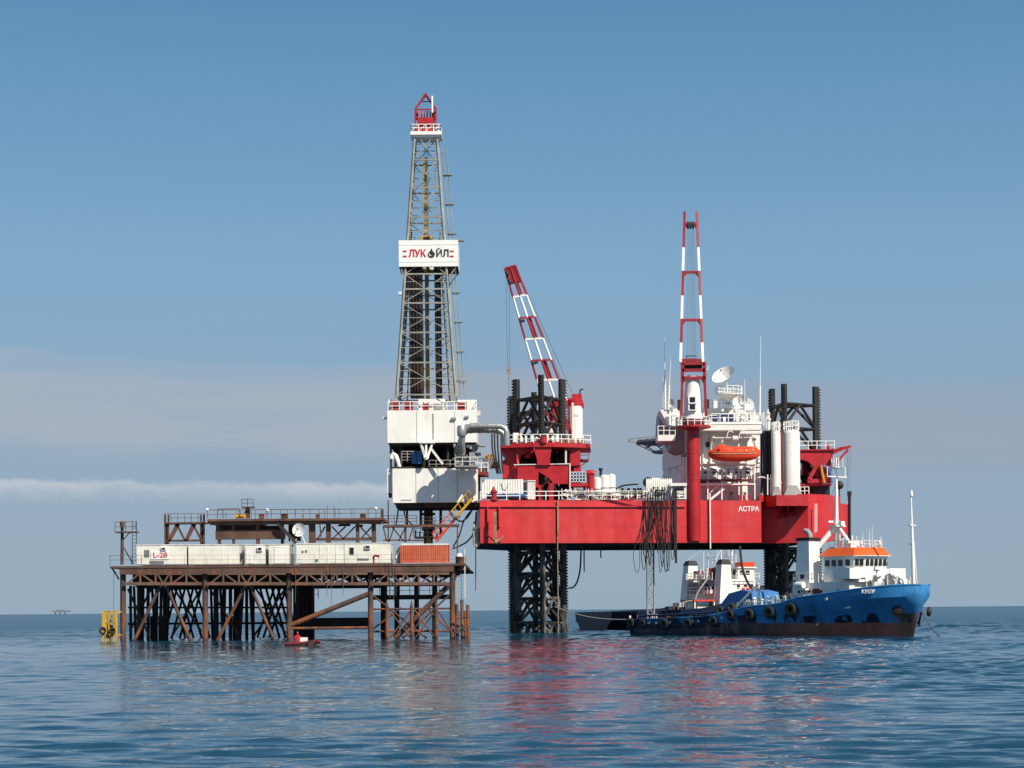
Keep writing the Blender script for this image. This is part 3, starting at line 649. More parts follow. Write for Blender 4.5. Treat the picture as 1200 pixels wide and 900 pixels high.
# white globe lamps
for px, py, lab in ((242.8, 597.5, 'white globe lamp on the left corner of the raised deck'), (313.2, 597.8, 'white globe lamp on the raised deck right of the basket post'), (440.6, 596, 'white globe lamp at the right corner of the raised deck'), (354.5, 602, 'tiny white globe lamp low on the raised deck railing')):
    b_ = 607.5 if px < 400 else 606.5
    lp = T('globe_lamp', lab, 'lamp', w(px, b_, YD+.2), 'globe lamps along the raised deck'); r_ = .22 if px != 354.5 else .13
    c = w(px, py, YD+.2); m = MB(); m.lathe([(r_*math.sin(math.pi*i/8), -r_*math.cos(math.pi*i/8)) for i in range(9)], c, n=14, cap=False); m.build('lamp_globe', M['sign_white'], lp)
    m = MB(); m.beam(w(px, b_, YD+.2), c - Vector((0, 0, r_)), .06); m.build('pole', M['brown_steel'], lp)

# catwalk to the wells under the derrick
cw = T('pipe_catwalk', 'brown braced catwalk reaching from the raised deck towards the dark riser', 'catwalk', w(493, 661, YD+4))
m = MB(); m.pb(449.2, 614.6, 538, 617.6, YD+3, 1.5); m.build('walkway', M['brown_steel'], cw)
m = MB()
for p, q in (((449, 617), (453, 634)), ((462, 617), (456, 635)), ((460, 618), (473, 634)), ((475, 618), (467, 634)), ((484, 618), (479, 634)), ((449, 632.8), (497, 633.4)), ((536, 618), (536, 661)), ((455, 586), (455, 661))):
    m.beam(w(*p, YD+3.2), w(*q, YD+3.2), .17)
m.pb(473.5, 617.6, 476.3, 635, YD+3.4, .4); m.build('brace', M['brown_steel'], cw)
m = MB(); m.rail([w(449, 614.8, YD+3), w(488, 614.4, YD+3)], 1.1, 1.3, .05, 3); m.rail([w(488, 614.4, YD+4.4), w(537, 614, YD+4.4)], .9, 1.6, .03); m.build('railing', M['brown_steel'], cw)

# yellow boat landing at the left front leg
bl = T('boat_landing', 'bright yellow ladder cage of the boat landing at the left front leg', 'boat landing', w(130, wz(0, YP-1, 130), YP-1))
m = MB()
for px in (120.8, 124.5, 127.5, 133.5, 136.5): m.beam(w(px, 716, YP-1), w(px, 756, YP-1), .22 if px in (120.8, 136.5) else .14)
for py in (716.5, 731, 744): m.beam(w(120.8, py, YP-1), w(136.5, py-.2, YP-1), .14)
for py in (720, 725, 736, 740): m.beam(w(127.5, py, YP-1), w(136.5, py-.1, YP-1), .1)
for px in (121, 136.3): m.beam(w(px, 717, YP-1), w(px+6, 717, YP), .12); m.beam(w(px, 744, YP-1), w(px+6, 744, YP), .12)
m.pb(134.8, 716, 137.6, 733, YP-1.12, .1); m.pb(120.4, 718, 123.4, 742, YP-1.12, .1)
m.beam(w(129, 717, YP-.2), w(129, 754, YP-.2), .12)
m.build('frame', M['yellow'], bl)
m = MB(); m.pb(123.5, 730, 127, 748, YP-.6, .3); m.pb(128.5, 733, 133, 746, YP-.5, .3); m.build('fender', M['rubber'], bl)
def tyre(mb, c, axis, R_=.5, r_=.17):
    prof = [(R_+r_*math.cos(t*math.pi/5), r_*math.sin(t*math.pi/5)) for t in range(11)]
    mb.lathe(prof, c, axis, 20, cap=False)
for px, py, lab in ((120.3, 739, 'black tyre hung on the left side of the yellow boat landing'), (131.5, 739.5, 'black tyre hung near the middle of the yellow boat landing')):
    m = MB(); tyre(m, w(px, py, YP-1.3), (.9, -1, 0), .34, .13); tag(m.build('tyre_fender', M['rubber'], at=w(px, py, YP-1.3)), lab, 'tyre', 'tyres on the yellow boat landing')

# inflatable boat with its helmsman
YI = 195.0
ib = T('inflatable_boat', 'small red and black inflatable boat under the platform front', 'boat', w(353, wz(0, YI, 353), YI))
m = MB(); pts = [w(371, 751.5, YI), w(373.5, 752.2, YI+.6), w(371, 752.5, YI+1.3), w(350, 755, YI+1.5), w(334, 755.5, YI+1.4)]
pts2 = [w(371.5, 752.2, YI+.5), w(366, 753.4, YI-.1), w(350, 755.2, YI-.2), w(334, 755.8, YI-.2)]
m.path(pts, .17, 10); m.path([p+Vector((0, 0, .1)) for p in pts2], .15, 10); m.build('tube', M['boat_red'], ib)
m = MB(); m.ppoly([(335, 755.5), (370, 752.5), (366, 758.5), (336, 759.5)], YI-.28, 1.6); m.build('hull', M['rubber'], ib)
m = MB(); m.pb(351.5, 747, 360, 752.4, YI+.3, .7); m.build('console', M['white'], ib)
m = MB(); m.pb(360.6, 750.8, 367.4, 758, YI-.5, .4); m.build('side_cover', M['dark_steel'], ib)
m = MB(); m.pb(333.5, 749.5, 336.5, 757, YI+.4, .5); m.build('outboard_motor', M['black'], ib)
def skin_body(name, joints, edges, mat, parent=None, at=None, label=None):
    me = bpy.data.meshes.new(name); o = bpy.data.objects.new(name, me); COL.objects.link(o)
    base = Vector(at)
    me.from_pydata([Vector(j[0]) for j in joints], edges, [])
    sk = o.modifiers.new('skin', 'SKIN'); 
    for v, j in zip(me.skin_vertices[0].data, joints): v.radius = (j[1], j[1] if len(j) < 3 else j[2])
    me.skin_vertices[0].data[0].use_root = True
    sb_ = o.modifiers.new('sub', 'SUBSURF'); sb_.levels = 2; sb_.render_levels = 2
    dg = bpy.context.evaluated_depsgraph_get(); me2 = bpy.data.meshes.new_from_object(o.evaluated_get(dg)); me2.name = name
    o.modifiers.clear(); o.data = me2; me2.materials.clear(); me2.materials.append(mat); me2.shade_smooth(); o.location = base
    if parent: o.parent = parent
    return o
pz = w(348.5, 752.5, YI+.5)
J = [((0, 0, .12), .17), ((0, .02, .35), .17, .13), ((.02, 0, .58), .19, .13), ((.02, 0, .70), .07), ((.03, -.01, .80), .085), ((.03, -.02, .92), .095), ((.03, -.01, 1.0), .06),
     ((-.2, 0, .58), .07), ((-.27, -.08, .34), .055), ((-.12, -.26, .24), .045), ((.24, 0, .57), .07), ((.32, -.05, .35), .055), ((.42, -.2, .3), .045),
     ((-.1, -.1, .08), .095), ((-.12, -.48, .12), .08), ((-.1, -.5, -.25), .06), ((.12, -.1, .08), .095), ((.16, -.48, .12), .08), ((.16, -.5, -.25), .06)]
E_ = [(0,1),(1,2),(2,3),(3,4),(4,5),(5,6),(2,7),(7,8),(8,9),(2,10),(10,11),(11,12),(0,13),(13,14),(14,15),(0,16),(16,17),(17,18)]
pe = skin_body('person', J, E_, M['red_cloth'], at=pz)
tag(pe, 'person in a red hooded suit sitting in the small inflatable boat', 'person')
m = MB(); c = Vector((.03, -.075, .9)); m.lathe([(.062*math.sin(math.pi*i/6), -.075*math.cos(math.pi*i/6)) for i in range(7)], c, n=12, cap=False)
m.tube((.03, -.13, .9), (.03, -.155, .885), .014, 6); m.build('face', M['skin'], pe, local=True)
# ------------------------------------------------------------------ drilling derrick and its windwalled base
YC = 282.0
cx = lambda py: w(500.5 - (466-py)*0.0055, py, YC).x
de = T('drilling_derrick', 'tall grey lattice drilling derrick with a white sign and red crown', 'derrick', w(500.5, 468, YC))
zb, zt = w(500, 468, YC).z, w(498, 156, YC).z
def half(z): t_ = (z-zb)/(zt-zb); return 4.02*(1-t_) + 1.46*t_
def ctr(z): t_ = (z-zb)/(zt-zb); return w(500.6, 468, YC).x*(1-t_) + w(499.2, 156, YC).x*t_
def corner(z, i):
    sx, sy = ((-1, -1), (1, -1), (1, 1), (-1, 1))[i]; h_ = half(z); return Vector((ctr(z)+sx*h_, YC+sy*h_, z))
for i in range(4):
    m = MB(); m.beam(corner(zb, i), corner(zt, i), .27); q = corner(zb, i); m.bx(q.x-.35, q.x+.35, q.y-.35, q.y+.35, zb-.1, zb+.15); m.build('leg', M['galv'], de)
lev = [466, 447, 428.6, 411, 393.5, 376, 359, 342.6, 325, 309, 291, 275, 258, 240, 223, 206, 190.5, 174, 158]
zs = [w(500, y, YC).z for y in lev]
for f in range(4):
    m = MB()
    for k in range(len(zs)):
        a, b2 = corner(zs[k], f), corner(zs[k], (f+1) % 4); heavy = k % 2 == 0 or k in (7,)
        m.beam(a, b2, .19 if heavy else .09)
        if k+1 < len(zs):
            c_, d_ = corner(zs[k+1], f), corner(zs[k+1], (f+1) % 4); mid = (c_+d_)/2 if k % 2 == 0 else None
            if k % 2 == 0: m.beam(a, mid, .085); m.beam(b2, mid, .085)
            else: mid = (a+b2)/2; m.beam(mid, c_, .085); m.beam(mid, d_, .085)
            for e_, g_ in ((a, c_), (b2, d_)):      # small redundant members near the legs
                n1 = e_.lerp(g_, .5); t1 = (e_ if k % 2 == 0 else g_).lerp(((c_+d_)/2 if k % 2 == 0 else (a+b2)/2), .5); m.beam(n1, t1, .06)
    m.build('lattice', M['galv'], de)
# wide windwall with the company sign
S0, S1 = w(467.2, 281.6, YC-3.2), w(537, 311.9, YC-3.2)
m = MB(); m.bx(S0.x, S1.x, YC-3.2, YC-3.0, S1.z, S0.z); m.bx(S0.x, S0.x+.15, YC-3.0, YC+3.2, S1.z, S0.z); m.bx(S1.x-.15, S1.x, YC-3.0, YC+3.2, S1.z, S0.z); m.bx(S0.x+.15, S1.x-.15, YC+3.05, YC+3.2, S1.z, S0.z)
for py in (286.6, 306.6): m.pb(467.6, py-.25, 536.6, py+.25, YC-3.24, .05)
wb = m.build('sign_board', M['sign_white'], de)
m = MB(); m.bx(S0.x+.05, S0.x+2.2, YC-2.95, YC+3.0, S1.z-.06, S1.z+.1); m.bx(S1.x-2.4, S1.x-.05, YC-2.95, YC+3.0, S1.z-.06, S1.z+.1); m.bx(S0.x+2.2, S1.x-2.4, YC+.6, YC+3.0, S1.z-.055, S1.z+.09)
for k in range(5): x = S0.x+.3+(S1.x-S0.x-.6)*k/4; m.beam((x, YC-2.8, S1.z-.2), (x, YC+2.9, S1.z-.2), .14, .25)
m.build('racking_floor', M['dark_steel'], de)
m = MB()
for sx, q in ((-1, S0.x), (1, S1.x)):
    for sy in (-1, 1): zz_ = S1.z-.1; p = corner(zz_-1.7, 0 if sx < 0 and sy < 0 else 1 if sy < 0 else 2 if sx > 0 else 3); m.beam(p, (q-sx*.3, YC+sy*2.9, zz_), .14)
m.pb(531, 281, 544, 281.8, YC-1, 1.2); m.build('bracket', M['galv'], de)
yl = YC-3.25
letters('lettering', 'ЛУК', 1.3, M['sign_red'], wb, w(489.0, 297.2, yl), .02, .035, None, .90)
letters('lettering', 'ИЛ', 1.3, M['sign_dark'], wb, w(518.6, 297.2, yl), .02, .035, None, .95)
m = MB(); m.path([w(513, 290.6, yl-.02), w(514.4, 291.6, yl-.02), w(515.8, 290.6, yl-.02)], .045, 5); m.build('lettering', M['sign_dark'], wb)
m = MB(); pr = []
for k in range(25):
    a = math.pi/2 + .42 + (2*math.pi-.84)*k/24; pr.append((505.5+4.1*math.cos(a), 298.0-3.9*math.sin(a)))
pr.append((505.6, 290.6)); m.ppoly(pr, yl-.02, .04); m.build('drop_emblem', M['sign_dark'], wb)
m = MB(); m.path([w(502.9, 297, yl-.03), w(503.2, 298.8, yl-.03), w(504.6, 300, yl-.03), w(505.4, 299.2, yl-.03)], .07, 6); m.build('drop_highlight', M['sign_white'], wb)
m = MB()
for x0, x1 in ((472.2, 476.6), (527.2, 531.8)):
    for py in (294.2, 300.2): m.pb(x0, py-.75, x1, py+.75, yl-.02, .04)
m.build('stripe_mark', M['sign_red'], wb)
# guide rail, travelling block, drill string
m = MB(); xg = ctr(zb+20); m.bx(xg-.28, xg+.28, YC+.2, YC+.55, w(500, 467, YC).z, w(500, 312, YC).z); m.build('guide_rail', M['rail_tan'], de)
m = MB(); m.bx(xg-.34, xg+.14, YC+.15, YC+.55, w(500, 280, YC).z, w(500, 184, YC).z)
for k in range(7): z_ = w(500, 192+k*13, YC).z; m.bx(xg-.38, xg+.18, YC+.05, YC+.15, z_, z_+.14)
m.build('guide_rail', M['yellow'], de)
m = MB(); m.pb(493.5, 276.5, 506.5, 283, YC-.9, 1.2); q = m.build('top_drive', M['yellow'], de)
m = MB(); m.pb(496, 277.5, 504, 281.6, YC-.95, .06); m.build('motor', M['black'], q)
m = MB()
for dx in (-.25, -.05, .15, .3): m.beam((xg+dx, YC+.1, w(500, 276, YC).z), (ctr(zt)+dx, YC+.1, zt), .04)
m.build('hoist_line', M['wire'], de)
m = MB(); m.pb(499, 425, 503, 450, YC-.2, .5); m.build('elevator', M['yellow'], de)
for i, (dx, dy) in enumerate(((.7, .5), (-.7, .5), (-1.0, -.6), (1.1, -.7))):          # standpipes and hose runs inside the corners
    m = MB(); m.tube(corner(zb, i)+Vector((dx, dy, 0)), corner(zs[11], i)+Vector((dx*.7, dy*.7, 0)), .11, 6); m.build('standpipe', M['galv' if i % 2 else 'pipe_brown'], de)
# ladder and rest platforms on the right side
m = MB()
p, q = corner(zb, 1)+Vector((.95, .4, 0)), corner(zt-2.2, 1)+Vector((.95, .4, 0)); m.ladder(p, q, .55, .45, .05)
for k in range(8):
    c_ = p.lerp(q, .06+k*.118); m.bx(c_.x-.5, c_.x+.75, c_.y-.3, c_.y+.6, c_.z-.04, c_.z+.04)
m.build('ladder', M['galv'], de)
m = MB(); c_ = w(540.5, 446, YC-2); m.bx(c_.x-.9, c_.x+.8, YC-2.6, YC-1, c_.z-.1, c_.z+.05); m.rail([(c_.x-.8, YC-2.5, c_.z), (c_.x+.75, YC-2.5, c_.z), (c_.x+.75, YC-1.1, c_.z)], 1.1, .8, .04); m.build('side_platform', M['galv'], de)
m = MB(); m.pb(467, 341.5, 471, 345, YC-3, .8); m.build('floodlight', M['white_worn'], de)
# crown
m = MB(); m.pb(481, 153.6, 517.6, 157.6, YC-2.05, 4.1); m.pb(483.5, 157.6, 515, 160.5, YC-1.7, 3.4); m.build('crown_platform', M['white'], de)
m = MB(); a = rc(481, 147, 517.6, 153.6, YC-2)
for Y in (YC-1.95, YC+1.9):
    m.rail([(a[0]+.1, Y, a[2]), (a[1]-.1, Y, a[2])], .95, 1.1, .06)
    for k in range(4): x0 = a[0]+.2+k*1.0; m.beam((x0, Y, a[2]+.1), (x0+.8, Y, a[2]+.85), .07)
for x in (a[0]+.1, a[1]-.1): m.rail([(x, YC-1.95, a[2]), (x, YC+1.9, a[2])], .95, 1.1, .06)
m.build('crown_railing', M['white'], de)
m = MB()
for sx in (486.6, 511):
    for Y in (YC-1.3, YC+1.3): m.beam(w(sx, 153.6, Y), w(sx, 128.2, Y), .20); m.beam(w(sx, 128.2, Y), (w(498.6, 110.5, YC).x, YC+(Y-YC)*.25, w(498.6, 110.5, YC).z), .2)
    m.beam(w(sx, 128.3, YC-1.3), w(sx, 128.3, YC+1.3), .16)
for Y in (YC-1.3, YC+1.3): m.beam(w(486.6, 128.3, Y), w(511, 128.2, Y), .18); m.beam(w(492, 119, YC), w(505, 119, YC), .1)
m.build('crown_frame', M['crane_red'], de)
m = MB(); m.pb(489, 137.5, 509, 146, YC-1.1, 2.2); m.pb(487.5, 146, 511, 153.4, YC-.9, 1.8); m.pb(487, 130, 490, 138, YC-.8, 1.5); m.pb(506, 130, 510.5, 138, YC-.8, 1.5)
for k in range(4): m.lathe([(.55, -.08), (.55, .08)], (w(494+k*3.4, 134.5, YC).x, YC, w(498, 134.5, YC).z), (1, 0, 0), 16)
m.build('crown_block', M['deck_red'], de)
m = MB(); m.tube(w(506.6, 132, YC-1.35), w(506.2, 112.5, YC-1.35), .14, 8); m.build('lightning_rod', M['white'], de)

# stands of drill pipe racked inside
def stand(x0, x1, label, cols, rows=4, ytop=314):
    t_ = T('drill_pipe_stand', label, 'drill pipe', w((x0+x1)/2, 466, YC), 'drill pipe racked in the derrick')
    for i in range(cols):
        px = x0+(x1-x0)*(i+.5)/cols
        m = MB()
        for j in range(rows):
            xx = w(px, 466, YC).x; Y = YC-.2-j*.42 + (i % 2)*.18
            m.tube((xx, Y, w(500, 467, YC).z), (xx-.1, Y+.05, w(500, ytop+random.uniform(-1.5, 2.5), YC).z), .15, 6)
        m.build('pipe_row', M['pipe_brown'], t_)
stand(482.0, 497.0, 'wide bundle of dark drill pipe racked left of the yellow rail', 8, 6)
stand(511.8, 518.2, 'narrow bundle of dark drill pipe racked right of the yellow rail', 4, 5)

# windwalled base under the derrick
YS = YC-6
dh = T('drilling_substructure', 'white windwalled drill floor block under the grey lattice derrick', 'drill floor', w(506, 594, YC))
m = MB(); m.pb(454, 480.6, 558.8, 518.6, YS, 12.5); ub = m.build('upper_windwall', M['white'], dh)
for px, a, b2, wd in ((507.6, 484.5, 515, .75), (488.5, 482, 518, .2), (533, 482, 518, .15)): m = MB(); m.pb(px-wd, a, px+wd, b2, YS-.05, .07); m.build('wall_slot', M['grey_paint'], ub)
for q in ((529, 489, 534.5, 491.5, YS-.35, .4), (545, 487, 549.5, 489.2, YS-.3, .35)): m = MB(); m.pb(*q); m.build('wall_lamp', M['grey_paint'], ub)
m = MB(); m.pb(448.5, 488.5, 453.6, 491, YS+2, .6); m.pb(558.9, 481, 563, 487, YS+3, .8); m.build('side_lamp', M['white_worn'], ub)
m = MB()
m.rail([w(455, 480.6, YS+.1), w(558.4, 480.2, YS+.1), w(558.4, 480.2, YS+12), w(455, 480.6, YS+12), w(455, 480.6, YS+.1)], 1.15, 1.4, .055); m.build('railing', M['white'], dh)
for q in ((490.5, 467.5, 521.5, 480.5, YS+3.2, 3), (536, 468.5, 558.3, 480.4, YS+6, 3), (455.4, 468, 459, 480.5, YS+3, 5)): m = MB(); m.pb(*q); m.build('deck_house', M['white'], dh)
m = MB(); m.pb(508, 473, 518.5, 480.4, YS+1, 1.5); m.build('control_box', M['galv'], dh)
# pillars and lower level
m = MB()
for px in (458, 470, 497, 525, 540, 555):
    for Y in (YS+1.0, YS+11): m.pb(px-1.3, 518.6, px+1.3, 549, Y, .4)
m.pb(456, 518.6, 557, 521.5, YS+.5, 11.5); m.pb(458, 546.6, 556, 548.8, YS+.4, 11.6); m.build('pillar', M['dark_steel'], dh)
m = MB(); m.pb(497, 520, 513, 548, YS+6, 2.5); m.pb(517, 524, 534, 548, YS+7, 3); m.pb(462, 522, 472, 547, YS+7, 3.5); m.pb(536, 520, 556, 547, YS+6, 4); m.pb(472, 518, 556.5, 549, YS+9.5, .4); m.pb(496, 521, 538, 523, YS+7, 3.6); m.build('machinery_and_backing', M['dark_steel'], dh)  # machines, with an added dark backing panel for the dim interior behind
m = MB()
for Y in (YS+.9,):
    m.rail([w(471, 542.5, Y), w(484, 542.5, Y)], 1.6, .7, .05, 4); m.rail([w(503, 548.6, Y), w(552, 548.2, Y)], 1.05, 1.0, .055)
    m.beam(w(471, 529, Y), w(497, 528.8, Y), .1)
m.build('lower_railing', M['galv'], dh)
m = MB(); m.pb(482.6, 530, 494.3, 543.5, YS+.7, 1.6); q = m.build('blue_tank', M['panel_blue'], dh)
m = MB(); m.pb(487.2, 530.2, 488.4, 543.3, YS+.66, .05); m.build('seam', M['panel_navy'], q)
m = MB()
for p, q in (((493, 518.6), (498.5, 536.5)), ((499.5, 518.6), (499.5, 534)), ((507, 518.6), (500.5, 536.5)), ((505, 525.5), (519, 544))): m.beam(w(*p, YS-.9), w(*q, YS-1.1), .28)
m.lathe([(.36, -.15), (.36, .15)], w(499.6, 535.6, YS-1.1), (0, 1, 0), 16); m.lathe([(.13, -.3), (.13, .3)], w(499.6, 535.6, YS-1.1), (0, 1, 0), 10)
m.pb(491, 517.4, 509, 519.2, YS-1.3, 1.6); m.build('hanger_frame', M['white'], dh)
m = MB(); m.path([w(468.5, 549, YS+1.2), w(466.5, 541, YS+1.2), w(463.5, 534, YS+1.2), w(460.5, 531.6, YS+1.2), w(458.8, 534, YS+1.2), w(459, 538, YS+1.2)], .34, 10); m.build('vent_duct', M['white'], dh)
m = MB(); m.pb(460, 548.8, 560, 588.9, YS+.2, 11); lw = m.build('lower_windwall', M['white'], dh)
for px, wd in ((459.8, .45), (487.6, .22), (513.5, .2), (536, .2)): m = MB(); m.pb(px-wd, 549.2, px+wd, 588.7, YS+.15, .07); m.build('wall_seam', M['grey_paint'], lw)
m = MB(); m.pb(470, 585.4, 482, 586.4, YS+.15, .07); m.build('wall_slot', M['grey_paint'], lw)
m = MB(); m.pb(453.6, 549.2, 459.6, 578, YS+.8, 5); m.build('side_panel', M['white_worn'], dh)
m = MB(); m.pb(455.5, 578, 459, 583, YS+1, 1); m.build('side_lamp', M['black'], dh)
m = MB(); m.pb(464, 588.9, 572, 594.4, YS+1, 9.5); m.build('base_girder', M['dark_steel'], dh)
# cluttered pipework between base and hull
rr = random.Random(5)
for k in range(34):
    m = MB(); x = rr.uniform(531, 560); y = rr.uniform(522, 541); Y = YS-rr.uniform(.4, 5); L = rr.uniform(3, 11)
    if k % 3 == 0: m.tube(w(x, y, Y), w(x, y+L, Y), rr.uniform(.09, .22), 8)
    elif k % 3 == 1: m.tube(w(x, y, Y), w(x+L, y, Y), rr.uniform(.09, .22), 8)
    else: m.lathe([(.1, 0), (.32, .02), (.32, .3), (.1, .34)], w(x, y, Y), (0, 0, 1) if k % 2 else (1, 0, 0), 12)
    m.build('valve' if k % 3 == 2 else 'pipe', M['galv' if k % 4 else 'grey_paint'], dh)
m = MB(); m.pb(533, 545.5, 560, 547, YS-5.2, 5.1); m.build('side_floor', M['grey_paint'], dh)
for q in ((539, 534, 549, 545.4, YS-3.6, 2.4), (550, 530, 556, 545.4, YS-4.6, 3.2), (534, 538, 538, 545.4, YS-4.8, 1.6)): m = MB(); m.pb(*q); m.build('cabinet', M['grey_paint'], dh)
m = MB(); m.rail([w(533.4, 545.5, YS-.3), w(533.4, 545.5, YS-5.1), w(559.6, 545.3, YS-5.1)], 1.1, .9, .05); m.build('side_railing', M['white_worn'], dh)
m = MB(); m.pb(557, 553, 572, 556, YS+.5, 6); m.pb(560, 548, 563, 585, YS+3, .5); m.build('link_deck', M['dark_red'], dh)
m = MB(); m.rail([w(556, 553, YS+.5), w(572, 552.6, YS+.5)], 1.2, 1.2, .06); m.build('link_railing', M['white'], dh)
for px, py, sz, lab in ((464.5, 473.5, 8.5, 'small red winch on the white base roof beside the left derrick foot'), (479, 474, 9.5, 'broad red winch on the white base roof below the drill pipe'), (499, 475.6, 6.5, 'round red reel in front of the white roof house'), (541.5, 474.4, 11, 'red pipe coil on the white base roof right of the derrick')):
    wt = T('deck_winch', lab, 'winch', w(px, 480.5, YS+1.6), 'red winches on the derrick base roof')
    m = MB(); m.tube(w(px-sz/2, py+1, YS+1.6), w(px+sz/2, py+1, YS+1.6), .45, 14); m.build('drum', M['dark_red'], wt)
    m = MB()
    for s_ in (-1, 1): m.lathe([(.62, -.06), (.62, .06)], w(px+s_*sz*.45, py+.8, YS+1.6), (1, 0, 0), 16)
    m.pb(px-sz*.5, 478.6, px+sz*.5, 480.5, YS+1.0, 1.3); m.build('frame', M['deck_red'], wt)
# twin grey duct bridging to the rig
du = T('exhaust_duct', 'thick twin grey duct arching from the white base over to the red rig', 'duct', w(565, 520, YS-1.5))
for k in range(2):
    m = MB(); Y = YS-6.2+k*1.3; oy = k*6.0
    m.path([w(542-k*3, 528, Y+1), w(541.5-k*2, 515+oy*.5, Y), w(542.5-k, 506+oy*.6, Y), w(547, 500.6+oy*.7, Y), w(554, 499.3+oy*.8, Y), w(572, 499.2+oy*.8, Y), w(587-k*3, 499.6+oy*.8, Y), w(592-k*3.5, 502+oy*.8, Y), w(593.8-k*4, 507+oy*.5, Y), w(594-k*4, 522, Y)], .40, 14)
    q = m.build('duct_run', M['duct_grey'], du)
    for px in (552, 562, 572, 582): m = MB(); m.lathe([(.48, -.07), (.48, .07)], w(px, 499.2+oy*.8, Y), (1, 0, 0), 16); m.build('flange', M['galv'], q)
m = MB(); m.lathe([(.5, -.7), (.62, -.5), (.62, .5), (.5, .7)], w(541, 505, YS-6.4), (0, 0, 1), 14); m.pb(556, 495.6, 574, 496.4, YS-6, 1.5); m.tube(w(541, 508, YS-6.2), w(541, 532, YS-5), .3, 12); m.build('silencer', M['duct_grey'], du)

# riser into the platform with its hoses
ri = T('riser', 'dark drilling riser running from the white base down into the platform', 'riser', w(502, 645, YC))
m = MB(); m.tube(w(502, 594, YC), w(502, 640, YC), .62, 16); m.lathe([(.62, 0), (.95, .02), (.95, .35), (.62, .37)], w(502, 604, YC), n=16); m.lathe([(.62, 0), (.9, .02), (.9, .5), (.62, .52)], w(502, 622, YC), n=16); m.build('pipe', M['pipe_brown'], ri)
for px, y1, r_ in ((516.5, 628, .2), (477, 618, .16), (493.2, 616, .2)): m = MB(); m.tube(w(px, 594, YC), w(px, y1, YC), r_, 10); m.build('side_pipe', M['pipe_brown'], ri)
m = MB(); m.pb(485, 628.6, 515, 630, YC-3, 5); m.rail([w(485, 628.8, YC-3), w(515, 628.5, YC-3)], 1.1, .9, .05); m.rail([w(494, 617, YC-1.5), w(510, 617, YC-1.5)], 1.1, .8, .05, 3)
for k in range(6): m.tube(w(487+k*5, 630, YC-2), w(487+k*5, 621+(k % 3)*2, YC-2), .12, 8)
m.pb(499.6, 631, 505, 636.5, YC-3, 1); m.build('work_floor', M['tan_pipe'], ri)
GH = 'black hoses hanging below the derrick base'
for pts, lab in ((((467, 594), (465.6, 606), (464, 616)), 'short black hose hanging straight beside the left cable'), (((473, 594), (475, 606), (481, 613), (485, 616)), 'black hose hanging in a slant left of the riser'), (((526, 594), (528, 602), (534, 608), (541, 611), (548, 606), (553, 598)), 'black hose sagging behind the yellow gangway'), (((556, 596), (550, 601), (543, 612), (538, 628), (531, 641)), 'long black hose curving down from the hull to the container'), (((558, 600), (556, 622), (548, 634), (538, 640), (530, 643)), 'long black hose bowed outward below the gangway')):
    m = MB(); P = [w(x, y, YC-4) for x, y in pts]
    fine = [P[0]]
    for i in range(len(P)-1):
        p0, p1, p2, p3 = P[max(i-1, 0)], P[i], P[i+1], P[min(i+2, len(P)-1)]
        for s_ in range(1, 6):
            t_ = s_/5; fine.append(.5*((2*p1)+(p2-p0)*t_+(2*p0-5*p1+4*p2-p3)*t_*t_+(3*p1-p0-3*p2+p3)*t_**3))
    m.path(fine, .11, 6); tag(m.build('hose', M['hose'], at=P[0]), lab, 'hose', GH)
# gangway
gw = T('gangway', 'steep yellow and orange gangway from the platform up to the red rig', 'gangway', w(512, 634, YC-7))
A, B, Cm = w(554, 583, YC-7), w(511, 634, YC-7), w(533, 608, YC-7)
for p, q, mt in ((A, Cm, 'yellow'), (Cm, B, 'lifeboat_orange')):
    m = MB()
    for dy in (0, 1.0):
        o_ = Vector((0, dy, 0)); m.beam(p+o_, q+o_, .12, .3)
        n = 5
        for i in range(n+1): c_ = p.lerp(q, i/n)+o_; m.beam(c_, c_+Vector((-.5, 0, 1.0)), .08)
        m.beam(p+o_+Vector((-.5, 0, 1.0)), q+o_+Vector((-.5, 0, 1.0)), .09)
    for i in range(14): c_ = p.lerp(q, (i+.5)/14); m.bx(c_.x-.15, c_.x+.15, c_.y, c_.y+1, c_.z-.03, c_.z+.03)
    m.build('flight', M[mt], gw)
m = MB(); m.pb(529, 604, 539, 606.5, YC-7.6, 1.8); m.build('landing', M['tan_pipe'], gw)
# ------------------------------------------------------------------ the red jack-up rig
YF = lambda px: 275 + (px-562)*.022          # its long side runs slightly away to the right
def spline(P, n=5):
    P = [Vector(p) for p in P]; out = [P[0]]
    for i in range(len(P)-1):
        p0, p1, p2, p3 = P[max(i-1, 0)], P[i], P[i+1], P[min(i+2, len(P)-1)]
        for s_ in range(1, n+1):
            t_ = s_/n; out.append(.5*((2*p1)+(p2-p0)*t_+(2*p0-5*p1+4*p2-p3)*t_*t_+(3*p1-p0-3*p2+p3)*t_**3))
    return out
rig = T('jackup_rig', 'big red jack-up drilling rig standing on black lattice legs', 'drilling rig', w(760, 637, 290))
ZB, ZT = w(562, 636.6, 275).z, w(562, 586, 275).z       # underside and deck of the hull
def at(px, Y, z): p = w(px, 600, Y); return (p.x, Y)
HP = [(562.5, 275), (892, YF(892)), (892.3, 286.2), (947, 283.8), (972, 286.5), (996, 296), (986, 317), (900, 316), (600, 311), (558, 302)]
poly = [at(x, y, 0) for x, y in HP]
m = MB(); n = len(poly); bot = [(x, y, ZB + (1.7 if i in (5, 6) else .15 if i == 4 else 0)) for i, (x, y) in enumerate(poly)]
m.add(bot + [(x, y, ZT) for x, y in poly], [tuple(range(n, 2*n))] + [(i, (i+1) % n, n+(i+1) % n, n+i) for i in range(n)])
hull = m.build('hull', M['hull_red'], rig, smooth=False)
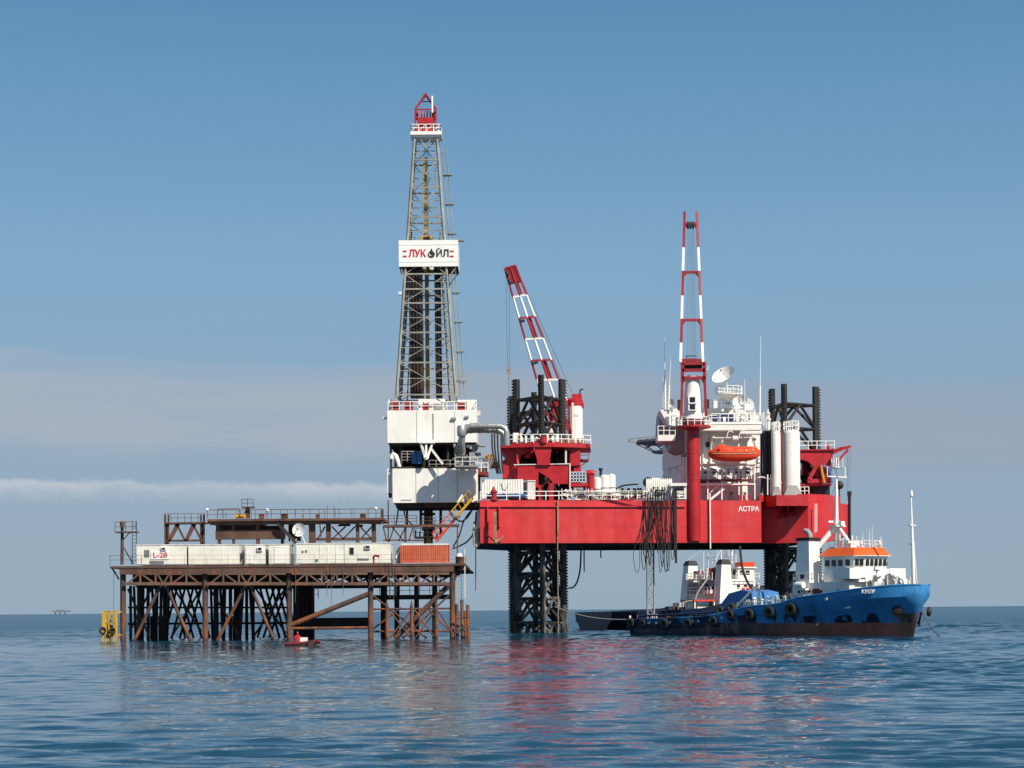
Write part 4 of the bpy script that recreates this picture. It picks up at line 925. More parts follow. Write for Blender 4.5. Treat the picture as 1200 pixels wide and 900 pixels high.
m = MB(); c_ = Vector((sum(p[0] for p in bot)/n, sum(p[1] for p in bot)/n, ZB-.02)); 
m.add([(x, y, z-.02) for x, y, z in bot], [tuple(range(n))[::-1]]); m.build('bottom_plating', M['dark_steel'], rig, smooth=False)
# rubbing strake, seams, stiffeners on the long side
m = MB()
def frontbar(x0, x1, y0, y1, d=.14, out=.02):
    a, b2 = w(x0, (y0+y1)/2, YF(x0)), w(x1, (y0+y1)/2, YF(x1)); z1 = w((x0+x1)/2, y0, YF((x0+x1)/2)).z; z0 = w((x0+x1)/2, y1, YF((x0+x1)/2)).z
    m.prism([(a.x, a.y-d-out), (b2.x, b2.y-d-out), (b2.x, b2.y-out+.05), (a.x, a.y-out+.05)], z0, z1)
frontbar(562.6, 803, 593.0, 594.2, .28)
for px in (600, 640, 672, 710, 748, 786, 845): frontbar(px-.18, px+.18, 595, 636, .03)
frontbar(571, 572.6, 594, 621, .5); frontbar(584.5, 586, 594, 618, .5)
m.build('strake', M['hull_red'], rig)
m = MB(); frontbar(653, 654.8, 587, 626, .3, .1); frontbar(653.4, 654.4, 626, 742, .12, .2); m.build('drain_pipe', M['tan_pipe'], rig)
m = MB(); frontbar(831.4, 832.6, 578, 643, .15, .3); frontbar(947.5, 948.2, 586, 612, .1, -1.0); m.build('pipe', M['white'], rig)
m = MB()
for px in (955, 957.5): m.beam(w(px, 590, 283.6), w(px, 624, 283.6), .05)
for k in range(20): m.beam(w(955, 591+k*1.7, 283.6), w(957.5, 591+k*1.7, 283.6), .07)
m.build('ladder', M['white'], rig)
m = MB(); m.beam(w(580.5, 600, 273.6), w(580.5, 637, 273.6), .5, .35); m.beam(w(581, 636, 273.4), w(570, 626, 274.8), .16); m.beam(w(581, 636, 273.4), w(590, 628, 274.9), .16); m.lathe([(.35, -.2), (.35, .2)], w(581.5, 635, 273.2), (1, 0, 0), 12); m.build('davit', M['tan_pipe'], rig)
letters('lettering', 'АСТРА', .94, M['sign_white'], hull, w(877.5, 596.6, YF(877.5)-.03), .02, .018, Matrix.Rotation(math.atan2(YF(800)-YF(700), w(800,600,YF(800)).x-w(700,600,YF(700)).x), 4, 'Z') @ Matrix.Rotation(R(90), 4, 'X'), .93)
# raised deck edge at the right with the overhanging ledge
m = MB(); m.prism([at(890, YF(890)+.05, 0), at(897, 286.3, 0), at(946.5, 284.0, 0), at(971, 286.6, 0), at(985, 292, 0), at(985, 312, 0), at(890, 312, 0)], ZT-.05, w(920, 579.5, 285).z); m.build('raised_deck', M['hull_red'], rig, smooth=False)
m = MB(); lt, lb = w(930, 579.3, 279.5).z, w(930, 592, 279.5).z
pl_ = [at(910, 280.6, 0), at(947.5, 281.6, 0), at(947.3, 284.5, 0), at(893, 286.5, 0)]
m.prism(pl_, lb, lt)
for t_ in (.15, .4, .65): 
    p = Vector((*pl_[0], lb)).lerp(Vector((*pl_[1], lb)), t_); m.add([(p.x-.1, p.y+.3, lb), (p.x+.1, p.y+.3, lb), (p.x+.1, p.y+4, lb), (p.x-.1, p.y+4, lb), (p.x-.1, p.y+4, lb-1.6), (p.x+.1, p.y+4, lb-1.6)], [(0,1,5,4), (0,4,3), (1,2,5), (3,4,5,2), (0,3,2,1)])
m.build('ledge', M['deck_red'], rig, smooth=False)

# lattice legs: three toothed chords and K bracing each
def chord(cx_, cy_, ang, z0, z1):
    m = MB(); c, s_ = math.cos(ang), math.sin(ang)
    def loc(a, b2): return (cx_+a*c-b2*s_, cy_+a*s_+b2*c)
    m.prism([loc(*q) for q in ((-.40, -.22), (-.22, -.40), (.22, -.40), (.40, -.22), (.40, .22), (.22, .40), (-.22, .40), (-.40, .22))], z0, z1)
    z_ = z0+.3
    while z_ < z1-.3:
        for sg in (1,):
            m.prism([loc(*q) for q in ((.36, -.16), (.74, -.13), (.74, .13), (.36, .16))], z_, z_+.22)
        z_ += .42
    m.prism([loc(*q) for q in ((.30, -.17), (.50, -.17), (.50, .17), (.30, .17))], z0, z1-.05)
    return m
def make_leg(px, Y, rad, rot, z0, z1, label=None):
    c_ = w(px, 600, Y); c_ = Vector((c_.x, Y, z0)); P = [(c_.x+rad*math.sin(rot+i*math.pi*2/3), c_.y-rad*math.cos(rot+i*math.pi*2/3)) for i in range(3)]
    m = MB(); z_ = z0+1.0; pitch = 3.45
    while z_+pitch < z1:
        for i in range(3):
            a, b2 = P[i], P[(i+1) % 3]; md = ((a[0]+b2[0])/2, (a[1]+b2[1])/2); zz_ = z_+pitch
            m.tube((*a, zz_), (*b2, zz_), .21, 8); m.tube((*md, zz_), (*a, z_), .21, 8); m.tube((*md, zz_), (*b2, z_), .21, 8)
        for i in range(3): a, b2, c3_ = P[i], P[(i+1) % 3], P[(i+2) % 3]; m.tube(((a[0]+b2[0])/2, (a[1]+b2[1])/2, z_+pitch), ((b2[0]+c3_[0])/2, (b2[1]+c3_[1])/2, z_+pitch), .11, 6)
        z_ += pitch
    o = m.build('leg', M['leg_steel'], rig)
    for i in range(3):
        ang = math.atan2(P[i][1]-c_.y, P[i][0]-c_.x); chord(P[i][0], P[i][1], ang, z0, z1).build('chord', M['leg_steel'], o)
    return o
ZL = -3.0
make_leg(633.7, 283.5, 3.62, R(2), ZL, w(633, 440, 280.5).z)
make_leg(625.6, 304, 3.62, R(2), ZL, w(600, 463, 304).z)
make_leg(927.5, 295.5, 3.7, R(-22), ZL, w(917, 450, 292).z)
make_leg(920, 312, 3.62, R(-19), ZL, w(917, 530, 312).z)

# jacking house round the near left leg
YJ = 278.5
m = MB()
m.ppoly([(587, 521), (605, 520.5), (606, 556), (603, 562), (589, 560), (588, 541), (594, 536), (587, 528)], YJ+1.5, 7)
m.ppoly([(603, 545), (613, 545), (613, 568), (603, 568)], YJ+.3, 9)
m.ppoly([(627, 517), (647.6, 516), (646, 528), (644.5, 539), (645, 545), (630, 545), (629, 537), (626.8, 530)], YJ-.6, 1.6)
m.ppoly([(606.5, 545), (668, 544), (668, 567), (649, 567), (643, 560), (631, 552.5), (631, 571), (606.5, 571)], YJ-.2, 1.0)
m.pb(643.5, 566, 649, 586.5, YJ-.2, 1.2); m.pb(631, 568, 634, 586.5, YJ, 1.2); m.pb(606.8, 570.9, 614, 586.5, YJ+.1, 9)
m.ppoly([(668, 566), (674, 545), (681, 545), (681, 566)], YJ+1.5, 7)
m.ppoly([(648, 517.5), (692, 520.5), (692, 523.5), (680, 525.5), (680, 545), (668, 546), (668, 528), (660, 524), (650, 526)], YJ+1.2, .7)
m.ppoly([(605, 520), (627, 517.5), (627, 527), (620, 529.5), (611, 533), (608, 545), (605.5, 545)], YJ+1.0, .7)
m.pb(605, 521, 680, 566, YJ+9.3, .6)
jh = m.build('jacking_house', M['deck_red'], rig, smooth=False)
m = MB(); top = w(640, 519.5, YJ)
pl_ = [at(588, YJ+.2, 0), at(626, YJ-.9, 0), at(650, YJ-.9, 0), at(693, YJ+1.5, 0), at(693, YJ+10.5, 0), at(588, YJ+10.5, 0)]
m.prism(pl_, top.z-.55, top.z); m.build('house_floor', M['deck_red'], jh, smooth=False)
m = MB(); m.rail([(*p, top.z) for p in pl_] + [(*pl_[0], top.z)], 1.15, 1.1, .06); m.build('railing', M['white'], jh)
m = MB(); m.beam(w(602, 544.6, YJ-.3), w(668.5, 543.5, YJ-.3), .12); m.beam(w(668, 544, YJ-.3), w(668, 576, YJ-.3), .16); m.tube(w(663, 545, YJ+.6), w(663, 527, YJ+.6), .14, 8); m.build('pipe', M['white_worn'], jh)
m = MB(); m.path(spline([w(606, 522, YJ+.4), w(606, 538, YJ+.4), w(607.5, 544, YJ+.2), w(609, 546, YJ)]), .16, 8); m.path(spline([w(626, 521, YJ-.7), w(625.5, 528, YJ-.7), w(622, 531, YJ-.5)]), .14, 8); m.tube(w(637, 519, YJ-.8), w(637, 511.5, YJ-.8), .5, 12); m.build('red_pipe', M['deck_red'], jh)
m = MB()
for k, (px, py) in enumerate(((612, 541), (616, 543), (622, 541), (655, 541), (659, 543), (653, 536), (637, 563), (640, 575), (652, 580), (660, 578), (666, 572))):
    m = MB(); m.lathe([(.3, -.5), (.75, -.45), (.75, .45), (.3, .5)], w(px, py, YJ+3.5+k % 3), ((1, 0, 0), (0, 1, 0), (0, 0, 1))[k % 3], 12); m.build('gear', M['dark_steel'], jh)
for px in (610, 618, 624, 651, 657, 664): m = MB(); m.pb(px-1, 524, px+1, 545, YJ+4.5, .4); m.build('post', M['dark_steel'], jh)
m = MB(); m.lathe([(.1, .55), (.75, .5), (.85, 0), (.85, -.3)], w(619.5, 534.5, YJ+2.2), (0, 0, 1), 14); m.beam(w(632, 573, YJ+.8), w(643, 562, YJ+.8), .25); m.pb(676, 521, 689, 522.6, YJ+1.2, .2); m.build('motor', M['deck_red'], jh)
m = MB(); m.pb(680, 538, 690, 540, YJ+3, 3); m.beam(w(680, 546, YJ+3.2), w(689, 540, YJ+3.2), .14); m.rail([w(680, 538, YJ+3), w(690, 537.8, YJ+3), w(690, 537.8, YJ+6)], 1.1, .9, .05); m.build('side_balcony', M['dark_red'], jh)
rr = random.Random(11); m = MB()
for k in range(14):
    px = rr.uniform(603, 688); m.tube(w(px, 519, YJ+rr.uniform(1, 4)), w(px, 519-rr.uniform(5, 11), YJ+rr.uniform(1, 4)), rr.uniform(.12, .3), 8)
m.build('deck_fitting', M['white_worn'], jh)
for k in range(7): px = 645+k*6; m = MB(); m.pb(px, 513.5, px+4.4, 519, YJ+3.2+(k % 2)*1.2, .8); m.build('deck_locker', M['tan_pipe'], jh)
# jacking house at the right leg
YR = 289.0
m = MB()
m.ppoly([(938, 527.5), (976, 527.5), (976, 532), (968, 545), (964, 558), (958, 560), (952, 545), (946, 540), (938, 538)], YR, 1.2)
m.ppoly([(940, 527), (948, 527), (948, 580), (940, 580)], YR+8, 1)
m.ppoly([(966, 532), (976, 532), (974, 562), (966, 566)], YR+1.3, 6)
for p, q in (((957, 546), (948, 562)), ((960, 546), (965, 562)), ((961, 545), (974, 560))): m.beam(w(*p, YR-.4), w(*q, YR-.4), .5)
m.pb(947, 561, 975, 566, YR-.6, 1.4); m.pb(938, 567, 975, 569, YR-.2, 7)
jr = m.build('jacking_house', M['deck_red'], rig, smooth=False)
m = MB(); m.lathe([(2.0, 0), (2.0, 1.5)], (w(956, 580, YR+3).x, YR+3, w(956, 580.5, YR+3).z), n=28); m.build('turntable', M['black'], jr)
m = MB(); m.pb(937, 526.4, 978, 527.8, YR-.3, 9); m.build('house_floor', M['deck_red'], jr)
m = MB(); m.rail([w(937, 526.6, YR-.2), w(978, 526.2, YR-.2), w(978, 526.2, YR+8)], 1.15, 1.1, .06); m.rail([w(938, 580, YR-1), w(948, 579.6, YR-1)], 1.1, .8, .055); m.build('railing', M['white'], jr)
m = MB(); m.beam(w(976, 531, YR), w(996.5, 523, YR), .45, .3); m.beam(w(976, 529, YR+1.5), w(996.5, 523, YR), .3); m.beam(w(978, 545, YR), w(994, 526.5, YR), .3); m.beam(w(970, 527, YR), w(995.5, 522.6, YR), .1); m.build('davit_boom', M['deck_red'], jr)
m = MB(); m.beam(w(993.5, 527, YR), w(993.5, 586, YR), .05); m.beam(w(996.3, 524, YR), w(996, 577, YR), .04); m.build('wire', M['wire'], jr)
m = MB(); m.pb(968.5, 520, 972, 527, YR+1, 1.0); m.build('red_locker', M['deck_red'], jr)
for pts, mt, lab in ((((962, 545), (964, 556), (966, 566)), 'yellow', 'small yellow hose looped on the right red jacking house'), (((965, 546), (972, 550), (975, 566)), 'tarp_blue', 'small blue hose looped on the right red jacking house')):
    m = MB(); m.path(spline([w(x, y, YR-1.0) for x, y in pts]), .16, 6); tag(m.build('hose', M[mt], at=w(*pts[0], YR-1)), lab, 'hose', 'coloured hoses on the right jacking house')
m = MB(); c_ = w(983.5, 568.5, 292); m.tube(w(984, 584, 292), c_, .08, 8); m.lathe([(.62*math.sin(math.pi*i/8), -.62*math.cos(math.pi*i/8)) for i in range(9)], c_, n=14, cap=False)
tag(m.build('marker_ball', M['pipe_brown'], at=w(984, 584, 292)), 'dark ball on a short post at the right end of the red hull', 'marker')
m = MB(); m.tube(w(995.5, 640, 295), w(995.5, 577, 295), .22, 8); m.pb(993.5, 575.5, 998, 581, 295, .6); tag(m.build('corner_post', M['black'], at=w(995.5, 640, 295)), 'black post standing at the far right corner of the red hull', 'post')

# lattice caisson below the hull
m = MB(); c_ = w(762, 640, 281); pz_ = [(c_.x-.45, 280.6), (c_.x+.45, 280.6), (c_.x+.45, 281.5), (c_.x-.45, 281.5)]
for p in pz_: m.tube((*p, -3), (*p, ZB+.1), .1, 8)
z_ = -1.0; k = 0
while z_ < ZB-.5:
    for i in range(4): a, b2 = pz_[i], pz_[(i+1) % 4]; m.beam((*a, z_), (*b2, z_), .07); m.beam((*(a if k % 2 else b2), z_), (*(b2 if k % 2 else a), z_+.9), .07)
    z_ += .9; k += 1
m.build('caisson', M['grey_paint'], rig)
# railings along the deck edge
m = MB(); m.rail([w(563, 586, 275.1), w(655, 585.6, YF(655)+.1)], 1.15, 1.9, .065); m.rail([w(655, 585.6, YF(655)+.1), w(757, 585, YF(757)+.1)], 1.15, 1.2, .055); m.rail([w(790, 585, YF(790)+.1), w(803, 585, YF(803)+.1)], 1.1, 1, .055); m.build('deck_railing', M['white'], rig)
m = MB(); m.pb(663, 576.8, 765, 578.2, 277.3, .2); m.tube(w(700, 583, 279.6), w(745, 582.6, 279.6), .25, 10); m.tube(w(665, 580.4, 278.6), w(705, 580.2, 278.8), .14, 8); m.build('deck_pipe', M['galv'], rig)

# things on the deck, left end
dc = T('deck_container', 'white ribbed container on the red deck behind the blue pipe', 'container', w(596, 585, 279.5))
m = MB(); Y0 = 277.6; a = rc(565, 561.8, 613, 584, Y0)
for i in range(32):
    x0 = a[0]+(a[1]-a[0])*i/32; x1 = a[0]+(a[1]-a[0])*(i+1)/32; m.bx(x0, x1, Y0+(.07 if i % 2 else 0), Y0+.4, a[2], a[3])
m.bx(a[0]+.04, a[1]-.04, Y0+.4, Y0+2.4, a[2]+.01, a[3]-.02); m.build('wall', M['white'], dc)
m = MB(); 
for p, q in (((587, 566), (590, 574)), ((590, 574), (593, 574)), ((593, 574), (596, 566))): m.beam(w(*p, Y0-.02), w(*q, Y0-.02), .1, .06)
m.build('sling_mark', M['galv'], dc)
m = MB(); m.pb(613.2, 563, 618, 584, Y0+.2, 1.8); q = m.build('door', M['grey_paint'], dc)
m = MB()
for k in range(4): m.pb(614, 565+k*4.4, 617.4, 568.6+k*4.4, Y0+.12, .08)
m.build('grille', M['black'], q)
c2 = T('deck_container', 'small white box between the ribbed container and the red jacking house', 'container', w(623, 585, 279))
m = MB(); m.pb(618.4, 563.5, 627.4, 585, 278, 2.2); m.build('wall', M['white_worn'], c2); m = MB(); m.pb(618.2, 562.8, 627.7, 563.8, 277.9, 2.4); m.build('roof', M['white'], c2)
m = MB(); m.tube(w(570, 581.5, 276.4), w(616, 581.2, 276.4), .32, 14)
for px in (575, 590, 605): m.lathe([(.4, -.08), (.4, .08)], w(px, 581.3, 276.4), (1, 0, 0), 14)
tag(m.build('deck_pipe', M['blue_paint'], at=w(593, 585, 276.4)), 'blue pipe lying along the deck before the white ribbed container', 'pipe')
m = MB(); m.lathe([(.55, 0), (.55, .15), (.4, .25), (.4, .95), (.5, 1.0), (.5, 1.15), (.2, 1.5), (.14, 1.75), (.0, 1.85)], w(578.8, 586, 275.6), n=18)
tag(m.build('bollard', M['crane_red'], at=w(578.8, 586, 275.6)), 'dark red mushroom bollard on the hull edge before the blue pipe', 'bollard')
m = MB(); m.pb(561, 548, 572, 557, 281, 3); m.pb(572, 541, 585, 548, 283, 2); tag(m.build('mud_tank', M['grey_paint'], at=w(572, 557, 282)), 'grey steel tank between the white base and the red jacking house', 'tank')
m = MB(); m.pb(568.5, 532.5, 577, 540, 281.5, 2); tag(m.build('tool_box', M['orange_light'], at=w(573, 540, 282.5)), 'orange box on top of the grey tank beside the duct', 'box')
m = MB(); m.lathe([(.95, 1.5), (.1, 0)], w(573, 550.5, 281), n=16); tag(m.build('hopper', M['white'], at=w(573, 549, 281)), 'white cone hopper under the orange box', 'hopper')
for i, (px, py) in enumerate(((576.5, 508), (579.5, 506), (583, 508), (587, 507))):
    m = MB(); m.path(spline([w(px, py, 279), w(px+.4, 525, 279), w(px+3-i*.5, 540+i*2, 279), w(px+6-i, 555, 279.5)]), .12, 6)
    tag(m.build('hose', M['hose'], at=w(px, py, 279)), 'black hose drooping from the grey duct to the rig deck', 'hose', 'hoses below the duct')
pr_ = T('pipe_rack', 'blue barred rack on a red shelf right of the jacking house', 'rack', w(677, 570, 279))
m = MB()
for k in range(6): m.beam(w(668.6+k*3.5, 553, 279), w(668.6+k*3.5, 565, 279), .1)
for k in range(4): m.beam(w(668, 553.3+k*3.8, 279), w(687, 553+k*3.8, 279), .1)
m.build('frame', M['white_worn'], pr_)
m = MB(); m.pb(669, 553.5, 686.5, 564.5, 279.3, 1.2); m.build('blue_bundle', M['panel_blue'], pr_)
m = MB(); m.pb(666, 566, 689, 570, 278.6, 3); m.pb(668, 570, 670, 586, 279, 2); m.pb(684, 570, 686.5, 586, 279, 2); m.build('shelf', M['deck_red'], pr_)
m = MB(); m.tube(w(692, 586, 279.5), w(692, 557, 279.5), .5, 14); m.path(spline([w(687, 555.5, 279.5), w(690, 554.5, 279.5), w(694, 554.5, 279.5), w(697, 556, 279.5)]), .45, 12); tag(m.build('vent_pipe', M['deck_red'], at=w(692, 586, 279.5)), 'thick red vent pipe with a bent top beside the white tanks', 'pipe')
# domed white tanks
for px, wd, y0, lab in ((700.5, 5.8, 559, 'short white upright tank beside the red vent pipe'), (709, 6.4, 556, 'white upright tank in the middle of the three tanks'), (716.8, 4.8, 555, 'slim grey-white upright tank, rightmost of the three tanks')):
    tk = T('deck_tank', lab, 'tank', w(px, 586, 281), 'upright tanks on the deck'); r_ = wd*281/F; z0 = w(px, 586, 281).z; z1 = w(px, y0, 281).z
    m = MB(); m.lathe([(r_, 0), (r_, z1-z0-r_*.7), (r_*.92, z1-z0-r_*.35), (r_*.6, z1-z0-.1), (.02, z1-z0)], (w(px, 580, 281).x, 281, z0), n=24); m.build('shell', M['white'], tk)
    m = MB(); m.lathe([(r_+.05, 0), (r_+.05, .12)], (w(px, 580, 281).x, 281, z0+(z1-z0)*.45), n=24); m.build('band', M['grey_paint'], tk)
m = MB(); m.tube(w(704, 558, 281), w(704, 551, 281), .18, 8); m.lathe([(.28, 0), (.28, .35)], w(704, 551.5, 281), n=10); tag(m.build('vent_pipe', M['black'], at=w(704, 558, 281)), 'small black vent on top of the white tanks', 'vent')
# pump skids
def skid(px, py, Y, wd, seed, label, mats=('white', 'galv', 'dark_steel')):
    s_ = T('pump_skid', label, 'pump', w(px, py, Y), 'pumps and manifolds on the rig deck'); rr = random.Random(seed); W_ = wd*Y/F; b_ = w(px, py, Y)
    m = MB(); m.bx(b_.x-W_/2, b_.x+W_/2, Y-.7, Y+.9, b_.z, b_.z+.15)
    for sx in (-1, 1):
        for sy in (-.65, .85): m.beam((b_.x+sx*(W_/2-.07), Y+sy, b_.z), (b_.x+sx*(W_/2-.07), Y+sy, b_.z+1.5), .1)
    m.build('frame', M[mats[0]], s_)
    m = MB(); x = b_.x-W_/2+.3
    while x < b_.x+W_/2-.3:
        h_ = rr.uniform(.5, 1.35); k = rr.randrange(3)
        if k == 0: m.lathe([(.28, 0), (.28, h_), (.12, h_+.18)], (x, Y-.2, b_.z+.15), n=12)
        elif k == 1: m.lathe([(.3, -.35), (.34, -.3), (.34, .3), (.3, .35)], (x, Y-.3, b_.z+.15+h_*.6), (1, 0, 0), 14)
        else: m.bx(x-.28, x+.28, Y-.5, Y+.3, b_.z+.15, b_.z+.15+h_)
        x += rr.uniform(.45, .75)
    m.build('pump', M[mats[1]], s_)
    m = MB()
    for k in range(5):
        z_ = b_.z+.3+rr.random()*1.1; x0 = b_.x+rr.uniform(-.5, .1)*W_; m.tube((x0, Y-.75, z_), (x0+rr.uniform(.2, .45)*W_, Y-.75, z_), rr.uniform(.05, .1), 6)
        m.lathe([(.18, -.04), (.18, .04)], (x0, Y-.78, z_), (0, 1, 0), 10)
    m.build('pipework', M[mats[2]], s_)
skid(664, 586, 279, 12, 1, 'white pump frame under the red jacking house, beside the blue rack', ('white', 'dark_steel', 'white'))
skid(682, 586, 279, 16, 2, 'cluttered yellowish pump skid on the hull edge below the blue rack', ('white', 'tan_pipe', 'dark_steel'))
skid(700, 586, 279.3, 14, 9, 'white pump skid on the hull edge before the white tanks', ('white', 'white_worn', 'galv'))
skid(716, 586, 279.6, 17, 3, 'white valve skid with dark boxes right of the white tanks', ('white', 'white', 'dark_red'))
skid(735, 586, 281, 15, 4, 'white valve skid near the curved black hose', ('white', 'white_worn', 'dark_red'))
skid(752, 584, 280.5, 18, 5, 'tall white manifold just left of the hanging hoses', ('white', 'white', 'dark_steel'))
skid(771, 584, 280.8, 20, 6, 'white manifold behind the top of the hanging hoses', ('white', 'white', 'dark_steel'))
skid(795, 585, 281, 18, 8, 'grey and white pump skid left of the red crane column', ('white', 'dark_steel', 'white'))
m = MB()
for k in range(14): px = 758+k*2.2; m.lathe([(.11, 0), (.13, .05), (.13, 1.5), (.05, 1.75)], w(px, 575.5, 281.5), n=8)
m.pb(757, 575.2, 790, 576.2, 281, 1); tag(m.build('bottle_rack', M['white'], at=w(773, 576, 281.5)), 'row of upright white gas bottles above the hanging hoses', 'bottle rack')
m = MB(); m.pb(763.5, 560, 772.8, 566.5, 282, 1.4); m.pb(762, 566.5, 775, 571, 281.6, 1.8); tag(m.build('white_box', M['white'], at=w(768, 571, 282)), 'white box standing over the row of gas bottles', 'box')
m = MB(); m.lathe([(.3, -.5), (.75, -.4), (.75, .4), (.3, .5)], w(760, 565.5, 283), (.2, 1, 0), 16); tag(m.build('hose_reel', M['black'], at=w(760, 565.5, 283)), 'black round hose reel beside the white box', 'reel')
fr = T('equipment_frame', 'white open frame with a dark machine beside the red crane column', 'frame', w(795, 585, 281))
m = MB()
for px in (786.5, 803): m.beam(w(px, 585, 280.4), w(px, 567, 280.4), .3)
m.pb(785, 566, 805, 569.4, 280, 2.4); m.build('frame', M['white'], fr)
m = MB(); m.pb(788, 570, 801, 578.4, 280.8, 1.6); m.build('machine', M['grey_paint'], fr)
m = MB(); m.pb(792, 580, 802, 585, 280.6, 1.4); m.build('cabinet', M['white'], fr)
m = MB(); m.path(spline([w(722, 573, 280), w(729, 569.5, 280), w(738, 568, 280), w(748, 567.5, 280)]), .12, 8); tag(m.build('hose', M['black'], at=w(722, 573, 280)), 'black hose arching between the white valve skids', 'hose')
m = MB(); m.lathe([(.4, -2), (.45, -1.9), (.45, 1.9), (.4, 2)], w(738, 582, 279.8), (1, 0, 0), 16); tag(m.build('air_receiver', M['white'], at=w(738, 584, 279.8)), 'white horizontal cylinder on the hull edge left of the hoses', 'tank')
for px, lab in ((733, 'brown winch drum left of the white horizontal cylinder'), (747, 'dark brown winch drum right of the white horizontal cylinder')):
    m = MB(); m.lathe([(.75, -.5), (.75, -.42), (.4, -.4), (.4, .4), (.75, .42), (.75, .5)], w(px, 578, 279.6), (.9, .3, 0), 16); m.pb(px-2.5, 580, px+2.5, 584.5, 279.4, .8)
    tag(m.build('winch', M['pipe_brown'], at=w(px, 584, 279.6)), lab, 'winch')

# hoses hung over the hull side in loops
GHH = 'black hoses looped over the red hull side'
rr = random.Random(21)
loops = [(757, 743, 750, 671), (760, 752, 757, 668), (763, 755, 758, 660), (766, 762, 764, 652), (769, 770, 771, 648), (756.5, 760, 763, 662), (773, 772, 776, 671), (776, 774, 778, 664), (779, 778, 783, 670), (783, 786, 790, 656), (786, 781, 785, 669), (790, 790, 792, 654), (771, 757, 760, 655), (768, 776, 780, 650)]
for i, (xt, xa, xb, yb) in enumerate(loops):
    Y = YF(xt)-.45-rr.random()*.5; top = 572+rr.uniform(-3, 6)
    P = [w(xt+.5, top+3, Y+.6), w(xt, top, Y+.2), w(xt-.3, top+5, Y), w(xt+(xa-xt)*.2+rr.uniform(-1, 1), 610, Y), w(xa+rr.uniform(-.5, .5), 645 if yb > 656 else 632, Y), w(xa+.6, yb-8, Y), w((xa+xb)/2, yb, Y), w(xb-.4, yb-8, Y), w(xb, 642 if yb > 656 else 628, Y), w(xb+(xt-xb)*.7+rr.uniform(-1, 2), 606, Y), w(xt+2.0, top+4, Y+.1)]
    m = MB(); m.path(spline(P), .042+.014*(i % 3), 6)
    tag(m.build('hanging_hose', M['hose'], at=P[1]), 'black hose in the loose bundle looped over the red hull side', 'hose', GHH)
for px, y0, y1, lab in ((704, 645, 654, 'short black cable stub hanging under the red hull'), (684.5, 645, 670, 'thin black cable hanging straight below the hull, right of the lattice leg'), (792, 578, 660, 'thick straight black hose at the right edge of the hose bundle')):
    Y = YF(px)-.4 if y0 < 600 else 281
    m = MB(); m.path([w(px, y0-3, Y), w(px, (y0+y1)/2, Y), w(px+.2, y1, Y)], .16 if y0 < 600 else .09, 6); tag(m.build('hanging_cable', M['hose'], at=w(px, y0, Y)), lab, 'cable')
m = MB(); m.path(spline([w(681, 643, 283), w(680, 665, 283), w(677, 680, 283), w(672, 688, 283), w(666, 689, 283)]), .12, 6); tag(m.build('hanging_cable', M['hose'], at=w(681, 643, 283)), 'black cable curving from the red hull to the lattice leg', 'cable')
m = MB(); m.path(spline([w(867, 640, 282), w(870, 665, 281), w(877, 684, 278), w(889, 700, 274)]), .17, 6); tag(m.build('hanging_cable', M['hose'], at=w(867, 640, 282)), 'thick black hose curving from the hull down to the supply ship deck', 'hose')
m = MB(); m.path([w(557, 618, 277), w(557.5, 645, 277), w(557.5, 692, 277)], .07, 6); tag(m.build('hanging_cable', M['wire'], at=w(557, 618, 277)), 'long thin cable hanging from the left end of the red hull', 'cable')
m = MB(); m.path(spline([w(556, 612, 276.4), w(555, 620, 275.5), w(555.5, 636, 275.5), w(558, 640, 275.5), w(561, 636, 275.7)]), .14, 6); m.lathe([(.4, -.15), (.4, .15)], w(555.5, 618, 275.5), (1, 0, 0), 12); m.tube(w(559, 619, 276), w(560, 636, 276), .35, 10)
tag(m.build('sheave_gear', M['galv'], at=w(558, 640, 275.6)), 'sheave and pipe bracket on the left end of the red hull', 'sheave')
# ------------------------------------------------------------------ accommodation block with its upper decks
GEX = 'x'
ac = T('accommodation_block', 'white accommodation block with galleries on the red rig deck', 'building', w(845, 586, 292))
zt_, z0_ = w(845, 497.5, 288), ZT
P0, P1, P2, P3 = at(812, 288, 0), at(891, 291.5, 0), at(880, 309, 0), at(777.5, 306, 0)
m = MB(); m.prism([P0, P1, P2, P3], z0_-.03, zt_.z)
# stepped edges of the left wall
for k in range(3): 
    zz_ = w(778, 520+k*22, 306).z; a = Vector(P0).lerp(Vector(P3), .35); b2 = Vector(P3); nrm = Vector((P0[1]-P3[1], P3[0]-P0[0])).normalized()*.12
    m.prism([(a.x, a.y), (b2.x, b2.y), (b2.x+nrm.x, b2.y+nrm.y), (a.x+nrm.x, a.y+nrm.y)], zz_-1.2, zz_+.9)
wall = m.build('wall', M['white'], ac, smooth=False)
for t_ in (.25, .5, .75):
    m = MB(); a = Vector(P0).lerp(Vector(P3), t_); nrm = Vector((P0[1]-P3[1], P3[0]-P0[0])).normalized()*.06; d_ = (Vector(P3)-Vector(P0)).normalized()*.1
    m.prism([(a.x, a.y), (a.x+d_.x, a.y+d_.y), (a.x+d_.x+nrm.x, a.y+d_.y+nrm.y), (a.x+nrm.x, a.y+nrm.y)], z0_, zt_.z-3); m.build('wall_seam', M['grey_paint'], ac)
YA = 285.2
def gallery(y, x0, x1, mt, dep=3.2, rail=True, Y=YA):
    m = MB(); m.pb(x0, y, x1, y+1.6, Y, dep); q = m.build('gallery_floor', M[mt], ac)
    if rail:
        m = MB(); m.rail([w(x0+.2, y, Y+.05), w(x1-.2, y-.2, Y+.05)], 1.15, 1.2, .055); m.build('gallery_railing', M['white'], q)
gallery(561.5, 820.6, 881, 'dark_red'); gallery(566.6, 820.6, 884, 'white', 3, False); gallery(543, 822, 886, 'white', 2.6, False)
m = MB()
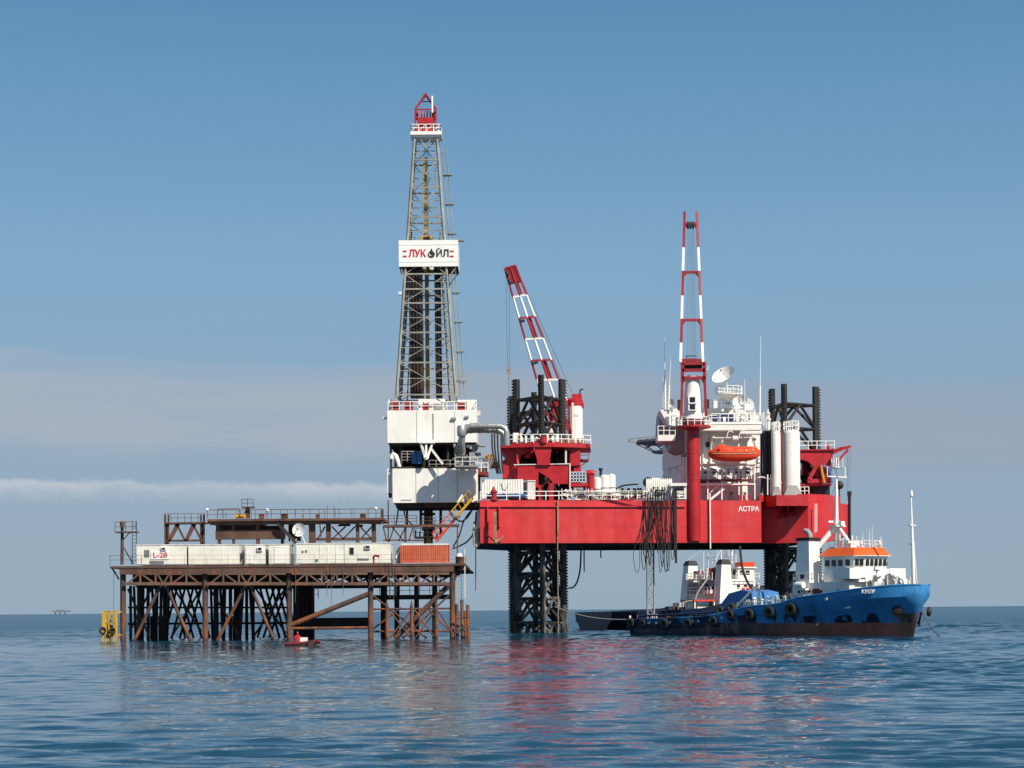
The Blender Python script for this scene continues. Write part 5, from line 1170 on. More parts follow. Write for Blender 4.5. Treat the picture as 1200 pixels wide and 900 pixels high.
for px in (829.5, 846, 866, 884.5): m.pb(px-.7, 520 if px > 860 else 541, px+.7, 585.5, YA+.2, .3)
m.build('pillar', M['white'], ac)
m = MB(); A, B = w(833, 585, YA+.4), w(849, 572, YA+.4)
for dy in (0, 1): m.beam(A+Vector((0, dy, 0)), B+Vector((0, dy, 0)), .12, .3); m.beam(A+Vector((0, dy, 1)), B+Vector((0, dy, 1)), .09)
for k in range(10): p = A.lerp(B, (k+.5)/10); m.bx(p.x-.15, p.x+.15, p.y, p.y+1, p.z-.03, p.z+.03)
m.build('stairs', M['white'], ac)
def facade(px): t_ = (px-812)/79; return P0[1]+(P1[1]-P0[1])*t_
def on_wall(name, x0, y0, x1, y1, mt, out=.06, parent=None):
    Y = facade((x0+x1)/2); m = MB(); m.pb(x0, y0, x1, y1, Y-out-.12, .3); return m.build(name, M[mt], parent or ac)
for x in (826, 838, 855, 871):
    d_ = on_wall('door', x, 575.5, x+4.6, 585.4, 'white_worn', .1); on_wall('window', x+1.2, 577, x+3.4, 579.4, 'glass', .14, d_)
for x in (825, 835, 843.5, 852, 861, 874): 
    f = on_wall('window', x, 549.5, x+4, 555, 'grey_paint', .1); on_wall('pane', x+.6, 550.2, x+3.4, 554.4, 'glass', .14, f)
for x in (840, 858): d_ = on_wall('door', x+7, 551, x+10.6, 561.2, 'grey_paint', .1)
on_wall('vent', 827.5, 518, 831.5, 524, 'black', .1); on_wall('pipe', 832.2, 512, 833.4, 545, 'white_worn', .3); on_wall('pipe', 823.5, 505, 824.4, 585, 'white_worn', .25)
m = MB(); m.pb(800.5, 530, 804.5, 534.5, 287.6, 1.5); m.build('wall_lamp', M['black'], ac)
for k, x in enumerate((867, 872.6, 878)): 
    m = MB(); m.pb(x-1.2, 580, x+1.2, 586, YA-1.2, .6); tag(m.build('deck_locker', M['deck_red'], at=w(x, 586, YA-1)), 'small red deck locker on the hull edge beside the white lettering', 'locker', 'three red lockers by the lettering')
# upper decks
m = MB(); m.pb(803, 494.5, 893, 497.2, 286, 22); m.pb(806, 478, 866, 494.4, 291, 12); m.pb(866, 486, 889, 494.5, 290, 10); m.build('upper_deck', M['white'], ac)
m = MB(); m.rail([w(834, 494.4, 286.2), w(893, 494, 286.2)], 1.15, 1.1, .06); m.rail([w(826, 478, 290.8), w(868, 477.6, 290.8)], 1.1, 1.1, .05); m.build('upper_railing', M['white'], ac)
m = MB(); m.pb(820.8, 498, 892, 504, 285.6, 2); m.pb(868, 504, 893, 508, 285.7, 3); m.build('deck_edge', M['white'], ac)
for x0, x1, y0, y1, mt in ((830, 840.5, 487, 492.5, 'panel_navy'), (845.6, 859.6, 485.5, 496, 'panel_blue')):
    m = MB(); m.pb(x0, y0, x1, y1, 288.6, 1.6); q = m.build('blue_container', M['panel_navy'], ac)
    m = MB(); m.pb(x0-.2, y0-.8, x1+.2, y0, 288.5, 1.8); m.build('lid', M['white'], q)
    if x0 > 840: m = MB(); m.pb(847.5, 488.5, 850.5, 494, 288.5, .12); m.build('placard', M['white'], q)
for x in (826, 832, 838, 844.5, 850, 856): 
    f = on_wall('window', x, 499, x+3.6, 502.6, 'grey_paint', 2.6); 
# left wing: bridge wing balcony and slanted white hood, helideck edge behind
m = MB(); m.ppoly([(773.5, 480.5), (795, 478.5), (800, 497.5), (783, 498)], 291, 6); m.build('slanted_hood', M['white'], ac, smooth=False)
m = MB(); m.ppoly([(774, 482), (783, 498), (783, 515), (777, 520), (772.5, 512), (773, 492)], 296.5, 8); m.ppoly([(784, 498.5), (812, 498), (812, 523), (795, 531), (786, 526)], 292.5, 6); m.build('bridge_wall', M['grey_paint'], ac, smooth=False)
m = MB(); m.pb(771, 509.5, 791.6, 516.5, 290, 4.5); m.pb(788, 496.8, 803, 499, 289.6, 5); q = m.build('balcony', M['white'], ac)
m = MB(); m.rail([w(771.2, 509.6, 294), w(771.2, 509.6, 290.1), w(791.4, 509.3, 290.1)], 1.25, .9, .06); m.rail([w(787, 497, 289.7), w(803, 496.8, 289.7)], 1.15, 1, .055); m.build('railing', M['white'], q)
hd = T('helideck', 'grey helideck with a pointed truss edge behind the white accommodation block', 'helideck', w(790, 512, 312))
m = MB(); cxh, cyh = w(793, 511, 316).x, 318; zh = w(770, 511.5, 310).z
m.prism([(cxh+6.5*math.cos(R(22.5+45*k)), cyh+6.5*math.sin(R(22.5+45*k))) for k in range(8)], zh-.35, zh); m.build('deck_plating', M['grey_paint'], hd, smooth=False)
m = MB()
for k in range(8):
    a = R(22.5+45*k); p = Vector((cxh+6.4*math.cos(a), cyh+6.4*math.sin(a), zh-.3)); q = Vector((cxh+3.6*math.cos(a), cyh+2.6*math.sin(a), zh-1.7)); m.beam(p, q, .14); m.beam(p.lerp(q, .5), (p.x*.5+cxh*.5, p.y*.5+cyh*.5, zh-.3), .15)
m.lathe([(3.7, -1.9), (3.7, -1.6)], (cxh, cyh, zh), n=8); m.build('truss', M['grey_paint'], hd)
m = MB()
for k in range(8):
    a, b2 = R(22.5+45*k), R(67.5+45*k); A = Vector((cxh+6.5*math.cos(a), cyh+6.5*math.sin(a), zh-.1)); B = Vector((cxh+6.5*math.cos(b2), cyh+6.5*math.sin(b2), zh-.1)); o1 = Vector((math.cos(a), math.sin(a), .15))*1.3; o2 = Vector((math.cos(b2), math.sin(b2), .15))*1.3
    m.beam(A+o1, B+o2, .07)
    for i in range(4): m.beam(A.lerp(B, i/4), (A+o1).lerp(B+o2, i/4), .06)
m.build('safety_net', M['galv'], hd)
# satellite dishes and their platform
dp = T('dish_platform', 'round white railed platform carrying the big satellite dish', 'platform', w(854, 494, 290))
m = MB(); c_ = w(854, 462, 290); m.lathe([(1.95, -.12), (1.95, 0)], c_, n=24); m.lathe([(.4, -.9), (1.7, -.12)], c_, n=16); m.build('platform_floor', M['white'], dp)
m = MB(); Pn = [c_+Vector((1.9*math.cos(2*math.pi*k/14), 1.9*math.sin(2*math.pi*k/14), 0)) for k in range(15)]; m.rail(Pn, 1.05, .9, .05); m.build('railing', M['white'], dp)
m = MB(); m.tube(w(846.5, 482, 290), w(846.5, 462.5, 290), .24, 10); m.tube(w(861, 482, 291), w(861, 462.5, 291), .16, 10)
for p, q in (((848, 480), (860, 465)), ((860, 480), (848, 467)), ((848, 472), (860, 472)), ((853, 482), (856, 463))): m.beam(w(*p, 290.4), w(*q, 290.4), .1)
m.build('mast', M['white'], dp)
dish('satellite_dish', 'large white satellite dish tilted upward on the round railed platform', 848.5, 440.5, 289, 1.72, (-.45, -.55, .66), w(853, 462, 290), group='satellite dishes above the accommodation block', depth=.3)
dish('satellite_dish', 'white satellite dish below the big one, facing the viewer', 867.5, 471, 288.5, 1.05, (-.28, -.9, .28), w(868, 480, 289.4), group='satellite dishes above the accommodation block', depth=.3)
dish('satellite_dish', 'pale smaller dish half hidden right behind the second dish', 876, 474, 291.5, .95, (.3, -.9, .25), w(877, 484, 292), group='satellite dishes above the accommodation block', depth=.3)
dish('satellite_dish', 'small grey dish at the left of the crane cab', 787, 472.5, 290.5, .62, (-.6, -.8, .1), w(789, 480, 290.8), group='satellite dishes above the accommodation block', depth=.25)
rr = random.Random(4)
for k, (px, y0, y1, wd, mt, lab) in enumerate(((869, 494, 480, 6, 'white', 'white deck cabinet under the second dish'), (876.5, 494, 483, 5, 'white_worn', 'off-white deck cabinet right of the second dish'), (838.5, 478, 469, 4.5, 'white', 'small white box left of the dish platform mast'), (828.5, 478, 468, 5.5, 'black', 'black cabinet right of the crane frame'), (806 - 9.5, 480, 468.5, 4, 'black', 'black cabinet left of the crane frame'), (886, 493, 486, 6, 'white', 'white cabinet near the tall whip aerial'))):
    c_ = T('deck_cabinet', lab, 'cabinet', w(px, y0, 288.6), 'cabinets on the upper deck'); m = MB(); m.pb(px-wd/2, y1, px+wd/2, y0, 288, 1.2); m.build('body', M[mt], c_)
    m = MB(); m.pb(px-wd/2-.2, y1-.5, px+wd/2+.2, y1, 287.95, 1.3); m.build('lid', M['galv' if mt == 'black' else 'white_worn'], c_)
m = MB()
for k in range(22):
    px = rr.uniform(862, 905); y0 = rr.uniform(490, 505); m.tube(w(px, y0, 287.4), w(px, y0-rr.uniform(5, 16), 287.4), rr.uniform(.05, .17), 6)
    if k % 3 == 0: m.lathe([(.3, 0), (.3, .25)], w(px, y0-6, 287.4), n=8)
tag(m.build('vent_cluster', M['white'], at=w(884, 500, 287.4)), 'cluster of thin white vents and pipes above the lifeboat', 'vent')
GA = 'whip aerials on the rig'
for px, y0, y1, pxt, base_y, lab in ((890.3, 495, 393, 891.5, 452, 'tallest white whip aerial, right of the satellite dishes'), (779.5, 480, 396, 778.6, 440, 'thick white whip aerial at the left of the crane boom'), (783.2, 480, 421, 786, 452, 'slim white whip aerial leaning beside the thick left one'), (873, 486, 444, 872.6, 470, 'short white whip aerial behind the second dish'), (884.4, 496, 476, 884.4, 482, 'stubby white aerial left of the tallest one')):
    a_ = T('whip_aerial', lab, 'aerial', w(px, y0, 288), GA); m = MB(); m.tube(w(px, y0, 288), w(px+(pxt-px)*.4, base_y, 288), .15, 8, .12); m.build('base', M['white'], a_)
    m = MB(); m.tube(w(px+(pxt-px)*.4, base_y, 288), w(pxt, y1, 288), .06, 6, .03); m.build('rod', M['white'], a_)
m = MB()
for k in range(8): m.beam(w(777, 445+k*4, 288), w(782, 444+k*4, 288), .05)
m.beam(w(777, 442, 288), w(777, 478, 288), .05); tag(m.build('aerial_bracket', M['white'], at=w(779, 478, 288)), 'little white rungs beside the thick left aerial', 'bracket')

# lifeboat with its davits
lb_ = T('lifeboat', 'orange enclosed lifeboat hung on the white accommodation block', 'lifeboat', w(860, 541, 283.2))
YL = 283.2; m = MB(); rings = []; N = 15; nn = 18
x0, x1 = w(830, 530, YL).x, w(890.5, 530, YL).x; zc = w(860, 531.5, YL).z
for i in range(N):
    t_ = i/(N-1); x = x0+(x1-x0)*t_; e = abs(2*t_-1); k = max(.03, (1-e**3.2))**.55; wdt = 1.25*k
    top = (.95 if .12 < t_ < .95 else .55)+(.42*math.exp(-((t_-.26)/.085)**2)); top *= (.35+.65*k); bot = -1.15*(.35+.65*k); sheer = .18*(e**2)
    ring = []
    for j in range(nn):
        a = 2*math.pi*j/nn; cy, cz = math.cos(a), math.sin(a); sy = math.copysign(abs(cy)**.7, cy)*wdt; sz = math.copysign(abs(cz)**.85, cz)*(top if cz > 0 else -bot)+sheer; ring.append((x, YL+sy, zc+sz))
    rings.append(ring)
V = [p for r_ in rings for p in r_]; Fs = [tuple(range(nn))[::-1], tuple(range(len(V)-nn, len(V)))]
for i in range(N-1):
    for j in range(nn): Fs.append((i*nn+j, (i+1)*nn+j, (i+1)*nn+(j+1) % nn, i*nn+(j+1) % nn))
m.add(V, Fs); m.build('hull', M['lifeboat_orange'], lb_)
m = MB()
for i in range(1, N-1):
    pass
pts = [Vector((r_[0][0], min(p[1] for p in r_)-.03, zc+.05+.18*abs(2*i/(N-1)-1)**2)) for i, r_ in enumerate(rings)][1:-1]
m.path(pts, .07, 6); m.build('fender_rail', M['roof_orange'], lb_)
m = MB()
for t_ in (.2, .3): m.pb(830+60*t_, 523.5, 832+60*t_, 526, YL-.88, .1)
m.build('window', M['glass'], lb_)
for px in (842, 852, 862, 872): m = MB(); m.pb(px-1.3, 526.2, px+1.3, 528.2, YL-1.16, .12); m.build('window', M['glass'], lb_)
m = MB(); m.pb(876, 523, 882, 529.5, YL-1.14, .1); m.build('hatch', M['roof_orange'], lb_)
m = MB(); m.lathe([(.1, 0), (.12, .3), (.2, .32), (.2, .4)], w(846, 519, YL), n=10); m.lathe([(.12, -.3), (.2, 0), (.12, .1)], w(889.5, 537, YL), (1, 0, 0), 10); m.build('vent', M['white'], lb_)
for px in (836.5, 884.5): m = MB(); m.pb(px-.5, 519.5, px+.5, 525, YL-.1, .2); m.build('lifting_hook', M['grey_paint'], lb_)
m = MB(); m.path([p+Vector((0, -.05, -.18)) for p in pts], .025, 5); m.build('grab_line', M['white'], lb_)
dv = T('lifeboat_davit', 'white davit arms holding the orange lifeboat', 'davit', w(860, 543, 285))
for px in (836, 884):
    m = MB(); m.path([w(px-3 if px < 850 else px+3, 544, 286.6), w(px-3 if px < 850 else px+2, 524, 286.4), w(px-2, 515, 285.6), w(px, 512.5, 284), w(px+.5, 514, YL)], .17, 8); m.build('arm', M['white'], dv)
    m = MB(); m.beam(w(px+.5, 514, YL), w(px+.5, 524, YL), .06); m.lathe([(.2, -.1), (.2, .1)], w(px+.5, 515, YL), (0, 1, 0), 10); m.build('fall_wire', M['wire'], dv)
m = MB(); m.beam(w(836, 513, 285.5), w(884, 512.4, 285.5), .14); m.lathe([(.4, -.4), (.4, .4)], w(862, 514, 285.4), (1, 0, 0), 12); m.path(spline([w(852, 512, 285), w(853, 507, 285), w(856, 505, 285), w(859, 507, 285)]), .08, 6); m.path(spline([w(866, 512, 285), w(868, 506, 285), w(872, 505, 285), w(875, 509, 285)]), .08, 6); m.build('cross_beam', M['white_worn'], dv)

# silos, hose bundle
for px, r_px, Y, ytop, ybase, lab in ((927.5, 10, 286.0, 504, 577, 'big white upright silo before the right lattice leg'), (909.5, 5.4, 284.4, 505, 578, 'slender white upright silo left of the big silo')):
    s_ = T('storage_silo', lab, 'silo', w(px, 580, Y), 'white silos beside the accommodation block'); r_ = r_px*Y/F; zt2, zb2 = w(px, ytop, Y).z, w(px, ybase, Y).z; c_ = (w(px, 540, Y).x, Y, 0)
    m = MB(); m.lathe([(r_, zb2), (r_, zt2-.5), (r_*.94, zt2-.2), (r_*.75, zt2), (.02, zt2+.1)], c_, n=32); m.build('shell', M['white'], s_)
    m = MB(); Pn = [Vector((c_[0]+r_*.9*math.cos(2*math.pi*k/12), Y+r_*.9*math.sin(2*math.pi*k/12), zt2)) for k in range(13)]; m.rail(Pn, 1.2, .6, .06); m.build('railing', M['white'], s_)
    m = MB()
    for t_ in (.2, .4, .6, .8): zz_ = zb2+(zt2-zb2)*t_; m.lathe([(r_+.006, zz_), (r_+.006, zz_+.05)], c_, n=32)
    m.build('weld_band', M['white_worn'], s_)
    m = MB(); m.lathe([(r_*1.0, zb2-.3), (r_*1.02, zb2+.02)], c_, n=24); m.add([(c_[0]-r_*1.1, Y-r_*1.2, zb2-.5), (c_[0]+r_*1.1, Y-r_*1.2, zb2-.5), (c_[0]+r_*1.1, Y+r_, zb2-.5), (c_[0]-r_*1.1, Y+r_, zb2-.5), (c_[0]-r_*.5, Y-r_*1.02, zb2+.9), (c_[0]+r_*.5, Y-r_*1.02, zb2+.9), (c_[0]+r_*.5, Y, zb2+.9), (c_[0]-r_*.5, Y, zb2+.9)], [(0,1,5,4), (1,2,6,5), (2,3,7,6), (3,0,4,7), (4,5,6,7), (3,2,1,0)]); m.build('base', M['grey_paint'], s_)
m = MB(); m.tube(w(915.8, 503, 284.6), w(915.8, 579, 284.6), .12, 8); tag(m.build('standpipe', M['dark_red'], at=w(915.8, 579, 284)), 'thin red standpipe between the two white silos', 'pipe')
for k in range(7):
    px = 892.4+k*2.1; m = MB(); Y = 286-(k % 3)*.3
    m.path(spline([w(px+1, 508, Y+.6), w(px+.6, 505.5, Y), w(px, 512, Y-.1), w(px+math.sin(k)*1.0, 545, Y-.1), w(px+(2 if k == 6 else 0)*-1.5, 562, Y), w(px-.3+(k % 2), 578, Y)]), .15, 6)
    tag(m.build('hanging_hose', M['hose'], at=w(px, 505, Y)), 'black hose in the thick vertical bundle between lifeboat and silos', 'hose', 'bundle of black hoses left of the silos')
m = MB(); m.path(spline([w(888, 560, 285), w(893, 559.2, 285), w(905, 562, 284.6), w(916, 566, 284)]), .1, 6)
for px in (899.5, 903.3): m.tube(w(px, 580, 284.6), w(px, 556, 284.6), .09, 6)
tag(m.build('handrail', M['white'], at=w(900, 580, 285)), 'curved white handrail at the foot of the slender silo', 'railing')
m = MB(); m.pb(903, 503.5, 915, 505, 285.5, 1.4); tag(m.build('hose_saddle', M['pipe_brown'], at=w(909, 505, 286)), 'dark green saddle beam over the slender silo', 'beam')

# ------------------------------------------------------------------ crane on the red column
YK = 280.5
c1 = T('pedestal_crane', 'red crane column with white cab and a tall red and white boom pointing up', 'crane', w(813, 637, YK))
cxk = w(812.8, 570, YK).x; r_ = 7.9*YK/F
m = MB(); zz0, zz1 = w(813, 634, YK).z, w(813, 503, YK).z
m.lathe([(r_*.9, zz0), (r_, zz0+.8), (r_, w(813, 562, YK).z), (r_*1.03, w(813, 562, YK).z+.02), (r_*1.03, w(813, 560.6, YK).z), (r_, w(813, 560.6, YK).z+.02), (r_, w(813, 532, YK).z), (r_*1.03, w(813, 532, YK).z+.02), (r_*1.03, w(813, 530.8, YK).z), (r_, w(813, 530.8, YK).z+.02), (r_, zz1)], (cxk, YK, 0), n=36); m.build('column', M['deck_red'], c1)
m = MB(); m.lathe([(r_*1.02, -.5), (2.0, -.2), (2.45, -.12), (2.45, .12)], (cxk, YK, w(813, 500.5, YK).z), n=32); q = m.build('gallery_floor', M['deck_red'], c1)
m = MB(); Pn = [Vector((cxk+2.35*math.cos(2*math.pi*k/16), YK+2.35*math.sin(2*math.pi*k/16), w(813, 499.5, YK).z)) for k in range(17)]; m.rail(Pn, 1.15, .95, .055); m.build('gallery_railing', M['white'], q)
m = MB(); m.lathe([(1.45, w(813, 500, YK).z), (1.45, w(813, 491.5, YK).z)], (cxk, YK, 0), n=30); m.build('slew_ring', M['dark_red'], c1)
m = MB(); zc0 = w(813, 491.5, YK).z; hh = w(813, 440, YK).z-zc0
m.lathe([(1.52, 0), (1.45, .25), (1.25, .9), (1.2, 1.1), (1.18, hh*.56), (1.02, hh*.75), (.95, hh*.97), (.6, hh)], (cxk, YK, zc0), n=28); m.build('machinery_house', M['white'], c1)
cab = MB(); cab.pb(806.5, 463.5, 816.5, 481, YK-1.75, 1.2); cb = cab.build('cab', M['white'], c1)
for y0, y1 in ((465.3, 471.3), (473.8, 479.6)): m = MB(); m.pb(808.4, y0, 814.6, y1, YK-1.79, .06); m.build('window', M['glass'], cb)
m = MB(); m.pb(806.3, 464, 807, 480, YK-1.7, 1); m.pb(807, 471.8, 816.6, 473.2, YK-1.85, .15); m.build('frame', M['white_worn'], cb)
m = MB()
for px, pb_ in ((799.8, 798.2), (825.4, 827.8)):
    for Y in (YK-1.0, YK+1.1): m.beam(w(px, 426, Y), w(px+(.3 if px > 810 else -.3), 447, Y), .42); m.beam(w(px+(.3 if px > 810 else -.3), 447, Y), w(pb_, 491, Y), .34)
    m.beam(w(px, 426, YK-1), w(px, 426, YK+1.1), .4)
for py in (426, 434, 443):
    for Y in (YK-1.0, YK+1.1): m.beam(w(799.5, py, Y), w(826, py-.2, Y), .42)
m.ppoly([(799, 443), (805, 443), (801.5, 449), (799, 459)], YK-1.05, .2); m.ppoly([(827, 443), (821, 443), (824.4, 449), (827, 459)], YK-1.05, .2)
m.build('gantry', M['crane_red'], c1)
m = MB(); m.lathe([(.7, -1.2), (.7, -1.1), (.45, -1.05), (.45, 1.05), (.7, 1.1), (.7, 1.2)], w(812, 429, YK), (1, 0, 0), 16); m.pb(804, 416.5, 816, 417.4, YK-.6, .2); m.pb(804, 417.4, 804.8, 425, YK-.6, .2); m.pb(815.2, 417.4, 816, 425, YK-.6, .2); m.pb(806, 420, 814, 425, YK-.4, 1.2); m.build('hoist_winch', M['black'], c1)
m = MB(); m.pb(826, 432.4, 831, 433.4, YK-1, .4); m.pb(829.5, 428, 830.2, 433, YK-1, .2); m.build('lamp_bracket', M['white'], c1)
# boom: two tapering box chords luffed towards the viewer
bA, bB = (797.8, 823.8, 424.5), (802.2, 816.6, 249.5)
bands = [(425, 402, 'white'), (402, 374.2, 'crane_red'), (374.2, 347, 'white'), (347, 318, 'crane_red'), (318, 290.6, 'white'), (290.6, 248.6, 'crane_red')]
def bx_at(py): t_ = (425-py)/(425-249.5); return bA[0]+(bB[0]-bA[0])*t_+.0, bA[1]+(bB[1]-bA[1])*t_
def by_at(py): return YK-1.0+7.0*(425-py)/(425-249.5)
# heights scale with distance so the boom keeps its real slope
mats_b = [M['white'], M['crane_red']]
m = MB()
for y0, y1, mt in bands:
    m.mi = 0 if mt == 'white' else 1
    for s_ in (0, 1):
        p, q = w(bx_at(y0)[s_], y0, by_at(y0)), w(bx_at(y1)[s_], y1, by_at(y1)); m.beam(p, q, .32, .42); m.beam(p+Vector((0, 1.3*(y1-200)/225+.3, .25)), q+Vector((0, 1.3*(y1-200)/225+.2, .2)), .16)
boom = m.build('boom', mats_b, c1)
for py in (422, 375, 319, 262):
    m = MB(); a, b2 = bx_at(py); Y = by_at(py); p, q = w(a, py, Y), w(b2, py, Y); m.beam(p, q, .3, .34); d_ = 3.4
    for s_, e in ((a, 1), (b2, -1)): m.beam(w(s_, py+6, by_at(py+6)), w(s_+e*4.5, py+.6, Y), .2)
    m.beam(p+Vector((0, 1.2, .2)), q+Vector((0, 1.2, .2)), .2); m.build('boom_tie', M['crane_red'], boom)
m = MB()
for px in (806.2, 809.2, 812.2): m.lathe([(.5, -.12), (.5, .12)], w(px, 264, by_at(260)), (1, 0, 0), 14)
m.build('sheave', M['black'], boom)
m = MB()
for dx in (-3.2, -1.2, .8, 2.2, 3.6): m.beam(w(809.4+dx, 264, by_at(260)), w(810.5+dx*1.4, 424, YK-.8), .05)
m.build('boom_wire', M['wire'], boom)

# ------------------------------------------------------------------ crane behind the near left leg
YM = 292.0
c3 = T('pedestal_crane', 'red and white crane behind the near leg, boom leaning left with a hook', 'crane', w(668, 519, YM))
m = MB(); cxm = w(674, 500, YM).x; rm = 9.0*YM/F
m.lathe([(rm, w(674, 519, YM).z), (rm, w(674, 476, YM).z)], (cxm, YM, 0), n=28); m.build('tower', M['white'], c3)
m = MB(); m.lathe([(rm*1.05, w(674, 476, YM).z), (rm*1.05, w(674, 469, YM).z), (rm*.7, w(674, 467, YM).z)], (cxm, YM, 0), n=28); m.pb(670.5, 461.5, 682, 475, YM-.8, 2); m.pb(663.5, 466.5, 672, 476, YM-.6, 1.5); m.pb(681, 472, 684.5, 477, YM-.6, 1.0); m.build('head', M['deck_red'], c3)
m = MB(); m.tube(w(670.8, 517, YM-1.5), w(670.8, 472, YM-1.5), .2, 10); m.pb(673, 485, 677.5, 487.3, YM-1.15, .15); m.build('pipe', M['white_worn'], c3)
m = MB(); m.path([w(679.5, 462, YM), w(679.8, 457, YM), w(683.5, 455.8, YM)], .11, 8); m.build('exhaust', M['black'], c3)
m = MB(); m.pb(641, 468, 660, 476, YM-1.5, 2.4); m.ppoly([(646, 476), (655, 476), (662, 498), (652, 494)], YM-1, 1.6); m.pb(648, 476, 652, 495, YM-1.8, 1.0); m.beam(w(654, 470, YM-1), w(671, 515, YM-1), .5); m.beam(w(640, 478, YM-1), w(654, 515, YM-1), .35); m.build('gantry', M['deck_red'], c3)
m = MB(); m.pb(642.5, 494, 649, 507, YM-3.2, 1.6); q = m.build('cab', M['white'], c3); m = MB(); m.pb(643.4, 496, 648, 501.5, YM-3.24, .06); m.build('window', M['glass'], q)
L0, L1 = Vector((591.6, 314.5)), Vector((604.0, 311.0)); B0, B1 = Vector((631.2, 452)), Vector((657.5, 452))
def bp(t_, s_, Y): a = L0.lerp(B0, t_); b2 = L1.lerp(B1, t_); q = a.lerp(b2, s_); return w(q.x, q.y, Y)
def bY(t_, back): return YM-3.5-3*(1-t_)+back*(1.0+1.0*t_)
tb = [0, .245, .425, .605, .785, .95, 1.12]; m = MB()
for i in range(6):
    m.mi = 1 if i % 2 == 0 else 0
    for s_ in (0, .52, 1):
        for bk in ((0, 1) if s_ != .52 else (0,)): m.beam(bp(tb[i], s_, bY(tb[i], bk)), bp(tb[i+1], s_, bY(tb[i+1], bk)), .22 if s_ != .52 else .25)
    if i % 2 == 0:
        p = [bp(tb[i], .52, bY(tb[i], .12)), bp(tb[i], .74, bY(tb[i], .12)), bp(tb[i+1], .74, bY(tb[i+1], .12)), bp(tb[i+1], .52, bY(tb[i+1], .12))]
        if i < 5: m.add(p + [v+Vector((0, .08, 0)) for v in p], [(0,1,2,3), (7,6,5,4), (0,4,5,1), (1,5,6,2), (2,6,7,3), (3,7,4,0)])
    n_ = 2
    for k in range(n_):
        ta, tb2 = tb[i]+(tb[i+1]-tb[i])*k/n_, tb[i]+(tb[i+1]-tb[i])*(k+1)/n_
        m.beam(bp(ta, 0, bY(ta, 0)), bp(tb2, 0, bY(tb2, 1)), .07); m.beam(bp(ta, 1, bY(ta, 0)), bp(tb2, 1, bY(tb2, 1)), .07)
    m.beam(bp(tb[i], 0, bY(tb[i], 0)), bp(tb[i], 1, bY(tb[i], 0)), .26); m.beam(bp(tb[i], 0, bY(tb[i], 1)), bp(tb[i], 1, bY(tb[i], 1)), .25)
boom2 = m.build('boom', mats_b, c3)
m = MB(); p = [bp(0, 0, bY(0, 0)), bp(0, 1, bY(0, 0)), bp(.13, 1, bY(.13, 0)), bp(.13, 0, bY(.13, 0))]; o_ = Vector((0, -.06, 0))
m.add([v+o_ for v in p] + [v+Vector((0, 1.0, 0)) for v in p], [(0,1,2,3), (7,6,5,4), (0,4,5,1), (1,5,6,2), (2,6,7,3), (3,7,4,0)]); m.build('boom_head', M['crane_red'], boom2)
m = MB()
for t_ in (.05, .12): m.lathe([(.5, -.1), (.5, .1)], bp(t_, .05, bY(t_, 0)-.35), (1, .2, 0), 14)
m.beam(bp(.45, -.06, bY(.45, 0)), bp(.45, .3, bY(.45, 0)), .35); m.beam(bp(.815, -.06, bY(.8, 0)), bp(.8, .3, bY(.8, 0)), .35); m.build('sheave', M['black'], boom2)
m = MB(); m.beam(bp(.02, 1, bY(0, 1)), w(671, 461, YM), .05); m.beam(bp(.3, 1.05, bY(.3, 1)), w(666, 466, YM), .045); m.build('pendant_wire', M['wire'], boom2)
hk = T('crane_hook', 'dark hook block hanging on two wires from the leaning left crane', 'hook', w(595.8, 440, YM-6.6)); Yh = YM-6.8
m = MB(); m.beam(w(593.2, 317, Yh), w(594.6, 430, Yh), .06); m.beam(w(597.2, 322, Yh), w(597.2, 430, Yh), .06); m.beam(w(596.2, 440, Yh), w(596.8, 509, Yh), .07); m.build('wire', M['wire'], hk)
m = MB(); m.pb(593.8, 430, 598.2, 437, Yh-.25, .5); m.ppoly([(594, 437), (598, 437), (596.8, 443), (595.4, 443)], Yh-.2, .4); m.lathe([(.3, -.33), (.3, .33)], w(596, 432, Yh), (0, 1, 0), 12); m.build('block', M['galv'], hk)
# ------------------------------------------------------------------ supply ships; local frame: x forward from the stern, y to port, z up
HD = R(-51.5)                       # both lie bow towards the right and the viewer
fx, fy = math.cos(HD), math.sin(HD)
def smooth01(a, b, x): t_ = min(1, max(0, (x-a)/(b-a))); return t_*t_*(3-2*t_)
LS = 47.0
def sheer_z(x):                   # top of the bulwark
    return 1.95 + .5*smooth01(0, 26, x) + 1.6*smooth01(17, 27, x)*.75 + .75*smooth01(28.5, 33, x) + 1.35*smooth01(30, 47, x)
def half_deck(x, B=5.3):
    if x < 30: return B*(.93+.07*smooth01(0, 6, x))
    t_ = (x-30)/(LS-30); return B*max(0.0, 1-t_**2.9)**.56
def half_wl(x, B=5.1):
    if x < 6: return B*(.72+.28*smooth01(0, 6, x))
    if x < 23: return B
    t_ = min(1, (x-22)/(LS-1.6-22)); return B*max(0.0, 1-t_**1.55)**1.0
def knuckle(x): return sheer_z(x)-.95-.35*smooth01(30, 46, x)
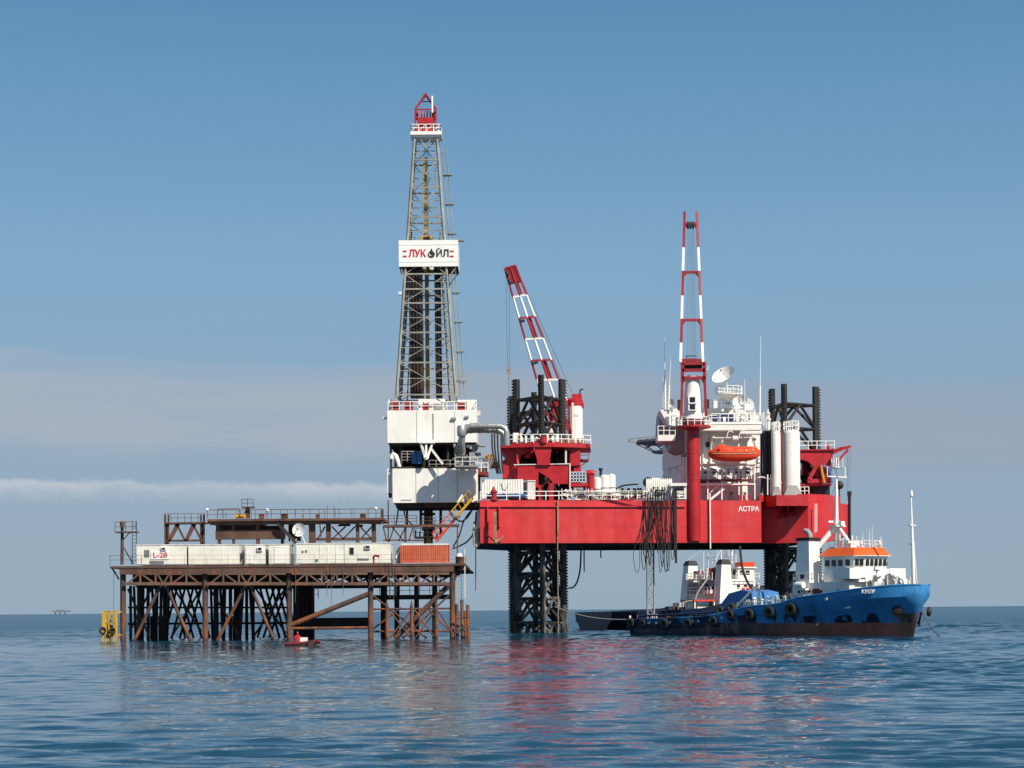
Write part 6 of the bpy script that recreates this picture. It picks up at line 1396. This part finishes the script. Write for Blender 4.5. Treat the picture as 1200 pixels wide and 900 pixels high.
def make_hull(root, mat, deckmat, dx=0.0, bs=1.0, zs=1.0, x0=0.0):
    xs = [x0, x0+.5, x0+1.4, 6.2, 9, 13, 17, 20, 22, 24, 26, 28, 30, 31.5, 33, 34.5, 36, 37.5, 39, 40.5, 42, 43.3, 44.4, 45.3, 46, 46.5, 46.85, 47]
    nz = 9; V = []; 
    for sg in (-1, 1):
        for x in xs:
            zt2 = sheer_z(x); hd_, hw_ = half_deck(x), half_wl(x); zk = knuckle(x); row = []
            for k in range(nz):
                if k <= 6:
                    t_ = k/6; z_ = -1.6+(zk+1.6)*t_; s_ = max(0.0, (z_)/(zk)); s_ = min(1, s_); y_ = hw_*(1-s_**1.9)+hd_*.955*s_**1.9 if z_ > 0 else hw_*(1-.12*(-z_))
                else: t_ = (k-6)/2; z_ = zk+(zt2-zk)*t_; y_ = hd_*(.965+.035*t_)
                # raked stem: low points lie further aft at the very bow
                xr = x-(smooth01(36, 47, x))*2.3*(1-min(1, max(0, (z_+1.6)/(zk+1.6))))**.8
                row.append((xr, sg*y_, z_))
            V.append([(a+dx, b2*bs, c*zs) for a, b2, c in row])
    m = MB(); n = len(xs); pts = [p for r_ in V for p in r_]; Fs = []
    for i in range(n-1):
        for k in range(nz-1):
            a = i*nz+k; Fs.append((a, a+nz, a+nz+1, a+1)); b2 = (n+i)*nz+k; Fs.append((b2, b2+1, b2+nz+1, b2+nz))
    for k in range(nz-1): Fs.append((k, k+1, n*nz+k+1, n*nz+k))
    m.add(pts, Fs); o = m.build('hull', M[mat], root, local=True)
    m = MB(); P = []; Q = []
    for x in xs[1:-1]: P.append((x, -half_deck(x)*.955, sheer_z(x)-.85)); Q.append((x, half_deck(x)*.955, sheer_z(x)-.85))
    k = len(P); P = [(a+dx, b2*bs, c*zs) for a, b2, c in P]; Q = [(a+dx, b2*bs, c*zs) for a, b2, c in Q]
    m.add(P+Q, [(i, i+1, k+i+1, k+i) for i in range(k-1)]); m.build('deck', M[deckmat], root, local=True, smooth=False)
    m = MB()
    for sg in (-1, 1): m.path([(x+dx, bs*sg*half_deck(x)*.995, sheer_z(x)*zs) for x in xs if x < 46.9], .09, 6); m.path([(x+dx, bs*sg*(half_deck(x)*.965+.05), knuckle(x)*zs) for x in xs if x < 29], .12, 6)
    m.build('gunwale', M[mat], root, local=True)
    return o
def LB(name, mat, parent, boxes, smooth=True):
    m = MB()
    for b in boxes: m.bx(*b)
    return m.build(name, M[mat], parent, local=True, smooth=smooth)
def window_row(parent, pts, wd, hg, along, z, mat='glass'):
    for (x, y) in pts:
        m = MB(); m.bx(*( (x-wd/2, x+wd/2, y-.03, y+.03) if along == 'x' else (x-.03, x+.03, y-wd/2, y+wd/2)), z, z+hg); m.build('window', M[mat], parent, local=True)
def tyre_at(ship, x, z, R_, label, sg=-1, yo=.22, group='tyre fenders along the supply ship side'):
    s_ = min(1, max(0, z/knuckle(x))); y_ = sg*(half_wl(x)*(1-s_**1.9)+half_deck(x)*.965*s_**1.9+yo)
    m = MB(); tyre(m, (0, 0, 0), (0.05, sg, 0), R_*.62, R_*.44); o = m.build('tyre_fender', M['rubber'], local=True); o.location = ship.matrix_basis @ Vector((x, y_, z)); o.rotation_euler.z = HD
    tag(o, label, 'tyre', group)
bow = Vector(w(1085, 700, 226)); bow.z = 0
stern = bow - Vector((fx, fy, 0))*LS
sa = T('supply_ship', 'blue supply ship with orange wheelhouse roof, bow towards the viewer', 'ship', stern, 'supply ships alongside the rig', HD); sa.matrix_basis
bpy.context.view_layer.update()
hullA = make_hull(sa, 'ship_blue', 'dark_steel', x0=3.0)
YP_ = -1          # starboard is the side facing the viewer (y negative)
# forecastle house and superstructure
zd = 4.1
LB('deckhouse', 'white', sa, [(30.6, 39.3, -3.9, 3.9, zd-.9, 6.15)], False)
LB('deckhouse', 'white', sa, [(34.6, 39.9, -3.0, 3.0, 6.15, 7.55)], False)
m = MB(); 
def wh(z0, z1, f0, f1): return [(34.4, -2.75), (38.9+f0, -2.75), (39.7+f0, -1.8), (39.7+f0, 1.8), (38.9+f0, 2.75), (34.4, 2.75)], [(34.4, -2.85), (39.05+f1, -2.85), (39.9+f1, -1.85), (39.9+f1, 1.85), (39.05+f1, 2.85), (34.4, 2.85)]
a, b2 = wh(0, 0, 0, 0); m.prism(a, 7.55, 9.05, 'xy', b2); whs = m.build('wheelhouse', M['white'], sa, local=True, smooth=False)
m = MB(); a = [(33.9, -3.05), (39.25, -3.05), (40.25, -2.0), (40.25, 2.0), (39.25, 3.05), (33.9, 3.05)]; t2 = [(34.6, -2.35), (38.7, -2.35), (39.5, -1.6), (39.5, 1.6), (38.7, 2.35), (34.6, 2.35)]
m.prism(a, 9.14, 10.05, 'xy', t2); m.build('roof', M['roof_orange'], whs, local=True, smooth=False)
m = MB(); m.prism([(x*1.0, y*1.02) for x, y in a], 9.06, 9.138); m.build('roof_edge', M['white'], whs, local=True, smooth=False)
m = MB(); m.path([(40.24, 0, 9.16), (39.52, 0, 10.06), (34.7, 0, 10.07)], .04, 6); m.build('roof_seam', M['dark_red'], whs, local=True)
for y in (-1.45, -.72, 0, .72, 1.45):
    m = MB(); m.bx(39.80, 39.86, y-.27, y+.27, 8.0, 8.72); m.build('window', M['glass'], whs, local=True)
for s_ in (-1, 1):
    p, q = Vector((38.98, s_*2.82, 0)), Vector((39.82, s_*1.84, 0))
    for t_ in (.22, .62):
        c_ = p.lerp(q, t_+.08); d_ = (q-p).normalized(); nrm = Vector((d_.y*-s_, d_.x*s_, 0)); nrm = nrm if nrm.x > 0 else -nrm
        m = MB(); P = [c_+d_*.2+nrm*.05, c_-d_*.2+nrm*.05]; m.add([(P[0].x, P[0].y, 8.0), (P[1].x, P[1].y, 8.0), (P[1].x, P[1].y, 8.72), (P[0].x, P[0].y, 8.72), (P[0].x-nrm.x*.1, P[0].y-nrm.y*.1, 8.0), (P[1].x-nrm.x*.1, P[1].y-nrm.y*.1, 8.0), (P[1].x-nrm.x*.1, P[1].y-nrm.y*.1, 8.72), (P[0].x-nrm.x*.1, P[0].y-nrm.y*.1, 8.72)], [(0,1,2,3), (7,6,5,4), (0,4,5,1), (3,2,6,7), (0,3,7,4), (1,5,6,2)]); m.build('window', M['glass'], whs, local=True)
window_row(whs, [(35.0, -2.84), (36.0, -2.84), (37.0, -2.84), (38.1, -2.84)], .62, .7, 'x', 8.0)
# bridge wings and screens
LB('bridge_wing', 'white', sa, [(37.6, 40.1, -4.7, -2.9, 6.5, 6.62), (37.6, 37.7, -4.7, -2.9, 6.62, 7.7), (37.7, 40.1, -4.7, -4.6, 6.62, 7.7), (40.0, 40.1, -4.6, -2.0, 6.62, 7.7)], False)
LB('bridge_wing', 'white', sa, [(37.6, 40.1, 2.9, 4.7, 6.5, 6.62), (37.6, 37.7, 2.9, 4.7, 6.62, 7.7), (37.7, 40.1, 4.6, 4.7, 6.62, 7.7), (40.0, 40.1, 2.0, 4.6, 6.62, 7.7), (39.2, 40.2, 2.2, 4.9, 5.3, 6.5)], False)
LB('bridge_front', 'white', sa, [(39.92, 40.0, -2, 2, 6.2, 7.5)], False)
LB('name_board', 'black', sa, [(36.4, 37.9, -3.2, -3.1, 6.65, 7.4)])
m = MB()
for (x, y) in ((40.6, -1.2), (41.1, .2), (40.7, 1.6)):
    m.path([(x, y, 4.6), (x, y, 6.3), (x+.15, y, 6.75), (x+.5, y, 6.85), (x+.7, y, 6.6)], .28, 10)
m.lathe([(.6, -.05), (.65, .1), (.2, .3)], (40.8, -.6, 6.0), (1, -.3, 0), 14); m.build('vent_cowl', M['white_worn'], sa, local=True)
m = MB()
for z_ in (7.65,):
    m.rail([(34.6, -3.9, 6.15), (30.7, -3.9, 6.15), (30.7, 3.9, 6.15)], 1.0, 1.0, .04)
m.rail([(34.7, -2.3, 10.05), (38.6, -2.3, 10.05), (39.4, -1.5, 10.05), (39.4, 1.5, 10.05)], .8, 1.0, .03); m.build('railing', M['white'], sa, local=True)
window_row(sa, [(31.6, -3.93), (33.2, -3.93), (35.0, -3.93), (37.6, -3.93)], .32, .32, 'x', 5.0)
m = MB()
for x in (34.1, 34.6): m.lathe([(.36, -.05), (.36, .05)], (x, -3.97, 5.15), (0, 1, 0), 14)
m.build('lifebuoy', M['dark_red'], sa, local=True)
# funnel and exhaust
m = MB(); m.prism([(30.9, -3.95), (33.3, -3.95), (33.3, -1.9), (30.9, -1.9)], 4.5, 11.0, 'xy', [(31.2, -3.7), (33.0, -3.7), (33.0, -2.0), (31.2, -2.0)]); fn = m.build('funnel', M['white'], sa, local=True, smooth=False)
LB('funnel_cap', 'black', fn, [(31.05, 33.12, -3.8, -1.9, 11.0, 11.35)]); m = MB(); m.path([(32.4, -2.9, 11.3), (32.4, -2.9, 11.75), (32.2, -3.0, 12.05), (31.8, -3.1, 12.2)], .3, 10); m.build('exhaust', M['grey_paint'], fn, local=True)
m = MB(); m.bx(31.9, 32.4, -4.03, -3.95, 6.6, 7.1); m.build('vent', M['black'], fn, local=True)
m = MB(); m.prism([(33.2, 3.95), (30.9, 3.95), (30.9, 1.9), (33.2, 1.9)], 4.5, 10.4); m.build('funnel', M['white'], sa, local=True, smooth=False)
m = MB(); m.lathe([(.36, -.6), (.38, -.5), (.38, .5), (.36, .6)], (32.2, -4.4, 5.9), (1, 0, 0), 16); m.bx(31.2, 33.2, -4.6, -3.9, 5.3, 5.5); m.build('liferaft_canister', M['white'], sa, local=True)
# mast with A-frame
mh = 20.6
m = MB(); m.tube((33.9, 0, 10.0), (33.9, 0, mh-2.6), .26, 10, .16); m.tube((33.9, 0, mh-2.6), (33.9, 0, mh), .09, 8); m.tube((32.0, -2.6, 9.0), (33.8, -.2, 12.6), .3, 8); m.tube((32.0, 2.6, 9.0), (33.8, .2, 12.6), .3, 8); m.tube((36.5, 0, 10.0), (34.0, 0, 12.8), .18, 8)
m.bx(33.2, 34.6, -.8, .8, 12.6, 12.75); m.bx(33.7, 34.1, -1.6, 1.6, 18.3, 18.42); m.bx(33.0, 35.2, -.12, .12, 19.3, 19.4); m.bx(33.6, 34.2, -.45, .45, 19.4, 19.5); mast = m.build('mast', M['white'], sa, local=True)
m = MB()
for p in ((33.9, -1.5, 18.4), (33.9, 1.5, 18.4), (34.9, 0, 19.4), (33.2, 0, 19.4), (33.9, .4, 19.5), (33.9, -.4, 19.5)): m.tube(p, (p[0], p[1], p[2]+1.1), .06, 6)
m.bx(33.4, 33.6, -1.0, 1.0, 13.1, 13.3); m.bx(34.4, 34.9, -.3, .3, 12.75, 13.2); m.build('radar', M['white'], mast, local=True)
m = MB(); m.beam((33.9, 0, mh-3), (31, -3.6, 6.3), .05); m.beam((33.9, 0, mh-3), (31, 3.6, 6.3), .05); m.build('stay_wire', M['wire'], mast, local=True)
m = MB(); rr = random.Random(2)
for k in range(12):
    x, y = rr.uniform(34.8, 39), rr.uniform(-2, 2); m.tube((x, y, 10.0), (x, y, 10.4+rr.uniform(.2, 1.5)), .05, 6)
    if k % 3 == 0: m.lathe([(.18, 0), (.2, .2), (.05, .35)], (x, y, 10.5), n=10)
m.bx(35, 36.8, -1.2, .6, 10.05, 10.9); m.bx(36.6, 37.4, -1.5, -.8, 10.05, 10.6); m.build('roof_gear', M['white'], sa, local=True)
for p, hgt, lab in (((37.6, 1.9), 2.6, 'thin white aerial on the right of the orange wheelhouse roof'), ((38.2, -.4), 1.9, 'short white aerial in the middle of the orange wheelhouse roof'), ((36.9, 2.2), 2.2, 'thin white aerial behind the right edge of the orange roof')):
    m = MB(); m.tube((0, 0, 0), (0, 0, hgt), .045, 6, .02); m.lathe([(.12, 0), (.12, .25)], (0, 0, 0), n=8); o = m.build('whip_aerial', M['white'], local=True); o.location = sa.matrix_basis @ Vector((p[0], p[1], 10.0)); tag(o, lab, 'aerial', 'aerials on the supply ship')
# foremast at the bow
m = MB(); m.tube((45.3, 0, 5.6), (45.1, 0, 12.4), .20, 10, .15); m.tube((45.1, 0, 12.4), (45.0, 0, 15.6), .12, 8, .08); m.tube((45.1, 0, 15.6), (45.0, 0, 16.2), .16, 8); m.tube((44.4, .7, 5.6), (45.1, .05, 11.2), .10, 8); m.tube((44.6, 1.35, 5.6), (45.1, .1, 11.6), .09, 8); m.beam((44.75, .75, 8.0), (45.2, 0, 8.0), .09)
m.bx(44.9, 45.3, -.5, .5, 12.3, 12.4); m.bx(44.9, 45.3, -.25, .25, 10.2, 10.35); m.build('foremast', M['white'], sa, local=True)
# ship's name on the bow, plating marks, anchor gear
def on_side(x, z, sg=-1): return sg*half_deck(x)*(.965+.035*min(1, max(0, (z-knuckle(x))/(sheer_z(x)-knuckle(x)))))
xa, xb = 41.2, 43.2; ya, yb = on_side(xa, 5.1), on_side(xb, 5.1); ang = math.atan2(yb-ya, xb-xa)
mt_ = Matrix.Rotation(ang, 4, 'Z') @ Matrix.Rotation(R(90), 4, 'X')
letters('lettering', 'КУБУ', .54, M['sign_white'], hullA, Vector(world_loc(hullA)) + Vector(((xa+xb)/2, (ya+yb)/2-.10, 5.0)), .09, .02, mt_, 1.1)
m = MB(); c_ = Vector((36.9, -half_deck(36.9)-.02, 4.25)); m.lathe([(.17, -.08), (.17, .08)], c_, (0, 1, 0), 12); m.lathe([(.3, -.08), (.3, .1)], (34.0, -half_wl(34)-.25, 1.55), (0, 1, 0), 12); m.build('mark', M['white_worn'], sa, local=True)
m = MB(); m.lathe([(.42, -.2), (.55, 0), (.42, .25), (.2, .3)], (44.3, -1.65, 2.9), (.5, -.8, -.1), 14); m.lathe([(.42, -.2), (.55, 0), (.42, .25), (.2, .3)], (46.6, .95, 2.75), (.8, .6, -.1), 14); m.build('hawse_pipe', M['pipe_brown'], sa, local=True)
m = MB(); m.beam((46.0, .4, 2.8), (45.2, .9, 1.4), .18); m.beam((45.0, 1.1, 1.5), (45.6, .5, 1.3), .3); m.build('anchor', M['dark_steel'], sa, local=True)
m = MB(); A = sa.matrix_basis @ Vector((46.0, .6, 2.6)); B = w(1103, 748, 222); m.path([A.lerp(B, t_/6)+Vector((0, 0, -.25*math.sin(math.pi*t_/6))) for t_ in range(7)], .07, 6); tag(m.build('anchor_chain', M['wire'], at=A), 'dark anchor chain running from the blue bow into the water', 'chain')
rr = random.Random(77)
for k in range(30):
    m = MB(); x = rr.uniform(23, 34); y = -3.9-rr.uniform(.1, .6); h_ = rr.uniform(.3, 1.3); z_ = sheer_z(x)-.6
    if k % 3 == 0: m.bx(x-.25, x+.25, y-.2, y+.2, z_, z_+h_)
    else: m.tube((x, y, z_), (x, y, z_+h_+.3), rr.uniform(.05, .13), 6)
    m.build('deck_locker' if k % 3 == 0 else 'deck_pipe', M['white_worn'], sa, local=True)
for k in range(10):
    m = MB(); x = rr.uniform(40.3, 43.5); y = rr.uniform(-2.5, 2.5); m.tube((x, y, 4.8), (x, y, 6.0+rr.random()*.9), rr.uniform(.05, .12), 6); m.build('deck_pipe', M['white_worn'], sa, local=True)
m = MB(); m.lathe([(.55, -.8), (.55, -.7), (.3, -.65), (.3, .65), (.55, .7), (.55, .8)], (42.4, .4, 6.0), (0, 1, 0), 14); m.build('windlass', M['white_worn'], sa, local=True)
# after deck: rail, crash barrier, gear
m = MB()
for k in range(12): 
    x = 23.5+k*.62; h_ = .8+.5*((k*7) % 3)/2; m.lathe([(.14, 0), (.14, h_), (.24, h_+.05), (.24, h_+.22), (.05, h_+.3)], (x, -4.3+.5*(k % 2), sheer_z(x)-.5), n=10)
m.rail([(22.5, -4.9, sheer_z(22.5)), (30.4, -4.9, sheer_z(30))], .9, 1.2, .04); m.build('deck_vent', M['white'], sa, local=True)
m = MB(); m.tube((21.0, -4.2, 3.0), (24.8, -3.6, 6.2), .14, 8); m.tube((24.8, -3.6, 3.0), (24.8, -3.6, 6.0), .16, 8); m.build('derrick_boom', M['white_worn'], sa, local=True)
m = MB()
for sg in (-1, 1): m.path([(x, sg*4.75, sheer_z(x)+.45) for x in (5, 8, 13, 18, 21)], .12, 6)
for x in range(5, 22, 2):
    for sg in (-1, 1): m.beam((x, sg*4.75, sheer_z(x)-.5), (x, sg*4.75, sheer_z(x)+.45), .12)
m.build('cargo_rail', M['navy'], sa, local=True)
rr = random.Random(8)
for k in range(14):
    m = MB(); x = rr.uniform(5, 20); y = rr.uniform(-3.8, 3.8); s_ = rr.uniform(.25, .7); m.bx(x-s_, x+s_, y-s_*.7, y+s_*.7, 1.0, 1.7+s_); m.build('deck_crate', M['dark_steel'], sa, local=True)
for q in ((18, 0, 3, .9), (20, -1.5, 3, .8)):
    m = MB(); r_ = q[3]; m.lathe([(r_, -1), (r_, -.9), (r_*.55, -.85), (r_*.55, .85), (r_, .9), (r_, 1)], q[:3], (0, 1, 0), 16); m.build('winch_drum', M['dark_steel'], sa, local=True)

m = MB(); m.lathe([(.6, -.1), (.6, .12), (.25, .15)], (3.1, -4.5, 1.9), (-.6, -.7, 0), 16); m.build('roller', M['rope'], sa, local=True)
m = MB()
for x in (10.2, 11.2, 14.2, 15.2, 16.2, 18.2, 19.2, 20.2, 21.2): m.bx(x-.14, x+.14, -half_deck(x)*.985-.02, -half_deck(x)*.985+.05, sheer_z(x)-.62, sheer_z(x)-.36)
m.bx(7.2, 7.6, -half_deck(7)-.02, -half_deck(7)+.05, 1.45, 1.7); m.bx(8.6, 9.0, -half_deck(8)-.02, -half_deck(8)+.05, 1.45, 1.7); m.build('freeing_port', M['white_worn'], sa, local=True)
cg = T('deck_cargo', 'bright blue tarpaulin cover on the after deck of the blue supply ship', 'cargo', sa.matrix_basis @ Vector((20, 0, 2.2)), None, HD)
m = MB(); 
prof = [(-3.2, 0), (-2.8, 1.6), (-1.6, 2.7), (.6, 3.1), (2.2, 2.8), (2.6, 1.2), (2.8, 0)]
m.prism([(x, z_+.2) for x, z_ in prof], -2.2, 2.4, 'xz'); m.build('cover', M['tarp_blue'], cg, local=True)
for k, (x, z_, R_, lab) in enumerate(((4.1, 1.55, .62, 'pale scuffed tyre at the stern corner of the blue supply ship'), (6.4, 1.5, .5, 'tyre beside the stern corner tyre of the blue supply ship'), (10.4, 1.45, .68, 'large tyre hanging low amidships on the blue supply ship'), (14.6, 1.55, .6, 'tyre left of the white dashes on the after hull side'), (19.0, 1.75, .6, 'tyre low under the blue tarpaulin'), (21.8, 2.5, .62, 'tyre hung where the blue bulwark steps up'), (25.0, 2.55, .72, 'first big tyre on the tall blue side, left of the two others'), (28.3, 2.8, .76, 'middle big tyre on the tall blue side'), (31.6, 3.1, .86, 'biggest tyre on the tall blue side, nearest the bow'))): tyre_at(sa, x, z_, R_, lab)
for (x, y, z_, lab) in ((19.6, -4.9, 3.0, 'tyre lying on the rail before the blue tarpaulin'), (21.3, -4.7, 3.4, 'tyre leaning on the rail right of the blue tarpaulin')):
    m = MB(); tyre(m, (0, 0, 0), (.3, -1, .2), .36, .25); o = m.build('tyre_fender', M['rubber'], local=True); o.location = sa.matrix_basis @ Vector((x, y, z_)); o.rotation_euler.z = HD; tag(o, lab, 'tyre', 'tyre fenders along the supply ship side')

# ------------------------------------------------------------------ second ship behind, twin funnels
HDB = R(30); DX = 4.6; BS = 1.12
sternB = Vector((12.8, 331, 0)) - Vector((math.cos(HDB), math.sin(HDB), 0))*DX
sb2 = T('supply_ship', 'dark navy supply ship with twin black-topped white funnels, behind the blue one', 'ship', sternB, 'supply ships alongside the rig', HDB)
bpy.context.view_layer.update()
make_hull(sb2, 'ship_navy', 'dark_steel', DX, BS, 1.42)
LB('deckhouse', 'white', sb2, [(26, 34, -4.6, 4.6, 2.5, 5.6)], False); LB('deckhouse', 'white', sb2, [(28, 34, -4.2, 4.2, 5.6, 8.0)], False)
LB('wheelhouse', 'white_worn', sb2, [(31, 34.4, -3.4, 3.4, 8.0, 10.0)], False)
LB('roof', 'white', sb2, [(30.8, 34.7, -3.7, 3.7, 10.0, 10.2)], False); LB('awning', 'lifeboat_orange', sb2, [(32.0, 34.4, -3.5, -1.2, 10.2, 11.0)])
for y in (-4.75, 4.75):
    s_ = 1 if y > 0 else -1
    m = MB(); m.prism([(25.4, y-1.05), (28.4, y-1.05), (28.4, y+1.05), (25.4, y+1.05)], 2.5, 10.6, 'xy', [(26.2, y-.75), (28.0, y-.75), (28.0, y+.75), (26.2, y+.75)]); fb = m.build('funnel', M['white'], sb2, local=True, smooth=False)
    m = MB(); m.prism([(26.1, y-.85), (28.15, y-.85), (28.15, y+.85), (26.1, y+.85)], 10.6, 11.4, 'xy', [(26.5, y-.5), (27.9, y-.5), (27.9, y+.5), (26.5, y+.5)]); m.build('funnel_cap', M['black'], fb, local=True, smooth=False)
LB('gallery', 'white_worn', sb2, [(25.3, 31, -3.5, 3.5, 5.6, 5.75), (25.6, 31, -3.5, 3.5, 8.0, 8.15)], False)
m = MB(); m.rail([(25.4, -3.5, 5.75), (25.4, 3.5, 5.75)], 1.1, 1, .05); m.rail([(25.7, -3.5, 8.15), (25.7, 3.5, 8.15)], 1.1, 1, .05); m.rail([(30.6, -3.4, 10.9), (30.6, 3.4, 10.9)], 1.0, 1, .05); m.build('railing', M['white'], sb2, local=True)
window_row(sb2, [(30.95, y) for y in (-2.4, -1.2, 0, 1.2, 2.4)], .8, .9, 'y', 8.9); window_row(sb2, [(25.96, y) for y in (-2.6, 2.2)], .8, 1.9, 'y', 2.7); window_row(sb2, [(27.96, y) for y in (-2.5, -1, 1.2, 2.6)], 1.0, 1.0, 'y', 6.4)
LB('life_raft', 'dark_red', sb2, [(26.2, 27.6, -2.6, -1.0, 5.75, 6.9), (26.2, 27.4, 1.6, 2.6, 8.15, 9.6), (25.8, 26.6, -2.9, -2.4, 8.15, 10.0)])
LB('awning', 'lifeboat_orange', sb2, [(21, 25.2, -5.0, -1.0, 4.5, 4.75)]); LB('post', 'white', sb2, [(21.1, 21.3, -4.9, -4.7, 2, 4.5), (21.1, 21.3, -1.3, -1.1, 2, 4.5), (25, 25.2, -4.9, -4.7, 2, 4.5), (23, 23.2, -3, -2.8, 2, 4.5)])
LB('winch', 'dark_red', sb2, [(20.5, 22.8, .2, 2.6, 2.2, 3.6), (19.5, 21, -.8, .2, 2.2, 2.9)]); LB('cabinet', 'white_worn', sb2, [(24, 25, -.4, 1.2, 2.3, 4.1), (23.2, 24, 2.4, 4.4, 2.3, 4.3), (22, 24, -4.4, -3.4, 2.3, 3.6)])
m = MB(); m.tube((33, 1.0, 10.9), (33, 1.0, 17), .18, 8); m.tube((29, -1.5, 8), (29, -1.5, 13.5), .1, 8); m.tube((29.5, .4, 8), (29.5, .4, 14), .06, 6); m.tube((34, 3.2, 10.9), (34, 3.2, 14.5), .06, 6); m.bx(32.8, 33.2, -1, 3, 14.5, 14.65); m.build('mast', M['white'], sb2, local=True)
rr = random.Random(31)
for k in range(16):
    m = MB(); x, y = rr.uniform(25.2, 26), rr.uniform(-3.6, 3.6); z_ = rr.choice((2.4, 5.75, 8.15)); h_ = rr.uniform(.5, 1.6)
    if k % 2: m.lathe([(.16, 0), (.16, h_), (.26, h_+.05), (.26, h_+.25)], (x, y, z_), n=10)
    else: m.bx(x-.3, x+.3, y-.4, y+.4, z_, z_+h_*.8)
    m.build('deck_vent' if k % 2 else 'deck_locker', M['white_worn'], sb2, local=True)
m = MB()
for (x, y, z0, z1) in ((31.5, -2.2, 10.9, 13.6), (32.6, 2.0, 10.9, 13.0), (28.6, 3.0, 8.1, 14.2), (27, -.6, 8.1, 12.6)): m.tube((x, y, z0), (x, y, z1), .07, 6); m.bx(x-.06, x+.06, y-.6, y+.6, z1-.8, z1-.7)
for z_ in (6.9, 9.3): m.rail([(29, -5.6, z_-1.2), (33.8, -5.6, z_-1.2)], 1.0, 1, .05)
m.beam((33, 1, 16.5), (26, -4, 11.3), .04); m.beam((33, 1, 16.5), (26, 4.5, 11.3), .04); m.build('aerial', M['white'], sb2, local=True)
m = MB(); m.lathe([(.35, -.6), (.38, -.5), (.38, .5), (.35, .6)], (31.5, -4.9, 6.5), (1, 0, 0), 14); m.build('life_raft', M['lifeboat_orange'], sb2, local=True)
window_row(sb2, [(30.5, -4.22), (32, -4.22), (33.2, -4.22)], .6, .6, 'x', 6.6); window_row(sb2, [(30.5, -4.62), (32, -4.62), (33.2, -4.62)], .5, .5, 'x', 4.2); window_row(sb2, [(31.8, -3.42), (33, -3.42)], .8, .7, 'x', 8.9)
m = MB(); m.lathe([(.85, -.3), (.9, 0), (.85, .3)], (27.5, -2.7, 9.6), (.2, 1, 0), 16); m.bx(26.9, 28, -3.1, -2.4, 8.15, 9.2); m.build('search_lamp', M['tan_pipe'], sb2, local=True)
m = MB(); m.path(spline([(21.5, -4.6, 2), (21.7, -4.6, 5.4), (24, -4.6, 8.2)]), .13, 8); m.tube((21.5, -4.6, 5.2), (21.5, -4.6, 2), .12, 8); m.path(spline([(18, -4.6, 1.8), (18.2, -4.6, 3.6), (19.4, -4.6, 4.4), (21, -4.6, 4.6)]), .1, 6); m.build('davit', M['galv'], sb2, local=True)
m = MB(); m.bx(12+DX, 12.8+DX, -4, -3, 1.4, 3.7); m.bx(7+DX, 7.3+DX, -4.2, -3.9, 1.4, 3.2)
for x in (4.5, 5.0, 5.4): m.bx(x+DX, x+DX+.15, -half_deck(x)*BS-.02, -half_deck(x)*BS+.04, 1.8, 2.6)
m.build('bitts', M['navy'], sb2, local=True)
m = MB()
for x in (7.6, 8.0, 8.4): m.bx(x+DX-.07, x+DX+.07, -half_deck(x)*.99*BS-.03, -half_deck(x)*.99*BS+.05, 1.8, 2.5)
m.bx(4.6+DX, 4.75+DX, -half_deck(4.6)*.98*BS-.03, -half_deck(4.6)*.98*BS+.05, 1.9, 2.4); m.build('draught_mark', M['white_worn'], sb2, local=True)

# mooring rope from the leg to the near ship's stern
m = MB(); A, B = w(650, 711, 282), Vector(sa.matrix_basis @ Vector((3.1, -4.9, 2.0))); m.path([A.lerp(B, t_/10)+Vector((0, 0, -.55*math.sin(math.pi*t_/10))) for t_ in range(11)], .065, 6)
tag(m.build('mooring_rope', M['rope'], at=A), 'pale mooring rope from the lattice leg to the stern of the blue ship', 'rope')
# far platform on the horizon
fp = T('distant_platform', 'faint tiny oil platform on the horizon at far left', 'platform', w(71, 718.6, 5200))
m = MB(); m.pb(62, 715.6, 79.5, 717.4, 5200, 30); m.pb(66, 714.6, 74, 715.6, 5205, 20); m.build('deck_block', M['hazed_grey'], fp)
for px in (65, 70, 76): m = MB(); m.pb(px-.4, 717.4, px+.4, 720.5, 5205, 2); m.build('leg', M['hazed_grey'], fp)
